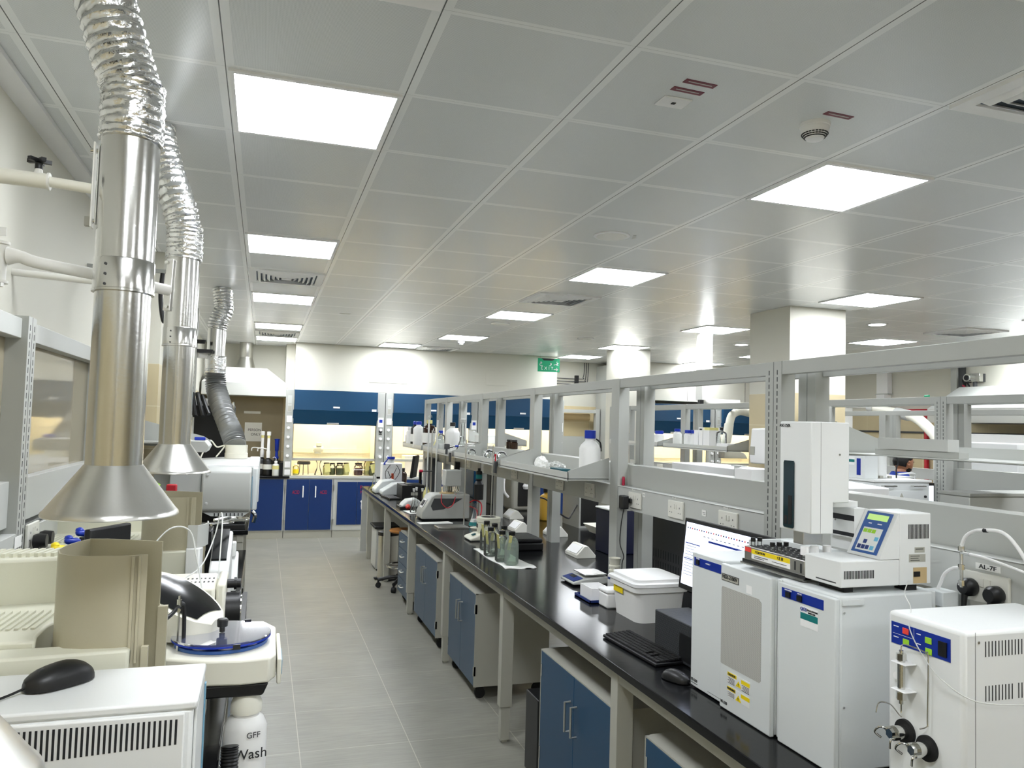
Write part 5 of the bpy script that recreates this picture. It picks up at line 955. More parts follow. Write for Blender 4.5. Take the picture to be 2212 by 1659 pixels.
part('rating_plate', MB().box(1.735, 1.793, 1.7414, 1.742, 1.452, 1.474).box(1.755, 1.79, 1.7414, 1.742, 1.478, 1.493).mi(1).box(1.74, 1.772, 1.7410, 1.7414, 1.468, 1.4695).box(1.74, 1.768, 1.7410, 1.7414, 1.462, 1.4635).box(1.74, 1.772, 1.7410, 1.7414, 1.456, 1.4575).box(1.758, 1.785, 1.7410, 1.7414, 1.487, 1.489), ['cabgrey', 'ink'], t)
part('port_recess', MB().box(1.750, 1.797, 1.7408, 1.742, 1.393, 1.437).mi(1).box(1.750, 1.772, 1.739, 1.7408, 1.412, 1.426), ['brown', 'black'], t)
part('rail_arm', MB().box(1.66, 1.702, 1.869, 1.985, 1.50, 1.588).box(1.675, 1.702, 1.869, 1.985, 1.461, 1.50).mi(1).box(1.6594, 1.66, 1.869, 1.985, 1.550, 1.566).box(1.6594, 1.66, 1.869, 1.985, 1.504, 1.515), ['instr2', 'ink'], t, 0)
part('rail_link', MB().box(1.60, 1.70, 1.90, 1.98, 1.5885, 1.6055), 'instr2', t)
tw = part('tower', MB().prism([(1.492, 1.518), (1.570, 1.518), (1.570, 1.606), (1.625, 1.606), (1.625, 1.838), (1.492, 1.838)], 'y', 1.850, 1.99), 'instr2', t, .003)
part('window', MB().prism([(1.925, 1.525), (1.965, 1.525), (1.968, 1.530), (1.968, 1.716), (1.965, 1.722), (1.925, 1.722), (1.922, 1.716), (1.922, 1.530)], 'x', 1.4880, 1.4915), 'smoke', tw)
part('window_mechanism', MB().box(1.4876, 1.4880, 1.928, 1.945, 1.535, 1.62).box(1.4876, 1.4880, 1.95, 1.963, 1.535, 1.56), 'black', tw)
text('lettering', 'ASC-250L', .012, (1.4895, 1.965, 1.826), RXM, 'ink', tw); part('seam', MB().box(1.525, 1.5255, 1.8495, 1.85, 1.52, 1.837), 'darkgrey', tw); part('screws', MB().cyl((1.59, 1.8498, 1.745), (1.59, 1.848, 1.745), .003, seg=10).cyl((1.575, 1.8498, 1.56), (1.575, 1.848, 1.56), .003, seg=10), 'chrome', tw)
part('needle_block', MB().box(1.53, 1.60, 1.93, 1.975, 1.475, 1.518), 'steelrough', t, .002)
tr = part('tray', MB().box(1.505, 1.64, 1.892, 2.185, 1.392, 1.436), 'steelrough', t, .002); part('drawer_rail', MB().box(1.500, 1.65, 1.892, 2.20, 1.376, 1.383), 'steel', t); part('rail_gap', MB().box(1.508, 1.64, 1.892, 2.20, 1.383, 1.392), 'black', t)
part('side_wall', MB().box(1.53, 1.70, 2.19, 2.20, 1.383, 1.452).box(1.645, 1.70, 1.86, 2.19, 1.373, 1.45), 'instr', t, .002)
tl = part('caution_label', MB().box(1.5040, 1.505, 1.955, 2.145, 1.400, 1.430).mi(1).box(1.5036, 1.504, 1.955, 2.145, 1.416, 1.430), ['white2', 'yellow'], tr); text('lettering', '! CAUTION', .010, (1.5030, 2.10, 1.423), RXM, 'ink', tl); text('lettering', '! 注 意', .010, (1.5030, 2.0, 1.423), RXM, 'ink', tl)
part('small_print', MB().box(1.5034, 1.504, 2.06, 2.13, 1.409, 1.411).box(1.5034, 1.504, 2.08, 2.13, 1.404, 1.406).box(1.5034, 1.504, 1.97, 2.04, 1.407, 1.4085), 'darkgrey', tl)
part('red_tag', MB().box(1.5040, 1.505, 2.15, 2.18, 1.418, 1.432), 'keyred', tr)
hl = MB()
for i in range(5):
    for j in range(11): hl.lathe([(.0095, 1.4362), (.0095, 1.4385), (.0075, 1.4385), (.0075, 1.4364)], (1.52+.025*i, 1.91+.025*j, 0), 12)
part('vial_holes', hl, 'darkgrey', tr)
part('slots', MB().box(1.5044, 1.505, 1.93, 1.936, 1.402, 1.428).box(1.5044, 1.505, 1.903, 1.910, 1.398, 1.425), 'ink', tr)
for n, (x, y) in enumerate(((1.52, 2.16), (1.545, 2.16), (1.545, 2.06), (1.57, 2.06), (1.52, 2.06))):
    q = thing('sample_vial', ['small vial with black cap at the left front corner of the steel vial tray', 'small vial with black cap just behind the front-left vial of the steel tray', 'middle one of three black-capped vials in the centre of the steel tray', 'rearmost of three black-capped vials in the centre of the steel tray', 'frontmost of three black-capped vials in the centre of the steel tray'][n], 'vial', (x, y, 1.4388), 'black-capped sample vials')
    part('body', MB().lathe([(.007, 0), (.007, .012)], seg=12), 'glass', q, world=False); part('cap', MB().lathe([(.008, .012), (.008, .024), (0, .0245)], seg=14), 'black', q, world=False)
for n, (x, y) in enumerate(((1.517, 1.905), (1.556, 1.912), (1.600, 1.912))):
    q = thing('solvent_vial', ['nearest wide vial with ridged white cap beside the steel tray', 'middle wide vial with white cap beside the steel tray', 'rear wide vial with white cap beside the steel tray'][n], 'vial', (x, y, 1.4388), 'wide white-capped vials')
    part('body', MB().lathe([(.010, 0), (.010, .012)], seg=16), 'glass', q, world=False); part('cap', MB().lathe([(.0125, .012), (.0125, .034), (.0115, .036), (0, .036)], seg=20), 'white2', q, world=False)
# gas unit
t = thing('gas_unit', 'white gas control unit with blue button panel and glass flow column, lower right corner', 'gas unit', (1.65, 1.42, WT))
part('body', MB().box(1.455, 1.86, 1.312, 1.525, ZB, 1.386), 'instr2', t, .010); part('feet', MB().box(1.48, 1.52, 1.33, 1.50, WT, ZB).box(1.76, 1.80, 1.33, 1.50, WT, ZB), 'rubber', t); part('seam', MB().box(1.487, 1.4878, 1.3115, 1.312, .92, 1.384), 'darkgrey', t)
bp = part('blue_panel', MB().box(1.4535, 1.455, 1.345, 1.512, 1.312, 1.362), 'panelblue', t, 0)
for y, z, c in ((1.468, 1.348, 'keyred'), (1.467, 1.323, 'keygreen'), (1.403, 1.344, 'keygreen'), (1.402, 1.320, 'keygreen')): part('button', MB().box(1.4515, 1.4535, y-.009, y+.009, z-.007, z+.007), c, bp, .001)
part('switch', MB().box(1.4505, 1.4535, 1.353, 1.375, 1.320, 1.352), 'black', bp); part('markings', MB().box(1.4532, 1.4535, 1.445, 1.507, 1.3355, 1.336).box(1.4532, 1.4535, 1.444, 1.4445, 1.3355, 1.36).box(1.4532, 1.4535, 1.49, 1.505, 1.352, 1.354).box(1.4532, 1.4535, 1.49, 1.505, 1.327, 1.329).box(1.4532, 1.4535, 1.425, 1.437, 1.35, 1.352).box(1.4532, 1.4535, 1.425, 1.437, 1.328, 1.330), 'white2', bp)
fc = part('flow_column', MB().cyl((1.435, 1.463, 1.205), (1.435, 1.463, 1.295), .0085, seg=24), 'steel', t); part('fitting', MB().cyl((1.435, 1.463, 1.285), (1.435, 1.463, 1.300), .0115, seg=6).cyl((1.435, 1.463, 1.300), (1.435, 1.463, 1.307), .005, seg=10).cyl((1.435, 1.463, 1.195), (1.435, 1.463, 1.212), .0115, seg=6).cyl((1.435, 1.463, 1.185), (1.435, 1.463, 1.195), .005, seg=10), 'chrome', fc); part('clip', MB().box(1.420, 1.455, 1.437, 1.480, 1.278, 1.281).box(1.420, 1.455, 1.437, 1.480, 1.216, 1.219), 'white2', fc, .002)
part('steel_line', MB().tube([(1.435, 1.463, 1.305), (1.437, 1.463, 1.318), (1.440, 1.45, 1.322), (1.447, 1.408, 1.318), (1.449, 1.40, 1.305), (1.449, 1.402, 1.17), (1.449, 1.402, 1.155), (1.44, 1.415, 1.145)], .0016, 8).tube([(1.435, 1.463, 1.187), (1.435, 1.463, 1.165), (1.43, 1.46, 1.158), (1.44, 1.50, 1.17), (1.435, 1.53, 1.165), (1.43, 1.535, 1.14)], .0016, 8), 'chrome', t)
part('white_knob', MB().cyl((1.445, 1.49, 1.240), (1.455, 1.49, 1.240), .008, seg=14), 'white2', t)
for y, z in ((1.468, 1.118), (1.405, 1.105)):
    gk = part('gas_port', MB().cyl((1.447, y, z), (1.455, y, z), .028, seg=28), 'rubber', t); part('fitting', MB().cyl((1.42, y, z), (1.447, y, z), .016, seg=20).cyl((1.405, y, z), (1.42, y, z), .011, seg=6).cyl((1.408, y+.012, z+.006), (1.425, y+.012, z+.006), .006, seg=6).cyl((1.408, y-.010, z-.008), (1.425, y-.010, z-.008), .006, seg=6).tube([(1.41, y+.012, z+.006), (1.395, y+.018, z+.010), (1.392, y+.03, z-.005), (1.41, y+.03, z-.02)], .0025, 8).tube([(1.41, y-.01, z-.008), (1.398, y-.012, z-.012), (1.400, y-.008, z-.03)], .0025, 8), 'chrome', gk)
v = MB()
for z in (1.33, 1.235, 1.05, 1.0):
    for k in range(17): v.box(1.515+.0095*k, 1.5175+.0095*k, 1.3113, 1.312, z, z+.033) if k != 9 or z != 1.235 else None
part('vent_slots', v, 'darkgrey', t); part('screw', MB().cyl((1.496, 1.3118, 1.362), (1.496, 1.310, 1.362), .003, seg=10), 'chrome', t)
t = thing('gas_tubing', 'white plastic gas tubes arching from a steel tee behind the white gas unit', 'tubing', (1.93, 1.747, 1.33))
part('tee', MB().cyl((1.93, 1.747, 1.375), (1.93, 1.747, 1.495), .005, seg=10).cyl((1.93, 1.747, 1.38), (1.93, 1.747, 1.395), .009, seg=8).cyl((1.93, 1.747, 1.425), (1.93, 1.747, 1.44), .009, seg=8).cyl((1.93, 1.747, 1.478), (1.93, 1.747, 1.492), .009, seg=8).cyl((1.93, 1.747, 1.474), (1.932, 1.722, 1.473), .006, seg=8), 'chrome', t)
part('tube', MB().tube([(1.93, 1.747, 1.492), (1.93, 1.734, 1.520), (1.93, 1.71, 1.538), (1.93, 1.682, 1.546), (1.93, 1.617, 1.549), (1.93, 1.57, 1.513), (1.93, 1.52, 1.44)], .005, 10), 'white2', t)
part('tube', MB().tube([(1.932, 1.722, 1.473), (1.93, 1.66, 1.47), (1.93, 1.554, 1.453), (1.93, 1.5, 1.44)], .004, 8), 'white2', t)
part('tube', MB().tube([(1.93, 1.747, 1.43), (1.925, 1.77, 1.425), (1.92, 1.795, 1.405), (1.915, 1.806, 1.375), (1.905, 1.81, 1.35)], .005, 8), 'white2', t); part('band', MB().tube([(1.93, 1.675, 1.5465), (1.93, 1.662, 1.548)], .0056, 10), 'ink', t)
part('valve_box', MB().box(1.88, 1.94, 1.765, 1.83, 1.315, 1.358).cyl((1.91, 1.80, WT), (1.91, 1.80, 1.315), .01), 'instr', t, .003)
t2 = thing('sample_line', 'thin clear line drooping across the front of the white gas unit', 'tubing', (1.5, 1.45, 1.3)); part('line', MB().tube([(1.80, 1.80, 1.40), (1.60, 1.62, 1.40), (1.50, 1.50, 1.392), (1.448, 1.452, 1.36), (1.436, 1.40, 1.31), (1.43, 1.34, 1.275), (1.47, 1.29, 1.245), (1.60, 1.27, 1.235)], .0013, 6), 'poly', t2)
part('riser', MB().tube([(1.80, 1.80, 1.40), (1.84, 1.86, 1.41), (1.855, 1.87, 1.42)], .0013, 6), 'poly', t2)
# computer
t = thing('computer_monitor', 'black computer monitor showing a spreadsheet-like program, partly behind the analysers', 'monitor', (1.77, 2.72, WT))
MR = Euler((0, .10, 0)).to_matrix()
def mon(c0, d, m, name, par, off=(0,0,0)): return part(name, MB().cbox(Vector(c0)+MR@Vector(off), d, (0, .10, 0)), m, par, .002)
mo = mon((1.765, 2.705, 1.272), (.022, .60, .30), 'black', 'bezel', t); sc = mon((1.765, 2.705, 1.272), (.001, .565, .262), 'screen', 'display', mo, (-.0118, 0, .003))
def scr(y0, y1, z0, z1, ms): 
    c = Vector((1.765, 2.705, 1.272))+MR@Vector((-.0127, (y0+y1)/2, (z0+z1)/2)); return MB().cbox(c, (.0006, abs(y1-y0), z1-z0), (0, .10, 0))
gm = MB()
def adds(y0, y1, z0, z1): gm.cbox(Vector((1.765, 2.705, 1.272))+MR@Vector((-.0127, (y0+y1)/2, (z0+z1)/2)), (.0006, abs(y1-y0), z1-z0), (0, .10, 0))
for k in range(26): gm.mi([1, 0, 2][k % 3]); adds(.27-.018*k, .262-.018*k, .108, .114)
gm.mi(0); adds(.10, -.28, .070, .078); adds(.275, .16, .045, .049); adds(.275, .16, -.02, -.016)
gm.mi(1)
for k in range(11): adds(.27, .19+.01*(k % 3), .035-.012*k, .037-.012*k)
for k in range(12): adds(.14-.03*k, .125-.03*k, .088, .091)
part('screen_content', gm, ['panelblue', 'darkgrey', 'keyred'], sc)
part('stand', MB().box(1.80, 1.83, 2.66, 2.76, WT, 1.22).box(1.74, 1.92, 2.60, 2.82, WT, WT+.012), 'black', t, .003)
t = thing('desktop_computer', 'black desktop computer lying flat with a perforated front, below the monitor', 'computer', (1.68, 2.72, WT))
part('case', MB().box(1.572, 1.73, 2.52, 2.90, WT+.004, 1.062), 'pcb', t, .004); part('feet', MB().box(1.59, 1.62, 2.54, 2.88, WT, WT+.004).box(1.69, 1.72, 2.54, 2.88, WT, WT+.004), 'rubber', t)
v = MB()
for i in range(16):
    for j in range(20): v.box(1.5712, 1.572, 2.885-.0125*j-.006*(i % 2), 2.893-.0125*j-.006*(i % 2), .925+.0083*i, .9285+.0083*i)
part('vent_pattern', v, 'darkgrey', t); part('port_recess', MB().box(1.5708, 1.5712, 2.53, 2.70, .92, 1.02), 'black', t); part('slip', MB().box(1.60, 1.66, 2.58, 2.66, 1.062, 1.0635), 'paper', t); part('drive', MB().box(1.62, 1.72, 2.53, 2.66, 1.0635, 1.078), 'black', t, .003)
t = thing('keyboard', 'black full-size keyboard on the near worktop', 'keyboard', (1.50, 2.90, WT))
KA = math.atan2(2.669-3.094, 1.451-1.428); t.rotation_euler = (0, 0, 0)
kv = Vector((1.451-1.428, 2.669-3.094)).normalized(); kn = Vector((-kv.y, kv.x)); L0 = .43
def kq(u, w_): p = Vector((1.428, 3.094))+kv*u+kn*w_; return (p.x, p.y)
part('base', MB().prism([kq(0, 0), kq(L0, 0), kq(L0, .135), kq(0, .135)], 'z', WT+.002, WT+.014), 'black', t, .003)
ks = MB()
for r in range(6):
    for c in range(21):
        if c in (15, 18) and r > 0: pass
        u0 = .008+.0198*c; w0 = .010+.0198*r; 
        if r == 0 and 3 < c < 9: 
            if c != 4: continue
            u1 = u0+.0198*5-.003
        else: u1 = u0+.0168
        if r in (1, 2) and c in (15, 17): continue
        z = WT+.014+r*.0012
        ks.prism([kq(u0, w0), kq(u1, w0), kq(u1, w0+.0165), kq(u0, w0+.0165)], 'z', z-.001, z+.006)
part('keys', ks, 'rubber', t)
part('cord', MB().tube([(1.60, 2.85, WT+.006), (1.62, 2.80, WT+.006), (1.60, 2.70, WT+.006), (1.64, 2.56, WT+.0035)], .003, 6), 'black', t)
m2 = mouse((1.452, 2.515, WT+.001), -1.2+PI, 'black computer mouse beside the keyboard on the near worktop')
part('cord', MB().tube([(-.058, 0, .008), (-.09, 0, .003), (-.14, -.04, .003)], .002, 6), 'black', m2, world=False)
# ================================================================ things on the near bench
t = thing('storage_tub', 'large white plastic tub with a snapped-on square lid and yellow label', 'tub', (1.80, 3.40, WT))
def rr(x0, x1, y0, y1, r, z): 
    pts = []
    for cx, cy, a0 in ((x1-r, y1-r, 0), (x0+r, y1-r, PI/2), (x0+r, y0+r, PI), (x1-r, y0+r, 1.5*PI)):
        for i in range(6): a = a0+PI/2*i/5; pts.append((cx+r*math.cos(a), cy+r*math.sin(a), z))
    return pts
def loft(mb, rings):
    n = len(rings[0]); vs = [p for r in rings for p in r]; fs = [(j*n+i, j*n+(i+1)%n, (j+1)*n+(i+1)%n, (j+1)*n+i) for j in range(len(rings)-1) for i in range(n)]
    fs += [tuple(range(n))[::-1], tuple((len(rings)-1)*n+i for i in range(n))]; return mb.add(vs, fs)
part('tub', loft(MB(), [rr(1.685, 1.92, 3.27, 3.53, .04, WT), rr(1.672, 1.932, 3.257, 3.543, .04, WT+.14), rr(1.66, 1.944, 3.245, 3.555, .04, WT+.142), rr(1.66, 1.944, 3.245, 3.555, .04, WT+.165)]), 'hdpe', t)
part('lid', loft(MB(), [rr(1.668, 1.936, 3.253, 3.547, .04, WT+.166), rr(1.655, 1.949, 3.24, 3.56, .04, WT+.168), rr(1.655, 1.949, 3.24, 3.56, .04, WT+.182), rr(1.675, 1.93, 3.26, 3.54, .035, WT+.186), rr(1.672, 1.932, 3.257, 3.543, .035, WT+.200), rr(1.69, 1.915, 3.275, 3.525, .03, WT+.201), rr(1.70, 1.905, 3.285, 3.515, .03, WT+.196)]), 'white2', t)
part('label', MB().box(1.6678, 1.669, 3.40, 3.50, WT+.11, WT+.14), 'yellow', t)
t = thing('foam_box', 'small white foam box between the blue tray and the big white tub', 'box', (1.72, 3.60, WT)); part('body', MB().box(1.665, 1.78, 3.565, 3.67, WT, WT+.072), 'white2', t, .008); part('lid', MB().box(1.663, 1.782, 3.563, 3.672, WT+.073, WT+.09), 'white2', t, .006)
t = thing('tray', 'dark blue shallow tray under a white open box, left of the foam box', 'tray', (1.70, 3.79, WT)); part('tray', MB().box(1.625, 1.77, 3.685, 3.89, WT, WT+.005).box(1.625, 1.63, 3.685, 3.89, WT, WT+.016).box(1.765, 1.77, 3.685, 3.89, WT, WT+.016).box(1.625, 1.77, 3.685, 3.69, WT, WT+.016).box(1.625, 1.77, 3.885, 3.89, WT, WT+.016), 'keyblue', t)
t = thing('open_box', 'small open white box standing in the dark blue tray', 'box', (1.70, 3.78, WT+.006)); b = MB().box(1.645, 1.75, 3.71, 3.86, WT+.006, WT+.009)
for q in ((1.645, 1.65, 3.71, 3.86), (1.745, 1.75, 3.71, 3.86), (1.65, 1.745, 3.71, 3.715), (1.65, 1.745, 3.855, 3.86)): b.box(*q, WT+.006, WT+.07)
part('walls', b, 'white2', t)
t = thing('balance', 'pale blue-grey top-loading balance with a square steel pan', 'balance', (1.80, 4.19, WT)); part('body', MB().prism([(1.70, WT+.008), (1.70, WT+.022), (1.77, WT+.040), (1.92, WT+.048), (1.92, WT+.008)], 'y', 4.09, 4.29), 'framelite', t, .006)
part('feet', MB().cyl((1.73, 4.12, WT), (1.73, 4.12, WT+.008), .01).cyl((1.90, 4.12, WT), (1.90, 4.12, WT+.008), .01).cyl((1.73, 4.27, WT), (1.73, 4.27, WT+.008), .01).cyl((1.90, 4.27, WT), (1.90, 4.27, WT+.008), .01), 'rubber', t)
part('pan', MB().box(1.775, 1.915, 4.105, 4.275, WT+.055, WT+.062).cyl((1.845, 4.19, WT+.045), (1.845, 4.19, WT+.055), .02), 'steel', t, .002); part('panel', MB().cbox((1.736, 4.19, WT+.0335), (.06, .17, .002), (0, -.25, 0)), 'keyblue', t); part('display', MB().cbox((1.748, 4.21, WT+.038), (.025, .07, .002), (0, -.25, 0)), 'ink', t)
part('cord', MB().tube([(1.92, 4.12, WT+.02), (1.93, 4.05, WT+.05), (1.925, 4.0, WT+.02), (1.90, 3.93, WT+.004)], .003, 6), 'black', t)
t = thing('cup_stack', 'white ribbed cup bottle with a blue band beside the slotted post', 'cup', (1.925, 4.03, WT)); part('body', MB().lathe([(.036, 0), (.038, .005), (.038, .07), (.03, .08)], seg=28), 'hdpe', t, world=False); part('ribbed_neck', MB().lathe([(.028, .08), (.028, .09), (.032, .092), (.032, .10), (.028, .102), (.028, .115), (.033, .117), (.033, .125), (.028, .127), (.035, .165), (.036, .166), (.033, .166), (.028, .14)], seg=28), 'offwhite', t, world=False); part('blue_band', MB().lathe([(.0385, .05), (.0385, .062)], seg=28), 'keyblue', t, world=False)
bottle('small_vial', (1.90, 3.90, WT), .018, .06, 'glass', 'white2', 'small clear vial in front of the white ribbed cup bottle', cat='vial', liquid=('white2', .5))
def tent(x, y, lb, rz=0):
    t = thing('bench_socket_box', lb, 'socket box', (x, y, WT), 'white wedge-shaped bench socket boxes'); part('body', MB().prism([(-.07, 0), (.07, 0), (.07, .02), (.012, .082), (-.012, .082), (-.07, .022)], 'y', -.11, .11), 'socket', t, .003, world=False)
    part('socket_face', MB().cbox((-.0435, 0, .054), (.003, .18, .066), (0, .78, 0)), 'white2', t, .001, world=False); t.rotation_euler = (0, 0, rz)
tent(2.145, 5.05, 'white wedge-shaped socket box on the bench nearest the balance'); tent(2.11, 6.30, 'white wedge-shaped socket box standing left of the bench post base'); tent(2.33, 7.15, 'farthest white wedge-shaped socket box, behind the clamp rod'); tent(2.33, 6.02, 'white wedge-shaped socket box half hidden between two post bases')
t = thing('towel', 'white paper towel spread under six glass bottles', 'towel'
, (1.57, 5.0, WT)); n_ = 10; vs = []; fs = []
for i in range(n_+1):
    for j in range(n_+1):
        u, v = i/n_, j/n_; x = 1.475+.20*u+.008*math.sin(9*v); y = 4.66+.78*v-.02*u+.006*math.sin(11*u); vs.append((x, y, WT+.002+.0015*math.sin(7*u+13*v)+.0015+(.01*random.random() if v < .12 and u > .6 else 0)))
for i in range(n_):
    for j in range(n_): a = i*(n_+1)+j; fs.append((a, a+n_+1, a+n_+2, a+1))
o_ = part('cloth', MB().add(vs, fs), 'paper', t); so = o_.modifiers.new('s', 'SOLIDIFY'); so.thickness = .003; so.offset = -1
for k, (x, y, h_) in enumerate(((1.553, 4.78, .205), (1.527, 4.905, .195), (1.575, 5.02, .21), (1.51, 5.115, .19), (1.565, 5.21, .20), (1.55, 5.36, .20))):
    q = thing('glass_bottle', ['nearest of six glass bottles on the towel, black cap, greenish liquid', 'second glass bottle on the towel, just left of the nearest, cream tag', 'third glass bottle on the towel, slightly taller with a cream tag', 'fourth glass bottle on the towel, standing towards the aisle', 'fifth glass bottle on the towel, black cap behind the others', 'farthest glass bottle on the towel, by the stirrer'][k], 'bottle', (x, y, WT+.0075), 'six black-capped glass bottles on the towel')
    part('body', MB().lathe([(.040, 0), (.046, .006), (.046, .125), (.038, .15), (.02, h_-.03), (.018, h_-.018)], seg=28), 'glassgreen' if k in (0, 2) else 'glass', q, world=False)
    part('liquid', MB().lathe([(.038, .004), (.0445, .009), (.0445, .115 if k in (0, 2) else .03)], seg=28), 'water', q, world=False)
    part('cap', MB().lathe([(.021, h_-.022), (.022, h_), (.019, h_+.003), (0, h_+.003)], seg=20), 'black', q, world=False)
    part('neck_ring', MB().lathe([(.0185, h_-.035), (.0235, h_-.032), (.0235, h_-.022)], seg=20), 'steel', q, world=False)
    a = -2.6 if k % 2 else -2.2
    part('tag', MB().cbox((.038*math.cos(a), .038*math.sin(a), h_-.065), (.003, .020, .11), (.25, -.42, a+PI)), 'papyellow', q, world=False)
t = thing('black_case', 'flat black plastic case lying behind the glass bottles', 'case', (1.85, 5.47, WT)); part('case', MB().box(1.76, 1.965, 5.30, 5.62, WT, WT+.055), 'black', t, .01); part('lid', MB().box(1.765, 1.96, 5.305, 5.615, WT+.0555, WT+.085), 'black', t, .01)
t = thing('magnetic_stirrer', 'white stirrer base with a teal button carrying a cream heating mantle', 'stirrer', (1.67, 5.93, WT)); part('base', MB().prism([(1.54, WT+.004), (1.54, WT+.022), (1.62, WT+.05), (1.80, WT+.055), (1.80, WT+.004)], 'y', 5.77, 5.97), 'offwhite', t, .02); part('button', MB().cbox((1.585, 5.84, WT+.046), (.03, .035, .006), (0, -.35, 0)), 'cardteal', t); part('foot', MB().box(1.55, 1.79, 5.78, 5.96, WT, WT+.006), 'darkgrey', t)
t = thing('heating_mantle', 'cream round heating mantle with a dark well on the white stirrer', 'heating mantle', (1.71, 5.87, WT+.056)); part('body', MB().lathe([(.085, 0), (.09, .01), (.09, .08), (.095, .085), (.095, .115), (.088, .12), (.06, .12), (.055, .10), (.03, .07), (0, .06)], (1.71, 5.87, WT+.056), 36), 'creamplast', t); part('support_rod', MB().cyl((1.704, 5.79, WT+.14), (1.709, 5.79, 1.64), .0045, seg=12), 'steelrough', t); part('plate', MB().cbox((1.62, 5.87, WT+.11), (.006, .03, .03)), 'darkgrey', t); part('well', MB().lathe([(.058, .1195), (.053, .10), (.03, .075), (0, .066)], (1.71, 5.87, WT+.056), 28), 'black', t)
solo('bowl', MB().lathe([(.03, 0), (.05, .02), (.065, .045), (.062, .045), (.045, .02), (0, .008)], (1.72, 6.22, WT), 28), 'offwhite', 'small cream bowl behind the stirrer base', 'bowl')
def flask(x, y, z, r, h, lb, liq=None, nr=.014, lab=None, stopper=False, grp=None):
    t = thing('glass_flask', lb, 'flask', (x, y, z), grp); part('body', MB().lathe([(r*.9, 0), (r, .004), (r*.95, .012), (nr, h*.68), (nr, h*.97), (nr*1.35, h)], seg=24), 'glass', t, world=False)
    if liq: part('liquid', MB().lathe([(r*.86, .005), (r*.84, h*.15), (r*.6, h*.32)], seg=20), liq, t, world=False)
    if lab: part('label', MB().lathe([(r*.965, h*.05), (r*.80, h*.2)], seg=24), lab, t, world=False)
    if stopper: part('stopper', MB().lathe([(nr*.8, h), (nr*1.2, h+.03), (0, h+.032)], seg=14), 'glass', t, world=False)
flask(1.80, 6.62, WT, .052, .20, 'conical flask with white and teal label behind the heating mantle', 'white2', lab='teal')
t = thing('retort_stand', 'steel retort stand plate with a tall rod and clamp, in front of the water bath', 'retort stand', (1.60, 6.6, WT)); part('base_plate', MB().box(1.45, 1.715, 6.47, 6.66, WT, WT+.014), 'steelrough', t, .002); part('rod', MB().cyl((1.70, 6.6, WT+.014), (1.70, 6.6, 1.66), .0065, seg=14), 'steelrough', t)
part('clamp_arm', MB().cyl((1.55, 6.6, 1.60), (1.78, 6.6, 1.605), .005, seg=10).cyl((1.53, 6.6, 1.595), (1.58, 6.6, 1.60), .012, seg=12).cyl((1.69, 6.585, 1.60), (1.715, 6.615, 1.60), .012), 'chrome', t); part('boss', MB().box(1.505, 1.55, 6.585, 6.615, 1.575, 1.62).box(1.515, 1.535, 6.59, 6.61, 1.53, 1.575), 'darkgrey', t, .004); part('grip', MB().cyl((1.60, 6.6, 1.601), (1.63, 6.6, 1.602), .008), 'capblue', t)
t = thing('water_bath', 'grey circulating water bath with a sloped display front and dark side grille', 'water bath', (1.66, 7.17, WT)); part('body', MB().prism([(1.42, WT+.01), (1.42, WT+.07), (1.505, WT+.215), (1.545, WT+.235), (1.87, WT+.235), (1.87, WT+.01)], 'y', 7.06, 7.34), 'frame', t, .008); part('side_grille', MB().prism([(1.50, WT+.13), (1.53, WT+.20), (1.80, WT+.20), (1.70, WT+.14), (1.62, WT+.10), (1.52, WT+.09)], 'y', 7.058, 7.06), 'darkgrey', t)
part('feet', MB().box(1.45, 1.85, 7.08, 7.32, WT, WT+.012), 'rubber', t); part('display', MB().cbox((1.458, 7.20, WT+.145), (.004, .11, .09), (0, .53, 0)), 'white2', t); part('screen', MB().cbox((1.455, 7.20, WT+.148), (.004, .08, .055), (0, .53, 0)), 'ink', t); part('tank_rim', MB().lathe([(.07, WT+.236), (.07, WT+.245), (.05, WT+.245)], (1.68, 7.2, 0), 24), 'brown', t)
part('pump_head', MB().box(1.645, 1.80, 7.12, 7.28, 1.21, 1.36), 'framelite', t, .008); part('head_support', MB().box(1.70, 1.74, 7.24, 7.28, WT+.235, 1.21), 'darkgrey', t)
b = MB()
for k in range(9): b.tube([(1.66+.015*k, 7.16, 1.21), (1.655+.016*k, 7.14, 1.17), (1.67+.013*k, 7.16, WT+.245)], .004, 6)
part('tubes', b, 'chrome', t); part('red_hose', MB().tube([(1.60, 7.06, WT+.24), (1.59, 7.02, WT+.17), (1.64, 7.0, WT+.12), (1.70, 7.02, WT+.15), (1.74, 7.08, WT+.24)], .004, 8).tube([(1.87, 7.1, WT+.15), (1.90, 7.0, WT+.19), (1.95, 6.95, WT+.16), (1.93, 6.9, WT+.06), (1.88, 6.98, WT+.01)], .006, 8).tube([(1.87, 7.2, WT+.12), (1.92, 7.0, WT+.10), (1.86, 6.8, WT+.01)], .006, 8), 'red', t)
def pap(x, y, w_, l, rz, lb, z=WT, m='paper'):
    o = solo('paper_sheet', MB().cbox((x, y, z+.0022), (w_, l, .0016), (0, 0, rz)).cbox((x+.004, y+.005, z+.0038), (w_, l, .0014), (0, 0, rz+.06)), m, lb, 'paper'); return o
pap(1.50, 6.86, .30, .12, 0.1, 'loose printed sheets on the worktop in front of the water bath')
t = thing('tall_stirrer', 'black overhead stirrer motor by the bench post behind the water bath', 'stirrer', (1.95, 7.0, 1.1)); part('motor', MB().cyl((1.93, 6.98, 1.10), (1.93, 6.98, 1.24), .045, seg=20), 'black', t); part('shaft', MB().cyl((1.93, 6.98, WT+.0), (1.93, 6.98, 1.10), .007), 'steel', t); part('cover', MB().lathe([(.045, 1.24), (.03, 1.27), (.015, 1.275)], (1.93, 6.98, 0), 20), 'black', t)
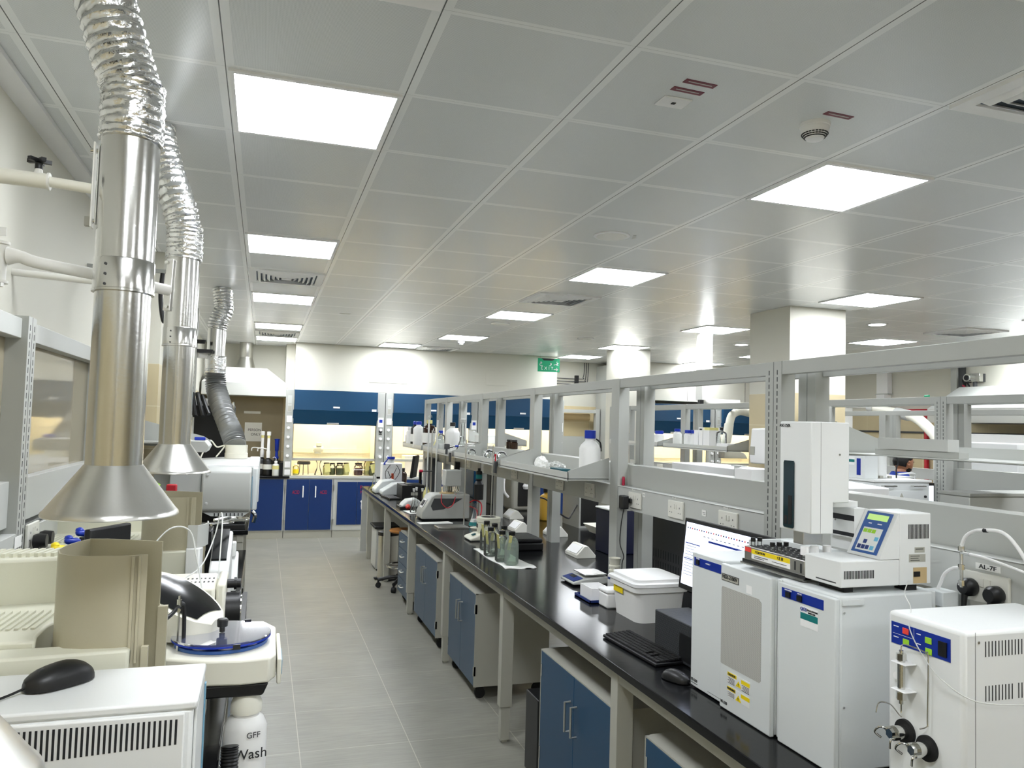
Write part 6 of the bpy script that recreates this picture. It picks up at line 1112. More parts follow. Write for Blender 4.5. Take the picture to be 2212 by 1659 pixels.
bottle('reagent_bottle', (1.93, 6.98, 1.277), .03, .11, 'black', 'black', 'small dark bottle with teal label on top of the black stirrer motor', label=(.15, .5), lbcol='teal')
# computer group at the far end
t = thing('printer', 'light grey sloped printer at the far corner of the near bench', 'printer', (1.55, 9.65, WT)); part('body', MB().prism([(1.35, WT+.005), (1.35, WT+.05), (1.44, WT+.15), (1.60, WT+.17), (1.60, WT+.005)], 'y', 9.70, 9.98), 'instr', t, .01); part('side_unit', MB().prism([(1.40, WT+.005), (1.40, WT+.05), (1.55, WT+.14), (1.70, WT+.15), (1.70, WT+.005)], 'y', 9.42, 9.68), 'instr', t, .01); part('foot', MB().box(1.38, 1.6, 9.45, 9.95, WT, WT+.006), 'rubber', t)
t = thing('solvent_station', 'white module with looped tubes, an orange tag and a blue-lidded jar behind the grey printer', 'module', (1.58, 10.1, WT)); part('body', MB().box(1.48, 1.74, 10.03, 10.2, WT, 1.26), 'white2', t, .01); part('jar', MB().cyl((1.60, 10.1, 1.26), (1.60, 10.1, 1.31), .045), 'poly', t); part('jar_lid', MB().cyl((1.60, 10.1, 1.31), (1.60, 10.1, 1.34), .05).tube([(1.55, 10.05, 1.31), (1.50, 10.03, 1.25), (1.52, 10.03, 1.25)], .008, 6), 'capblue', t)
part('tag', MB().box(1.60, 1.63, 10.022, 10.03, 1.03, 1.13), 'orange', t); part('tubes', MB().tube([(1.58, 10.02, 1.24), (1.52, 10.0, 1.15), (1.54, 10.0, 1.05), (1.62, 10.0, 1.12), (1.66, 10.01, 1.2)], .004, 6).tube([(1.66, 10.02, 1.24), (1.70, 10.0, 1.15), (1.62, 10.0, 1.04), (1.55, 10.01, 1.16)], .004, 6), 'ink', t)
flask(1.42, 10.3, WT, .045, .19, 'slim flask with yellow liquid at the far corner of the near bench', 'papyellow')
bottle('amber_jar', (1.80, 10.3, WT+.0), .05, .28, 'amber', 'black', 'small amber jar behind the far computer monitor', cat='jar')
t = thing('keyboard', 'small black keyboard in front of the grey printer at the far bench end', 'keyboard', (1.46, 9.15, WT)); part('base', MB().cbox((1.46, 9.15, WT+.009), (.13, .42, .014), (0, 0, .1)), 'black', t); b = MB()
for i in range(5):
    for j in range(14): b.cbox((1.415+.022*i+.0, 8.98+.026*j, WT+.018), (.018, .021, .004), (0, 0, .1))
part('keys', b, 'darkgrey', t)
t = thing('desktop_computer', 'black desktop computer with a white label under the far monitor', 'computer', (1.68, 9.15, WT)); part('case', MB().box(1.555, 1.82, 8.93, 9.30, WT, WT+.165), 'black', t, .004); part('label', MB().box(1.66, 1.74, 8.928, 8.93, WT+.05, WT+.085), 'cabgrey', t); part('cover', MB().box(1.62, 1.78, 8.98, 9.2, WT+.1655, WT+.175), 'darkgrey', t)
t = thing('computer_monitor', 'thin black monitor with a dim pinkish screen at the far end of the near bench', 'monitor', (1.80, 9.4, WT)); part('bezel', MB().cbox((1.79, 9.45, 1.255), (.03, .30, .27), (0, .12, 1.2-PI/2)), 'black', t, .004); part('display', MB().cbox((1.79-.0155, 9.443, 1.257), (.004, .27, .24), (0, .12, 1.2-PI/2)), 'screendim', t); part('stand', MB().box(1.85, 1.88, 9.43, 9.47, WT, 1.2).box(1.82, 1.94, 9.36, 9.55, WT, WT+.012), 'black', t)
t = thing('glass_panel_unit', 'dark framed glass unit behind the far monitor on the near bench', 'unit', (1.93, 9.3, WT)); part('frame', MB().box(1.90, 1.97, 8.98, 9.3, WT, 1.38), 'darkgrey', t, .004)
# burettes, flask cluster
def burette(x, y, lb, z1=1.86):
    t = thing('burette', lb, 'burette', (x, y, 1.0), 'glass burettes at the far half of the near bench'); part('tube', MB().cyl((x, y, 1.06), (x, y, z1-.03), .009, seg=12), 'poly', t); part('hook', MB().tube([(x, y, z1-.03), (x, y, z1), (x+.02, y, z1+.015), (x+.025, y, z1-.01)], .006, 8), 'glass', t); part('tap', MB().cyl((x-.02, y, 1.05), (x+.03, y, 1.05), .006).cyl((x, y, WT+.02), (x, y, 1.06), .003), 'white2', t)
burette(1.635, 7.92, 'left one of two long glass burettes'); burette(1.695, 7.78, 'right one of two long glass burettes')
t = thing('burette_stand', 'stand with a dark steel rod and red clamp between the glass burettes', 'retort stand', (1.67, 7.9, WT)); part('rod', MB().cyl((1.67, 7.90, WT+.012), (1.67, 7.90, 1.72), .008, seg=12), 'steelrough', t); part('base', MB().box(1.60, 1.76, 7.74, 7.98, WT, WT+.014), 'black', t); part('clamp', MB().cyl((1.57, 7.89, 1.30), (1.69, 7.89, 1.30), .006), 'darkgrey', t); part('knob', MB().cyl((1.545, 7.89, 1.30), (1.58, 7.89, 1.30), .014), 'inkred', t)
bottle('squeeze_bottle', (1.68, 8.14, WT), .04, .24, 'papyellow', 'glass', 'yellowish squeeze bottle in front of the burette stand', shoulder=.6); solo('orange_clip', MB().cyl((1.80, 7.95, WT), (1.80, 7.95, 1.02), .012), 'orange', 'small orange tube beside the yellowish squeeze bottle', 'tube')
for k, (x, y) in enumerate(((1.49, 7.72), (1.44, 7.60), (1.53, 7.62))):
    t = thing('volumetric_flask', ['back one of three slim glass flasks on the folded towel', 'front one of three slim glass flasks on the folded towel', 'right one of three slim glass flasks on the folded towel'][k], 'flask', (x, y, WT+.011), 'slim flasks on the folded towel'); part('body', MB().lathe([(.030, 0), (.034, .01), (.016, .09), (.010, .11), (.010, .20), (.014, .205)], seg=20), 'glass', t, world=False); part('stopper', MB().lathe([(.009, .205), (.013, .235), (0, .238)], seg=12), 'poly', t, world=False)
solo('folded_towel', MB().cbox((1.475, 7.66, WT+.0055), (.18, .26, .009), (0, 0, .1)), 'paper', 'folded white towel under the slim flasks on the near bench', 'towel', bevel=.003)
t = thing('pipette_bulb', 'red rubber pipette bulb in front of the slim flasks', 'pipette bulb', (1.44, 7.95, WT)); part('bulb', MB().lathe([(0, -.035), (.02, -.03), (.027, 0), (.02, .028), (.007, .045), (.006, .09)], (1.45, 7.95, WT+.028), 20, (-.3, -1, .05)), 'keyred', t)
t = thing('instrument_block', 'grey rounded titration block on a black base beside the red bulb', 'instrument', (1.50, 8.2, WT)); part('body', MB().prism([(1.40, WT+.02), (1.42, WT+.05), (1.46, WT+.085), (1.56, WT+.10), (1.60, WT+.07), (1.60, WT+.02)], 'y', 8.02, 8.22), 'instr', t, .01); part('base', MB().box(1.38, 1.61, 8.0, 8.24, WT, WT+.02), 'black', t)
# hanging cable and clips
t = thing('hanging_plug', 'black plug hanging from the trunking by the white jug', 'plug', (1.96, 7.95, 1.35)); part('body', MB().box(1.93, 1.985, 7.93, 7.98, 1.30, 1.40), 'black', t, .01); part('cord', MB().tube([(1.955, 7.95, 1.30), (1.95, 7.9, 1.15), (1.96, 7.7, 1.0), (1.95, 7.55, WT+.01)], .004, 6), 'black', t)
for y, lb in ((5.72+.0, 'grey clip with a red tip hooked on the shelf edge by the round flasks'), (7.25, 'dark clip hooked on the shelf edge beside the white jug')):
    t = thing('shelf_clip', lb, 'clip', (1.715, y, 1.47), 'clips on the shelf edge'); part('body', MB().box(1.700, 1.716, y-.02, y+.02, 1.43, 1.52), 'darkgrey', t, .002); part('tip', MB().cyl((1.708, y, 1.52), (1.708, y, 1.56), .005).cyl((1.708, y, 1.56), (1.708, y, 1.575), .008), 'red' if y < 6 else 'poly', t)
# ---------------------------------------------------------------- things on the shelves
SZ = 1.4965
t = bottle('hdpe_bottle', (1.905, 4.37, SZ), .065, .285, 'hdpe', 'capblue', 'big white bottle with a bright blue cap at the near end of the shelf', nr=.46, caph=.17, shoulder=.62, seg=32)
part('handle', MB().tube([(.03, -.02, .235), (.055, -.03, .21), (.06, -.03, .16)], .005, 8), 'black', t, world=False)
def crumple(name, c, r, lb, m, sq=(1, 1, 1), n=2, amp=.35, cat='plastic wrap'):
    bm = bmesh.new(); bmesh.ops.create_icosphere(bm, subdivisions=n+1, radius=r)
    for v in bm.verts: 
        k = 1+random.uniform(-amp, amp); v.co = Vector((v.co.x*k*sq[0], v.co.y*k*sq[1], v.co.z*k*sq[2]))
        v.co.z = max(v.co.z, -r*sq[2]*.5)
    mb = MB(); mb.add([tuple(v.co+Vector(c)+Vector((0, 0, r*sq[2]*.5))) for v in bm.verts], [tuple(v.index for v in f.verts) for f in bm.faces]); bm.free()
    o = solo(name, mb, m, lb, cat); o.data.polygons.foreach_set('use_smooth', [False]*len(o.data.polygons)); return o
crumple('crumpled_wrap', (1.86, 4.82, SZ), .05, 'crumpled clear plastic wrap beside the blue carton on the near shelf', 'poly', (1.1, 1.9, .9), 3, .22); crumple('crumpled_paper', (1.86, 5.10, SZ), .045, 'peaked crumpled white sheet on the near shelf', 'paper', (1.0, 1.5, 1.3), 2, .2, 'paper')
o = solo('small_carton', MB().box(1.735, 1.80, 4.42, 4.60, SZ, SZ+.045).mi(1).box(1.7345, 1.735, 4.45, 4.50, SZ+.005, SZ+.03), ['cardteal', 'panelblue2'], 'small teal carton at the edge of the near shelf', 'carton')
pap(1.83, 5.36, .16, .20, .1, 'brown card lying flat on the near shelf', SZ, 'brown'); solo('white_clip', MB().cbox((1.76, 5.52, SZ+.012), (.015, .06, .02), (0, 0, .8)), 'white2', 'little white clip on the shelf edge near the slotted side bracket', 'clip')
for k, (x, y, r) in enumerate(((1.80, 6.78, .040), (1.86, 6.48, .034), (1.80, 6.20, .048), (1.85, 6.02, .045))):
    t = thing('round_flask', ['leftmost round-bottom glass flask lying on the shelf', 'small round glass flask second from left on the shelf', 'large round glass flask in the middle of the shelf row', 'rightmost round glass flask on the shelf'][k], 'flask', (x, y, SZ), 'round glass flasks on the shelf')
    part('bulb', MB().lathe([(0, -r), (r*.6, -r*.8), (r*.95, -r*.3), (r*.95, r*.3), (r*.6, r*.8), (.012, r*.98), (.012, r+.05), (.015, r+.05)], (0, 0, r), 24, (-.2, .9, .25)), 'glass', t, world=False); part('rim', MB().tube([(r*math.cos(a*PI/8), 0, r+r*math.sin(a*PI/8)) for a in range(17)], .0016, 5, smooth=False), 'white2', t, world=False)
t = bottle('white_jug', (1.86, 7.80, SZ), .075, .31, 'hdpe', 'black', 'square white jug with a black cap on the middle shelf', nr=.33, shoulder=.66, seg=8, cat='jug')
t = bottle('reagent_bottle', (1.80, 8.08, SZ), .05, .22, 'glass', 'capblue', 'clear bottle with a blue cap and cream tag left of the white jug', liquid=('white2', .5)); part('tag', MB().cbox((-.05, -.02, .13), (.003, .03, .16), (.5, .3, 0)), 'papyellow', t, world=False)
bottle('amber_bottle', (1.86, 8.98, SZ), .075, .33, 'amber', 'papyellow', 'large amber bottle with a pale yellow cap on the far shelf', label=(.2, .55), nr=.4)
bottle('hdpe_bottle', (1.78, 9.22, SZ), .065, .31, 'hdpe', 'capblue', 'white bottle with blue cap left of the amber bottle', nr=.45); bottle('dark_bottle', (1.80, 9.52, SZ), .06, .31, 'black', 'capblue', 'dark bottle with blue cap at the far end of the shelf', label=(.2, .5), nr=.45)
bottle('hdpe_bottle', (1.78, 9.78, SZ), .05, .24, 'hdpe', 'white2', 'plain pale bottle last on the far shelf', nr=.6)
t = thing('erlenmeyer_group_flask', 'tall clear conical flask with measuring neck on the shelf beside a post', 'flask', (1.88, 7.45, SZ)); part('body', MB().lathe([(.07, 0), (.075, .01), (.03, .13), (.018, .16), (.018, .30), (.024, .31)], seg=24), 'glass', t, world=False); part('stopper', MB().lathe([(.022, .31), (.034, .345), (0, .35)], seg=16), 'poly', t, world=False)
flask(1.84, 7.32, SZ, .06, .18, 'squat conical glass flask at the shelf end beside the tall measuring flask', 'white2', nr=.02)
pap(1.86, 8.35, .2, .3, 0, 'red and white folder on the shelf behind the burettes', SZ, 'paper')
for k, (x, y) in enumerate(((2.105, 6.48), (2.105, 6.62), (2.115, 6.55))):
    bottle('dark_jar', (x, y, 1.5885), .03, .08, 'amber', 'black', ['right one of three squat dark jars on the service frame ledge', 'left one of three squat dark jars on the service frame ledge', 'rear one of three squat dark jars on the service frame ledge'][k], cat='jar', nr=.75, caph=.2, group='squat dark jars')
solo('white_carton', MB().box(2.26, 2.46, 7.9, 8.4, 1.6045, 1.68), 'paper', 'white carton on the far-side shelf beyond the dark jars', 'carton')
# ---------------------------------------------------------------- things on the far side of the near bench
t = thing('white_trough', 'large white trough with a slotted edge standing on the far side of the near bench', 'trough', (2.6, 3.6, WT))
part('body', MB().prism([(2.62, 3.0), (2.85, 3.0), (2.85, 4.6), (2.62, 4.6)], 'z', WT, 1.45), 'white2', t, .006); part('rim', MB().prism([(3.0, 1.46), (3.0, 1.55), (3.72, 1.585), (4.6, 1.585), (4.6, 1.46)], 'x', 2.60, 2.87), 'white2', t, .004); part('bracket', MB().box(2.59, 2.60, 3.83, 3.87, 1.50, 1.60).box(2.59, 2.63, 3.80, 3.90, 1.60, 1.606), 'poly', t); part('slot', MB().box(2.597, 2.60, 3.04, 3.07, 1.48, 1.53), 'cabgrey', t)
solo('white_chute', MB().box(2.32, 2.44, 2.95, 3.08, 1.52, 1.585), 'white2', 'short white block next to the slotted post above the centre panel', 'block')
COL.objects['white_chute'].location.z = 1.5835; COL.objects['white_chute'].location.x = 2.10; COL.objects['white_chute'].scale = (.6, 1, .8)
solo('blue_cabinet_block', MB().box(2.36, 2.62, 5.05, 5.28, WT, 1.21).mi(1).box(2.355, 2.625, 5.045, 5.285, 1.21, 1.225), ['navy', 'framelite'], 'dark blue box standing on the far side of the near bench, behind the slotted post', 'box', bevel=.008)
t = thing('white_tray', 'shallow white sloping-sided tray on the far side of the near bench', 'tray', (2.7, 5.45, WT)); part('tray', loft(MB(), [rr(2.62, 2.84, 5.5, 6.0, .02, WT+.03), rr(2.58, 2.88, 5.45, 6.05, .03, WT+.095)]), 'offwhite', t); part('foot', MB().box(2.66, 2.80, 5.55, 5.95, WT, WT+.031), 'black', t)
solo('server_cabinet', MB().box(2.70, 2.89, 6.4, 6.8, WT, 1.34).mi(1).box(2.715, 2.885, 6.399, 6.4, WT+.02, 1.32), ['frame', 'black'], 'dark-fronted grey cabinet on the far side of the near bench', 'cabinet')
solo('black_cable', MB().tube([(2.30, 6.5, 1.17), (2.38, 6.4, 1.16), (2.42, 6.25, 1.08), (2.50, 6.18, 1.02), (2.55, 6.22, 1.04), (2.70, 6.45, 1.10)], .007, 8), 'black', 'thick black cable drooping behind the post bases', 'cable')
t = thing('freeze_dryer', 'grey coffee-machine-like apparatus with a dark recess behind the post bases', 'apparatus', (2.65, 7.9, WT)); part('body', MB().box(2.50, 2.80, 7.75, 8.05, WT, 1.30), 'cabgrey', t, .03); part('recess', MB().box(2.57, 2.73, 7.742, 7.75, WT+.05, 1.2), 'black', t); part('tube', MB().tube([(2.5, 7.8, 1.3), (2.42, 7.75, 1.25), (2.40, 7.7, 1.12), (2.45, 7.7, 1.05)], .014, 8), 'white2', t); part('figurine', MB().lathe([(.025, 1.13), (.035, 1.16), (.02, 1.19), (.03, 1.22), (0, 1.25)], (2.65, 7.735, 0), 14), 'white2', t)
bottle('solvent_jug', (2.62, 6.98, WT), .085, .30, 'amberliq', 'black', 'large square bottle of yellow and dark liquid behind the post bases', seg=10, nr=.5, cat='jug')
crumple('white_tubing_bundle', (2.62, 6.98, 1.205), .05, 'tangle of white caps and tubing on top of the yellow-liquid bottle', 'white2', (1, 1, 1.2), 2, .4, 'tubing')
for k, (x, y, z, sx, m, lb) in enumerate(((2.6, 8.6, WT, .28, 'darkgrey', 'dark instrument behind the water bath on the far side'), (2.6, 9.3, WT, .3, 'blue', 'blue-fronted box on the far side of the near bench, beyond the water bath'))):
    solo('instrument_box', MB().box(x-sx/2, x+sx/2, y-.2, y+.2, z, z+.42), m, lb, 'instrument', bevel=.01)
t = thing('service_cover', 'grey metal cover box with a small brown square, right edge, behind the gas unit', 'cover box', (2.5, 2.1, 1.5)); part('body', MB().box(2.36, 2.80, 2.09, 2.20, WT, 1.615), 'frame', t, .003) if False else part('body', MB().prism([(2.33, 1.60), (2.33, .95), (2.87, .95), (2.87, 1.60)], 'y', 2.075, 2.20), 'framelite', t, .003)
part('lid', MB().box(2.325, 2.875, 2.07, 2.205, 1.60, 1.612), 'frame', t, .002); part('stand', MB().box(2.36, 2.85, 2.09, 2.19, WT, .95), 'frame', t); part('window', MB().box(2.329, 2.33, 2.105, 2.13, 1.50, 1.55), 'brown', t)
# black panel with slots right of monitor behind
t = thing('slotted_heater', 'dark green-grey slotted machine seen under the trunking behind the white tub', 'machine', (2.6, 3.7, WT)); part('body', MB().box(2.30, 2.58, 3.3, 4.32, WT, 1.30), 'darkgrey', t, .006); b = MB()
for r in range(2):
    for k in range(32): b.box(2.2992, 2.30, 3.34+.03*k, 3.348+.03*k, .96+.07*r, 1.01+.07*r)
part('slots', b, 'ink', t)
t = thing('server_strip', 'narrow grey slotted strip beside the dark blue box', 'strip', (2.3, 4.35, WT)); part('strip', MB().box(2.28, 2.34, 4.35, 4.40, WT, 1.30), 'frame', t)
# ---------------------------------------------------------------- second bench things
def btl2(y, r, h, lb, body='hdpe', cap='capblue', **k): return bottle('shelf_bottle', (4.54, y, 1.6045), r, h, body, cap, lb, **k)
btl2(8.35, .06, .17, 'squat white bottle with blue cap, leftmost on the second bench shelf', nr=.75, caph=.2); COL.objects[-1]
btl2(7.92, .05, .20, 'translucent bottle with blue cap, second from left on the second bench shelf', 'poly', nr=.6, caph=.14); btl2(7.66, .06, .19, 'square white jar with blue cap, left of a pair', nr=.75, caph=.18, seg=8); btl2(7.53, .055, .19, 'square white jar with blue cap, right of a pair', nr=.75, caph=.18, seg=8)
solo('shelf_carton', MB().box(4.47, 4.60, 7.36, 7.44, 1.6045, 1.80), 'white2', 'plain white carton right of the blue-capped jars', 'carton'); solo('shelf_carton', MB().box(4.47, 4.60, 7.27, 7.345, 1.6045, 1.83).mi(1).box(4.469, 4.47, 7.28, 7.33, 1.80, 1.815), ['white2', 'ink'], 'tall printed white carton in the middle of the second bench shelf', 'carton')
solo('shelf_carton', MB().box(4.47, 4.60, 7.14, 7.26, 1.6045, 1.80), 'white2', 'white carton under a yellow-green pad on the second bench shelf', 'carton'); solo('shelf_pad', MB().box(4.48, 4.59, 7.15, 7.25, 1.8005, 1.83), 'papyellow', 'yellow-green pad on top of a white carton on the second bench shelf', 'pad')
btl2(7.02, .055, .23, 'clear shouldered glass bottle with black cap on the second bench shelf', 'glass', 'black', nr=.3, liquid=('white2', .3))
solo('foam_tray', MB().box(4.42, 4.62, 6.72, 6.92, 1.6045, 1.67), 'white2', 'white foam tray at the right end of the second bench shelf', 'tray')
for k in range(4): solo('gas_valve', MB().cyl((4.60, 7.7-.32*k, 1.385), (4.60, 7.7-.32*k, 1.41), .03).box(4.56, 4.64, 7.68-.32*k, 7.72-.32*k, 1.41, 1.43), 'capblue' if k else 'black', ['black gas tap, leftmost on the second bench trunking', 'blue gas tap, second on the second bench trunking', 'blue gas tap, third on the second bench trunking', 'blue gas tap, rightmost on the second bench trunking'][k], 'gas tap', 'gas taps on the second bench')
for o in [o for o in COL.objects if o.name.startswith('gas_valve')]: o.location.x = 4.73; o.location.z = 1.3815
t = thing('towel_dispenser', 'white paper towel dispenser on the side of the big column', 'dispenser', (4.48, 6.25, 1.5)); part('body', MB().prism([(4.554, 1.50), (4.41, 1.50), (4.40, 1.56), (4.42, 1.83), (4.554, 1.84)], 'y', 6.02, 6.33), 'white2', t, .012); part('slot', MB().box(4.398, 4.404, 6.25, 6.32, 1.58, 1.66), 'cabgrey', t, .001); part('lock', MB().box(4.54, 4.554, 6.17, 6.19, 1.84, 1.86), 'darkgrey', t); part('towel', MB().box(4.48, 4.53, 6.08, 6.2, 1.38, 1.50), 'paper', t)
t = thing('muffle_furnace', 'grey steel instrument with two chrome handles on the second bench', 'furnace', (4.35, 4.65, WT)); part('body', MB().box(4.10, 4.585, 4.42, 5.0, WT+.01, 1.47), 'instr', t, .004); part('top', MB().box(4.09, 4.60, 4.41, 5.0, 1.471, 1.487), 'instr2', t, .002); part('flap', MB().box(4.13, 4.56, 4.414, 4.42, WT+.1, 1.41), 'instr', t, .001); part('feet', MB().box(4.13, 4.55, 4.45, 4.95, WT, WT+.01), 'rubber', t)
for x in (4.16, 4.42): part('handle', MB().tube([(x, 4.42, 1.445), (x, 4.395, 1.445), (x+.11, 4.395, 1.445), (x+.11, 4.42, 1.445)], .005, 8, smooth=False), 'chrome', t)
part('side_panel', MB().box(4.098, 4.10, 4.52, 4.72, 1.30, 1.44).mi(1).box(4.097, 4.098, 4.53, 4.68, 1.30, 1.38).mi(2).cyl((4.095, 4.55, 1.43), (4.098, 4.55, 1.43), .008).cyl((4.095, 4.68, 1.43), (4.098, 4.68, 1.43), .008), ['instr2', 'white2', 'ink'], t); part('warning_mark', MB().prism([(4.31, 1.36), (4.35, 1.36), (4.33, 1.395)], 'y', 4.412, 4.414), 'cabgrey', t); part('knobs', MB().cyl((4.145, 4.405, 1.37), (4.145, 4.414, 1.37), .009).cyl((4.54, 4.405, 1.37), (4.54, 4.414, 1.37), .009), 'ink', t)
t = thing('steel_chamber', 'ribbed white cylinder chamber on top of the handled grey instrument', 'chamber', (4.4, 4.7, 1.488)); part('cylinder', MB().lathe([(.095, 1.488), (.095, 1.70)], (4.34, 4.70, 0), 40), 'instr2', t); part('panel', MB().box(4.105, 4.22, 4.52, 4.75, 1.488, 1.66).mi(1).box(4.104, 4.105, 4.56, 4.60, 1.51, 1.63), ['instr', 'panelblue'], t, .003); part('label', MB().box(4.1035, 4.105, 4.62, 4.70, 1.58, 1.64).mi(1).box(4.103, 4.1035, 4.62, 4.70, 1.60, 1.62), ['white2', 'teal'], t); part('vent_strip', MB().box(4.221, 4.25, 4.55, 4.74, 1.488, 1.66), 'cabgrey', t); part('clamps', MB().box(4.30, 4.33, 4.585, 4.60, 1.488, 1.505).box(4.38, 4.41, 4.585, 4.60, 1.488, 1.505), 'cabgrey', t)
part('black_tube', MB().tube([(4.40, 4.58, 1.665), (4.44, 4.575, 1.64), (4.455, 4.575, 1.60), (4.44, 4.575, 1.56), (4.44, 4.575, 1.49)], .005, 8), 'ink', t); part('white_tube', MB().tube([(4.46, 4.58, 1.52), (4.60, 4.6, 1.525), (4.66, 4.62, 1.51), (4.66, 4.63, 1.46)], .006, 8), 'white2', t)
solo('instrument_box', MB().box(4.15, 4.45, 3.30, 3.70, WT, 1.35), 'darkgrey', 'dark box beside the handled grey instrument on the second bench', 'instrument', bevel=.01); t = thing('laptop_screen', 'screen with a bright page beside the handled grey instrument', 'screen', (4.9, 5.0, 1.1)); part('bezel', MB().box(4.98, 5.25, 5.0, 5.02, 1.2, 1.42), 'black', t); part('display', MB().box(5.0, 5.23, 4.998, 5.0, 1.21, 1.40), 'screen', t); part('stand', MB().box(5.08, 5.15, 5.0, 5.05, WT, 1.2), 'black', t)
solo('dark_instrument', MB().box(5.0, 5.35, 5.3, 5.7, WT, 1.45).mi(1).box(5.0, 5.35, 5.295, 5.3, WT+.3, 1.44), ['instr2', 'darkgrey'], 'blue-grey ribbed instrument behind the bright screen on the second bench', 'instrument')

solo('green_toggle', MB().cyl((4.73, 4.60, 2.104), (4.73, 4.56, 2.104), .008), 'green', 'small green plastic piece on top of the second bench rail', 'clip'); COL.objects['green_toggle'].location.z = 2.0955
for k, (x, y, s, m, lb) in enumerate(((5.2, 3.4, .3, 'white2', 'white instrument at the right edge on the second bench'), (4.3, 2.6, .25, 'instr', 'pale box on the second bench near the right edge'))):
    solo('instrument_box', MB().box(x-s/2, x+s/2, y-.25, y+.25, WT, 1.42), m, lb, 'instrument', bevel=.01)
# ---------------------------------------------------------------- third bench and right wall
t = thing('fume_extractor', 'white jointed extraction arm stretched over the third bench', 'extraction arm', (7.8, 7.7, 1.9)); part('upper_arm', MB().tube([(8.3, 8.98, 2.18), (8.3, 8.6, 2.12), (8.3, 8.35, 2.06)], .06, 14), 'offwhite', t); part('elbow_joint', MB().tube([(8.3, 9.05, 2.20), (8.3, 8.95, 2.175)], .07, 14).tube([(8.3, 8.55, 2.11), (8.3, 8.33, 2.07)], .075, 14), 'framelite', t); part('lower_arm', MB().tube([(8.3, 8.36, 2.08), (8.3, 8.24, 2.05), (8.3, 8.10, 1.97), (8.3, 7.9, 1.80), (8.3, 7.7, 1.55)], .07, 14), 'offwhite', t); part('hanger', MB().cyl((8.3, 9.03, 2.2), (8.3, 9.6, 2.22), .03).box(8.2, 8.4, 9.5, 9.6, 0, 2.3), 'white', t)
t = thing('wall_duct_box', 'white box hanging high on the right wall', 'duct box', (9.95, 10.6, 2.6)); part('box', MB().box(10.0, 10.095, 10.5, 10.75, 2.5, 2.85), 'white2', t, .004); part('base', MB().box(9.99, 10.095, 10.48, 10.77, 2.48, 2.50), 'framelite', t); part('tail', MB().box(9.95, 10.095, 10.52, 10.7, 2.25, 2.48), 'white2', t)
t = thing('wall_channel', 'grey vertical cable channel with cables on the right wall', 'channel', (10.05, 9.2, 2.4)); part('channel', MB().box(10.0, 10.095, 9.13, 9.24, 1.9, 2.95), 'frame', t, .002); part('cables', MB().box(10.03, 10.095, 9.05, 9.125, 2.0, 2.93), 'darkgrey', t)
t = thing('gas_detector', 'chrome gas detector head with a black cable on the right wall', 'gas detector', (9.98, 8.9, 2.66)); part('head', MB().cyl((9.90, 8.87, 2.68), (10.02, 8.87, 2.68), .06).box(9.96, 10.03, 8.70, 8.86, 2.62, 2.75), 'chrome', t, .004); part('face', MB().cyl((9.895, 8.87, 2.68), (9.90, 8.87, 2.68), .04), 'ink', t); part('mount', MB().box(10.03, 10.098, 8.72, 8.8, 2.62, 2.74).cyl((9.99, 8.8, 2.55), (9.99, 8.8, 2.62), .03), 'darkgrey', t); part('cable', MB().tube([(9.99, 8.87, 2.62), (10.0, 9.0, 2.62), (10.03, 9.05, 2.66)], .014, 8).tube([(10.0, 8.95, 2.62), (9.99, 8.9, 2.56), (9.99, 8.86, 2.48)], .012, 8), 'ink', t); part('red_cable', MB().tube([(10.03, 9.05, 2.58), (10.0, 8.98, 2.54), (10.0, 8.99, 2.44), (10.04, 9.06, 2.38)], .012, 8), 'inkred', t)
t = thing('wall_canopy', 'white sloped extraction canopy low on the right wall', 'extraction hood', (9.7, 8.0, 2.2)); part('canopy', MB().prism([(9.25, 2.20), (10.095, 2.20), (10.095, 2.54), (9.85, 2.54)], 'y', 7.0, 8.95), 'framelite', t); part('skirt', MB().box(9.25, 10.095, 7.0, 8.95, 2.0, 2.199), 'alum', t)
solo('red_pipe', MB().tube([(10.06, 9.75, .0), (10.06, 9.75, 2.18), (10.06, 9.75, 2.20), (10.06, 10.0, 2.20), (10.06, 10.7, 2.20), (10.06, 10.7, 2.05)], .035, 12, smooth=False), 'red', 'red fire pipe running down and along the right wall', 'pipe'); solo('red_pipe', MB().tube([(10.05, 10.35, 1.1), (10.05, 10.35, 2.12)], .01, 8), 'red', 'thin red pipe beside the thick fire pipe on the right wall', 'pipe')
solo('dark_cable_tray', MB().box(10.06, 10.098, 5.0, 12.0, 1.84, 1.87), 'darkgrey', 'thin dark horizontal trim on the right wall tiles', 'trim'); 
t = thing('wall_trunking', 'pale wall trunking with black adapters on the right wall', 'trunking', (10.0, 8.9, 1.3)); part('box', MB().box(10.0, 10.098, 7.6, 9.55, 1.24, 1.55), 'framelite', t, .002); part('adapters', MB().box(9.93, 10.0, 9.02, 9.12, 1.34, 1.46).box(9.93, 10.0, 8.86, 8.98, 1.32, 1.43), 'ink', t, .01); part('plate', MB().box(9.99, 10.0, 8.78, 9.2, 1.30, 1.48), 'white2', t)
solo('white_instrument', MB().box(7.75, 8.15, 6.3, 6.9, WT, 1.75), 'instr2', 'white instrument on the third bench, seen right of the slotted post', 'instrument', bevel=.015); solo('white_instrument', MB().box(7.6, 8.2, 5.3, 5.9, WT, 1.60), 'instr2', 'large pale instrument on the third bench at the right edge', 'instrument', bevel=.02)
solo('white_cabinet', MB().box(9.3, 9.9, 6.6, 8.9, 0, 1.85), 'white2', 'tall white cabinet standing by the right wall', 'cabinet', bevel=.01)
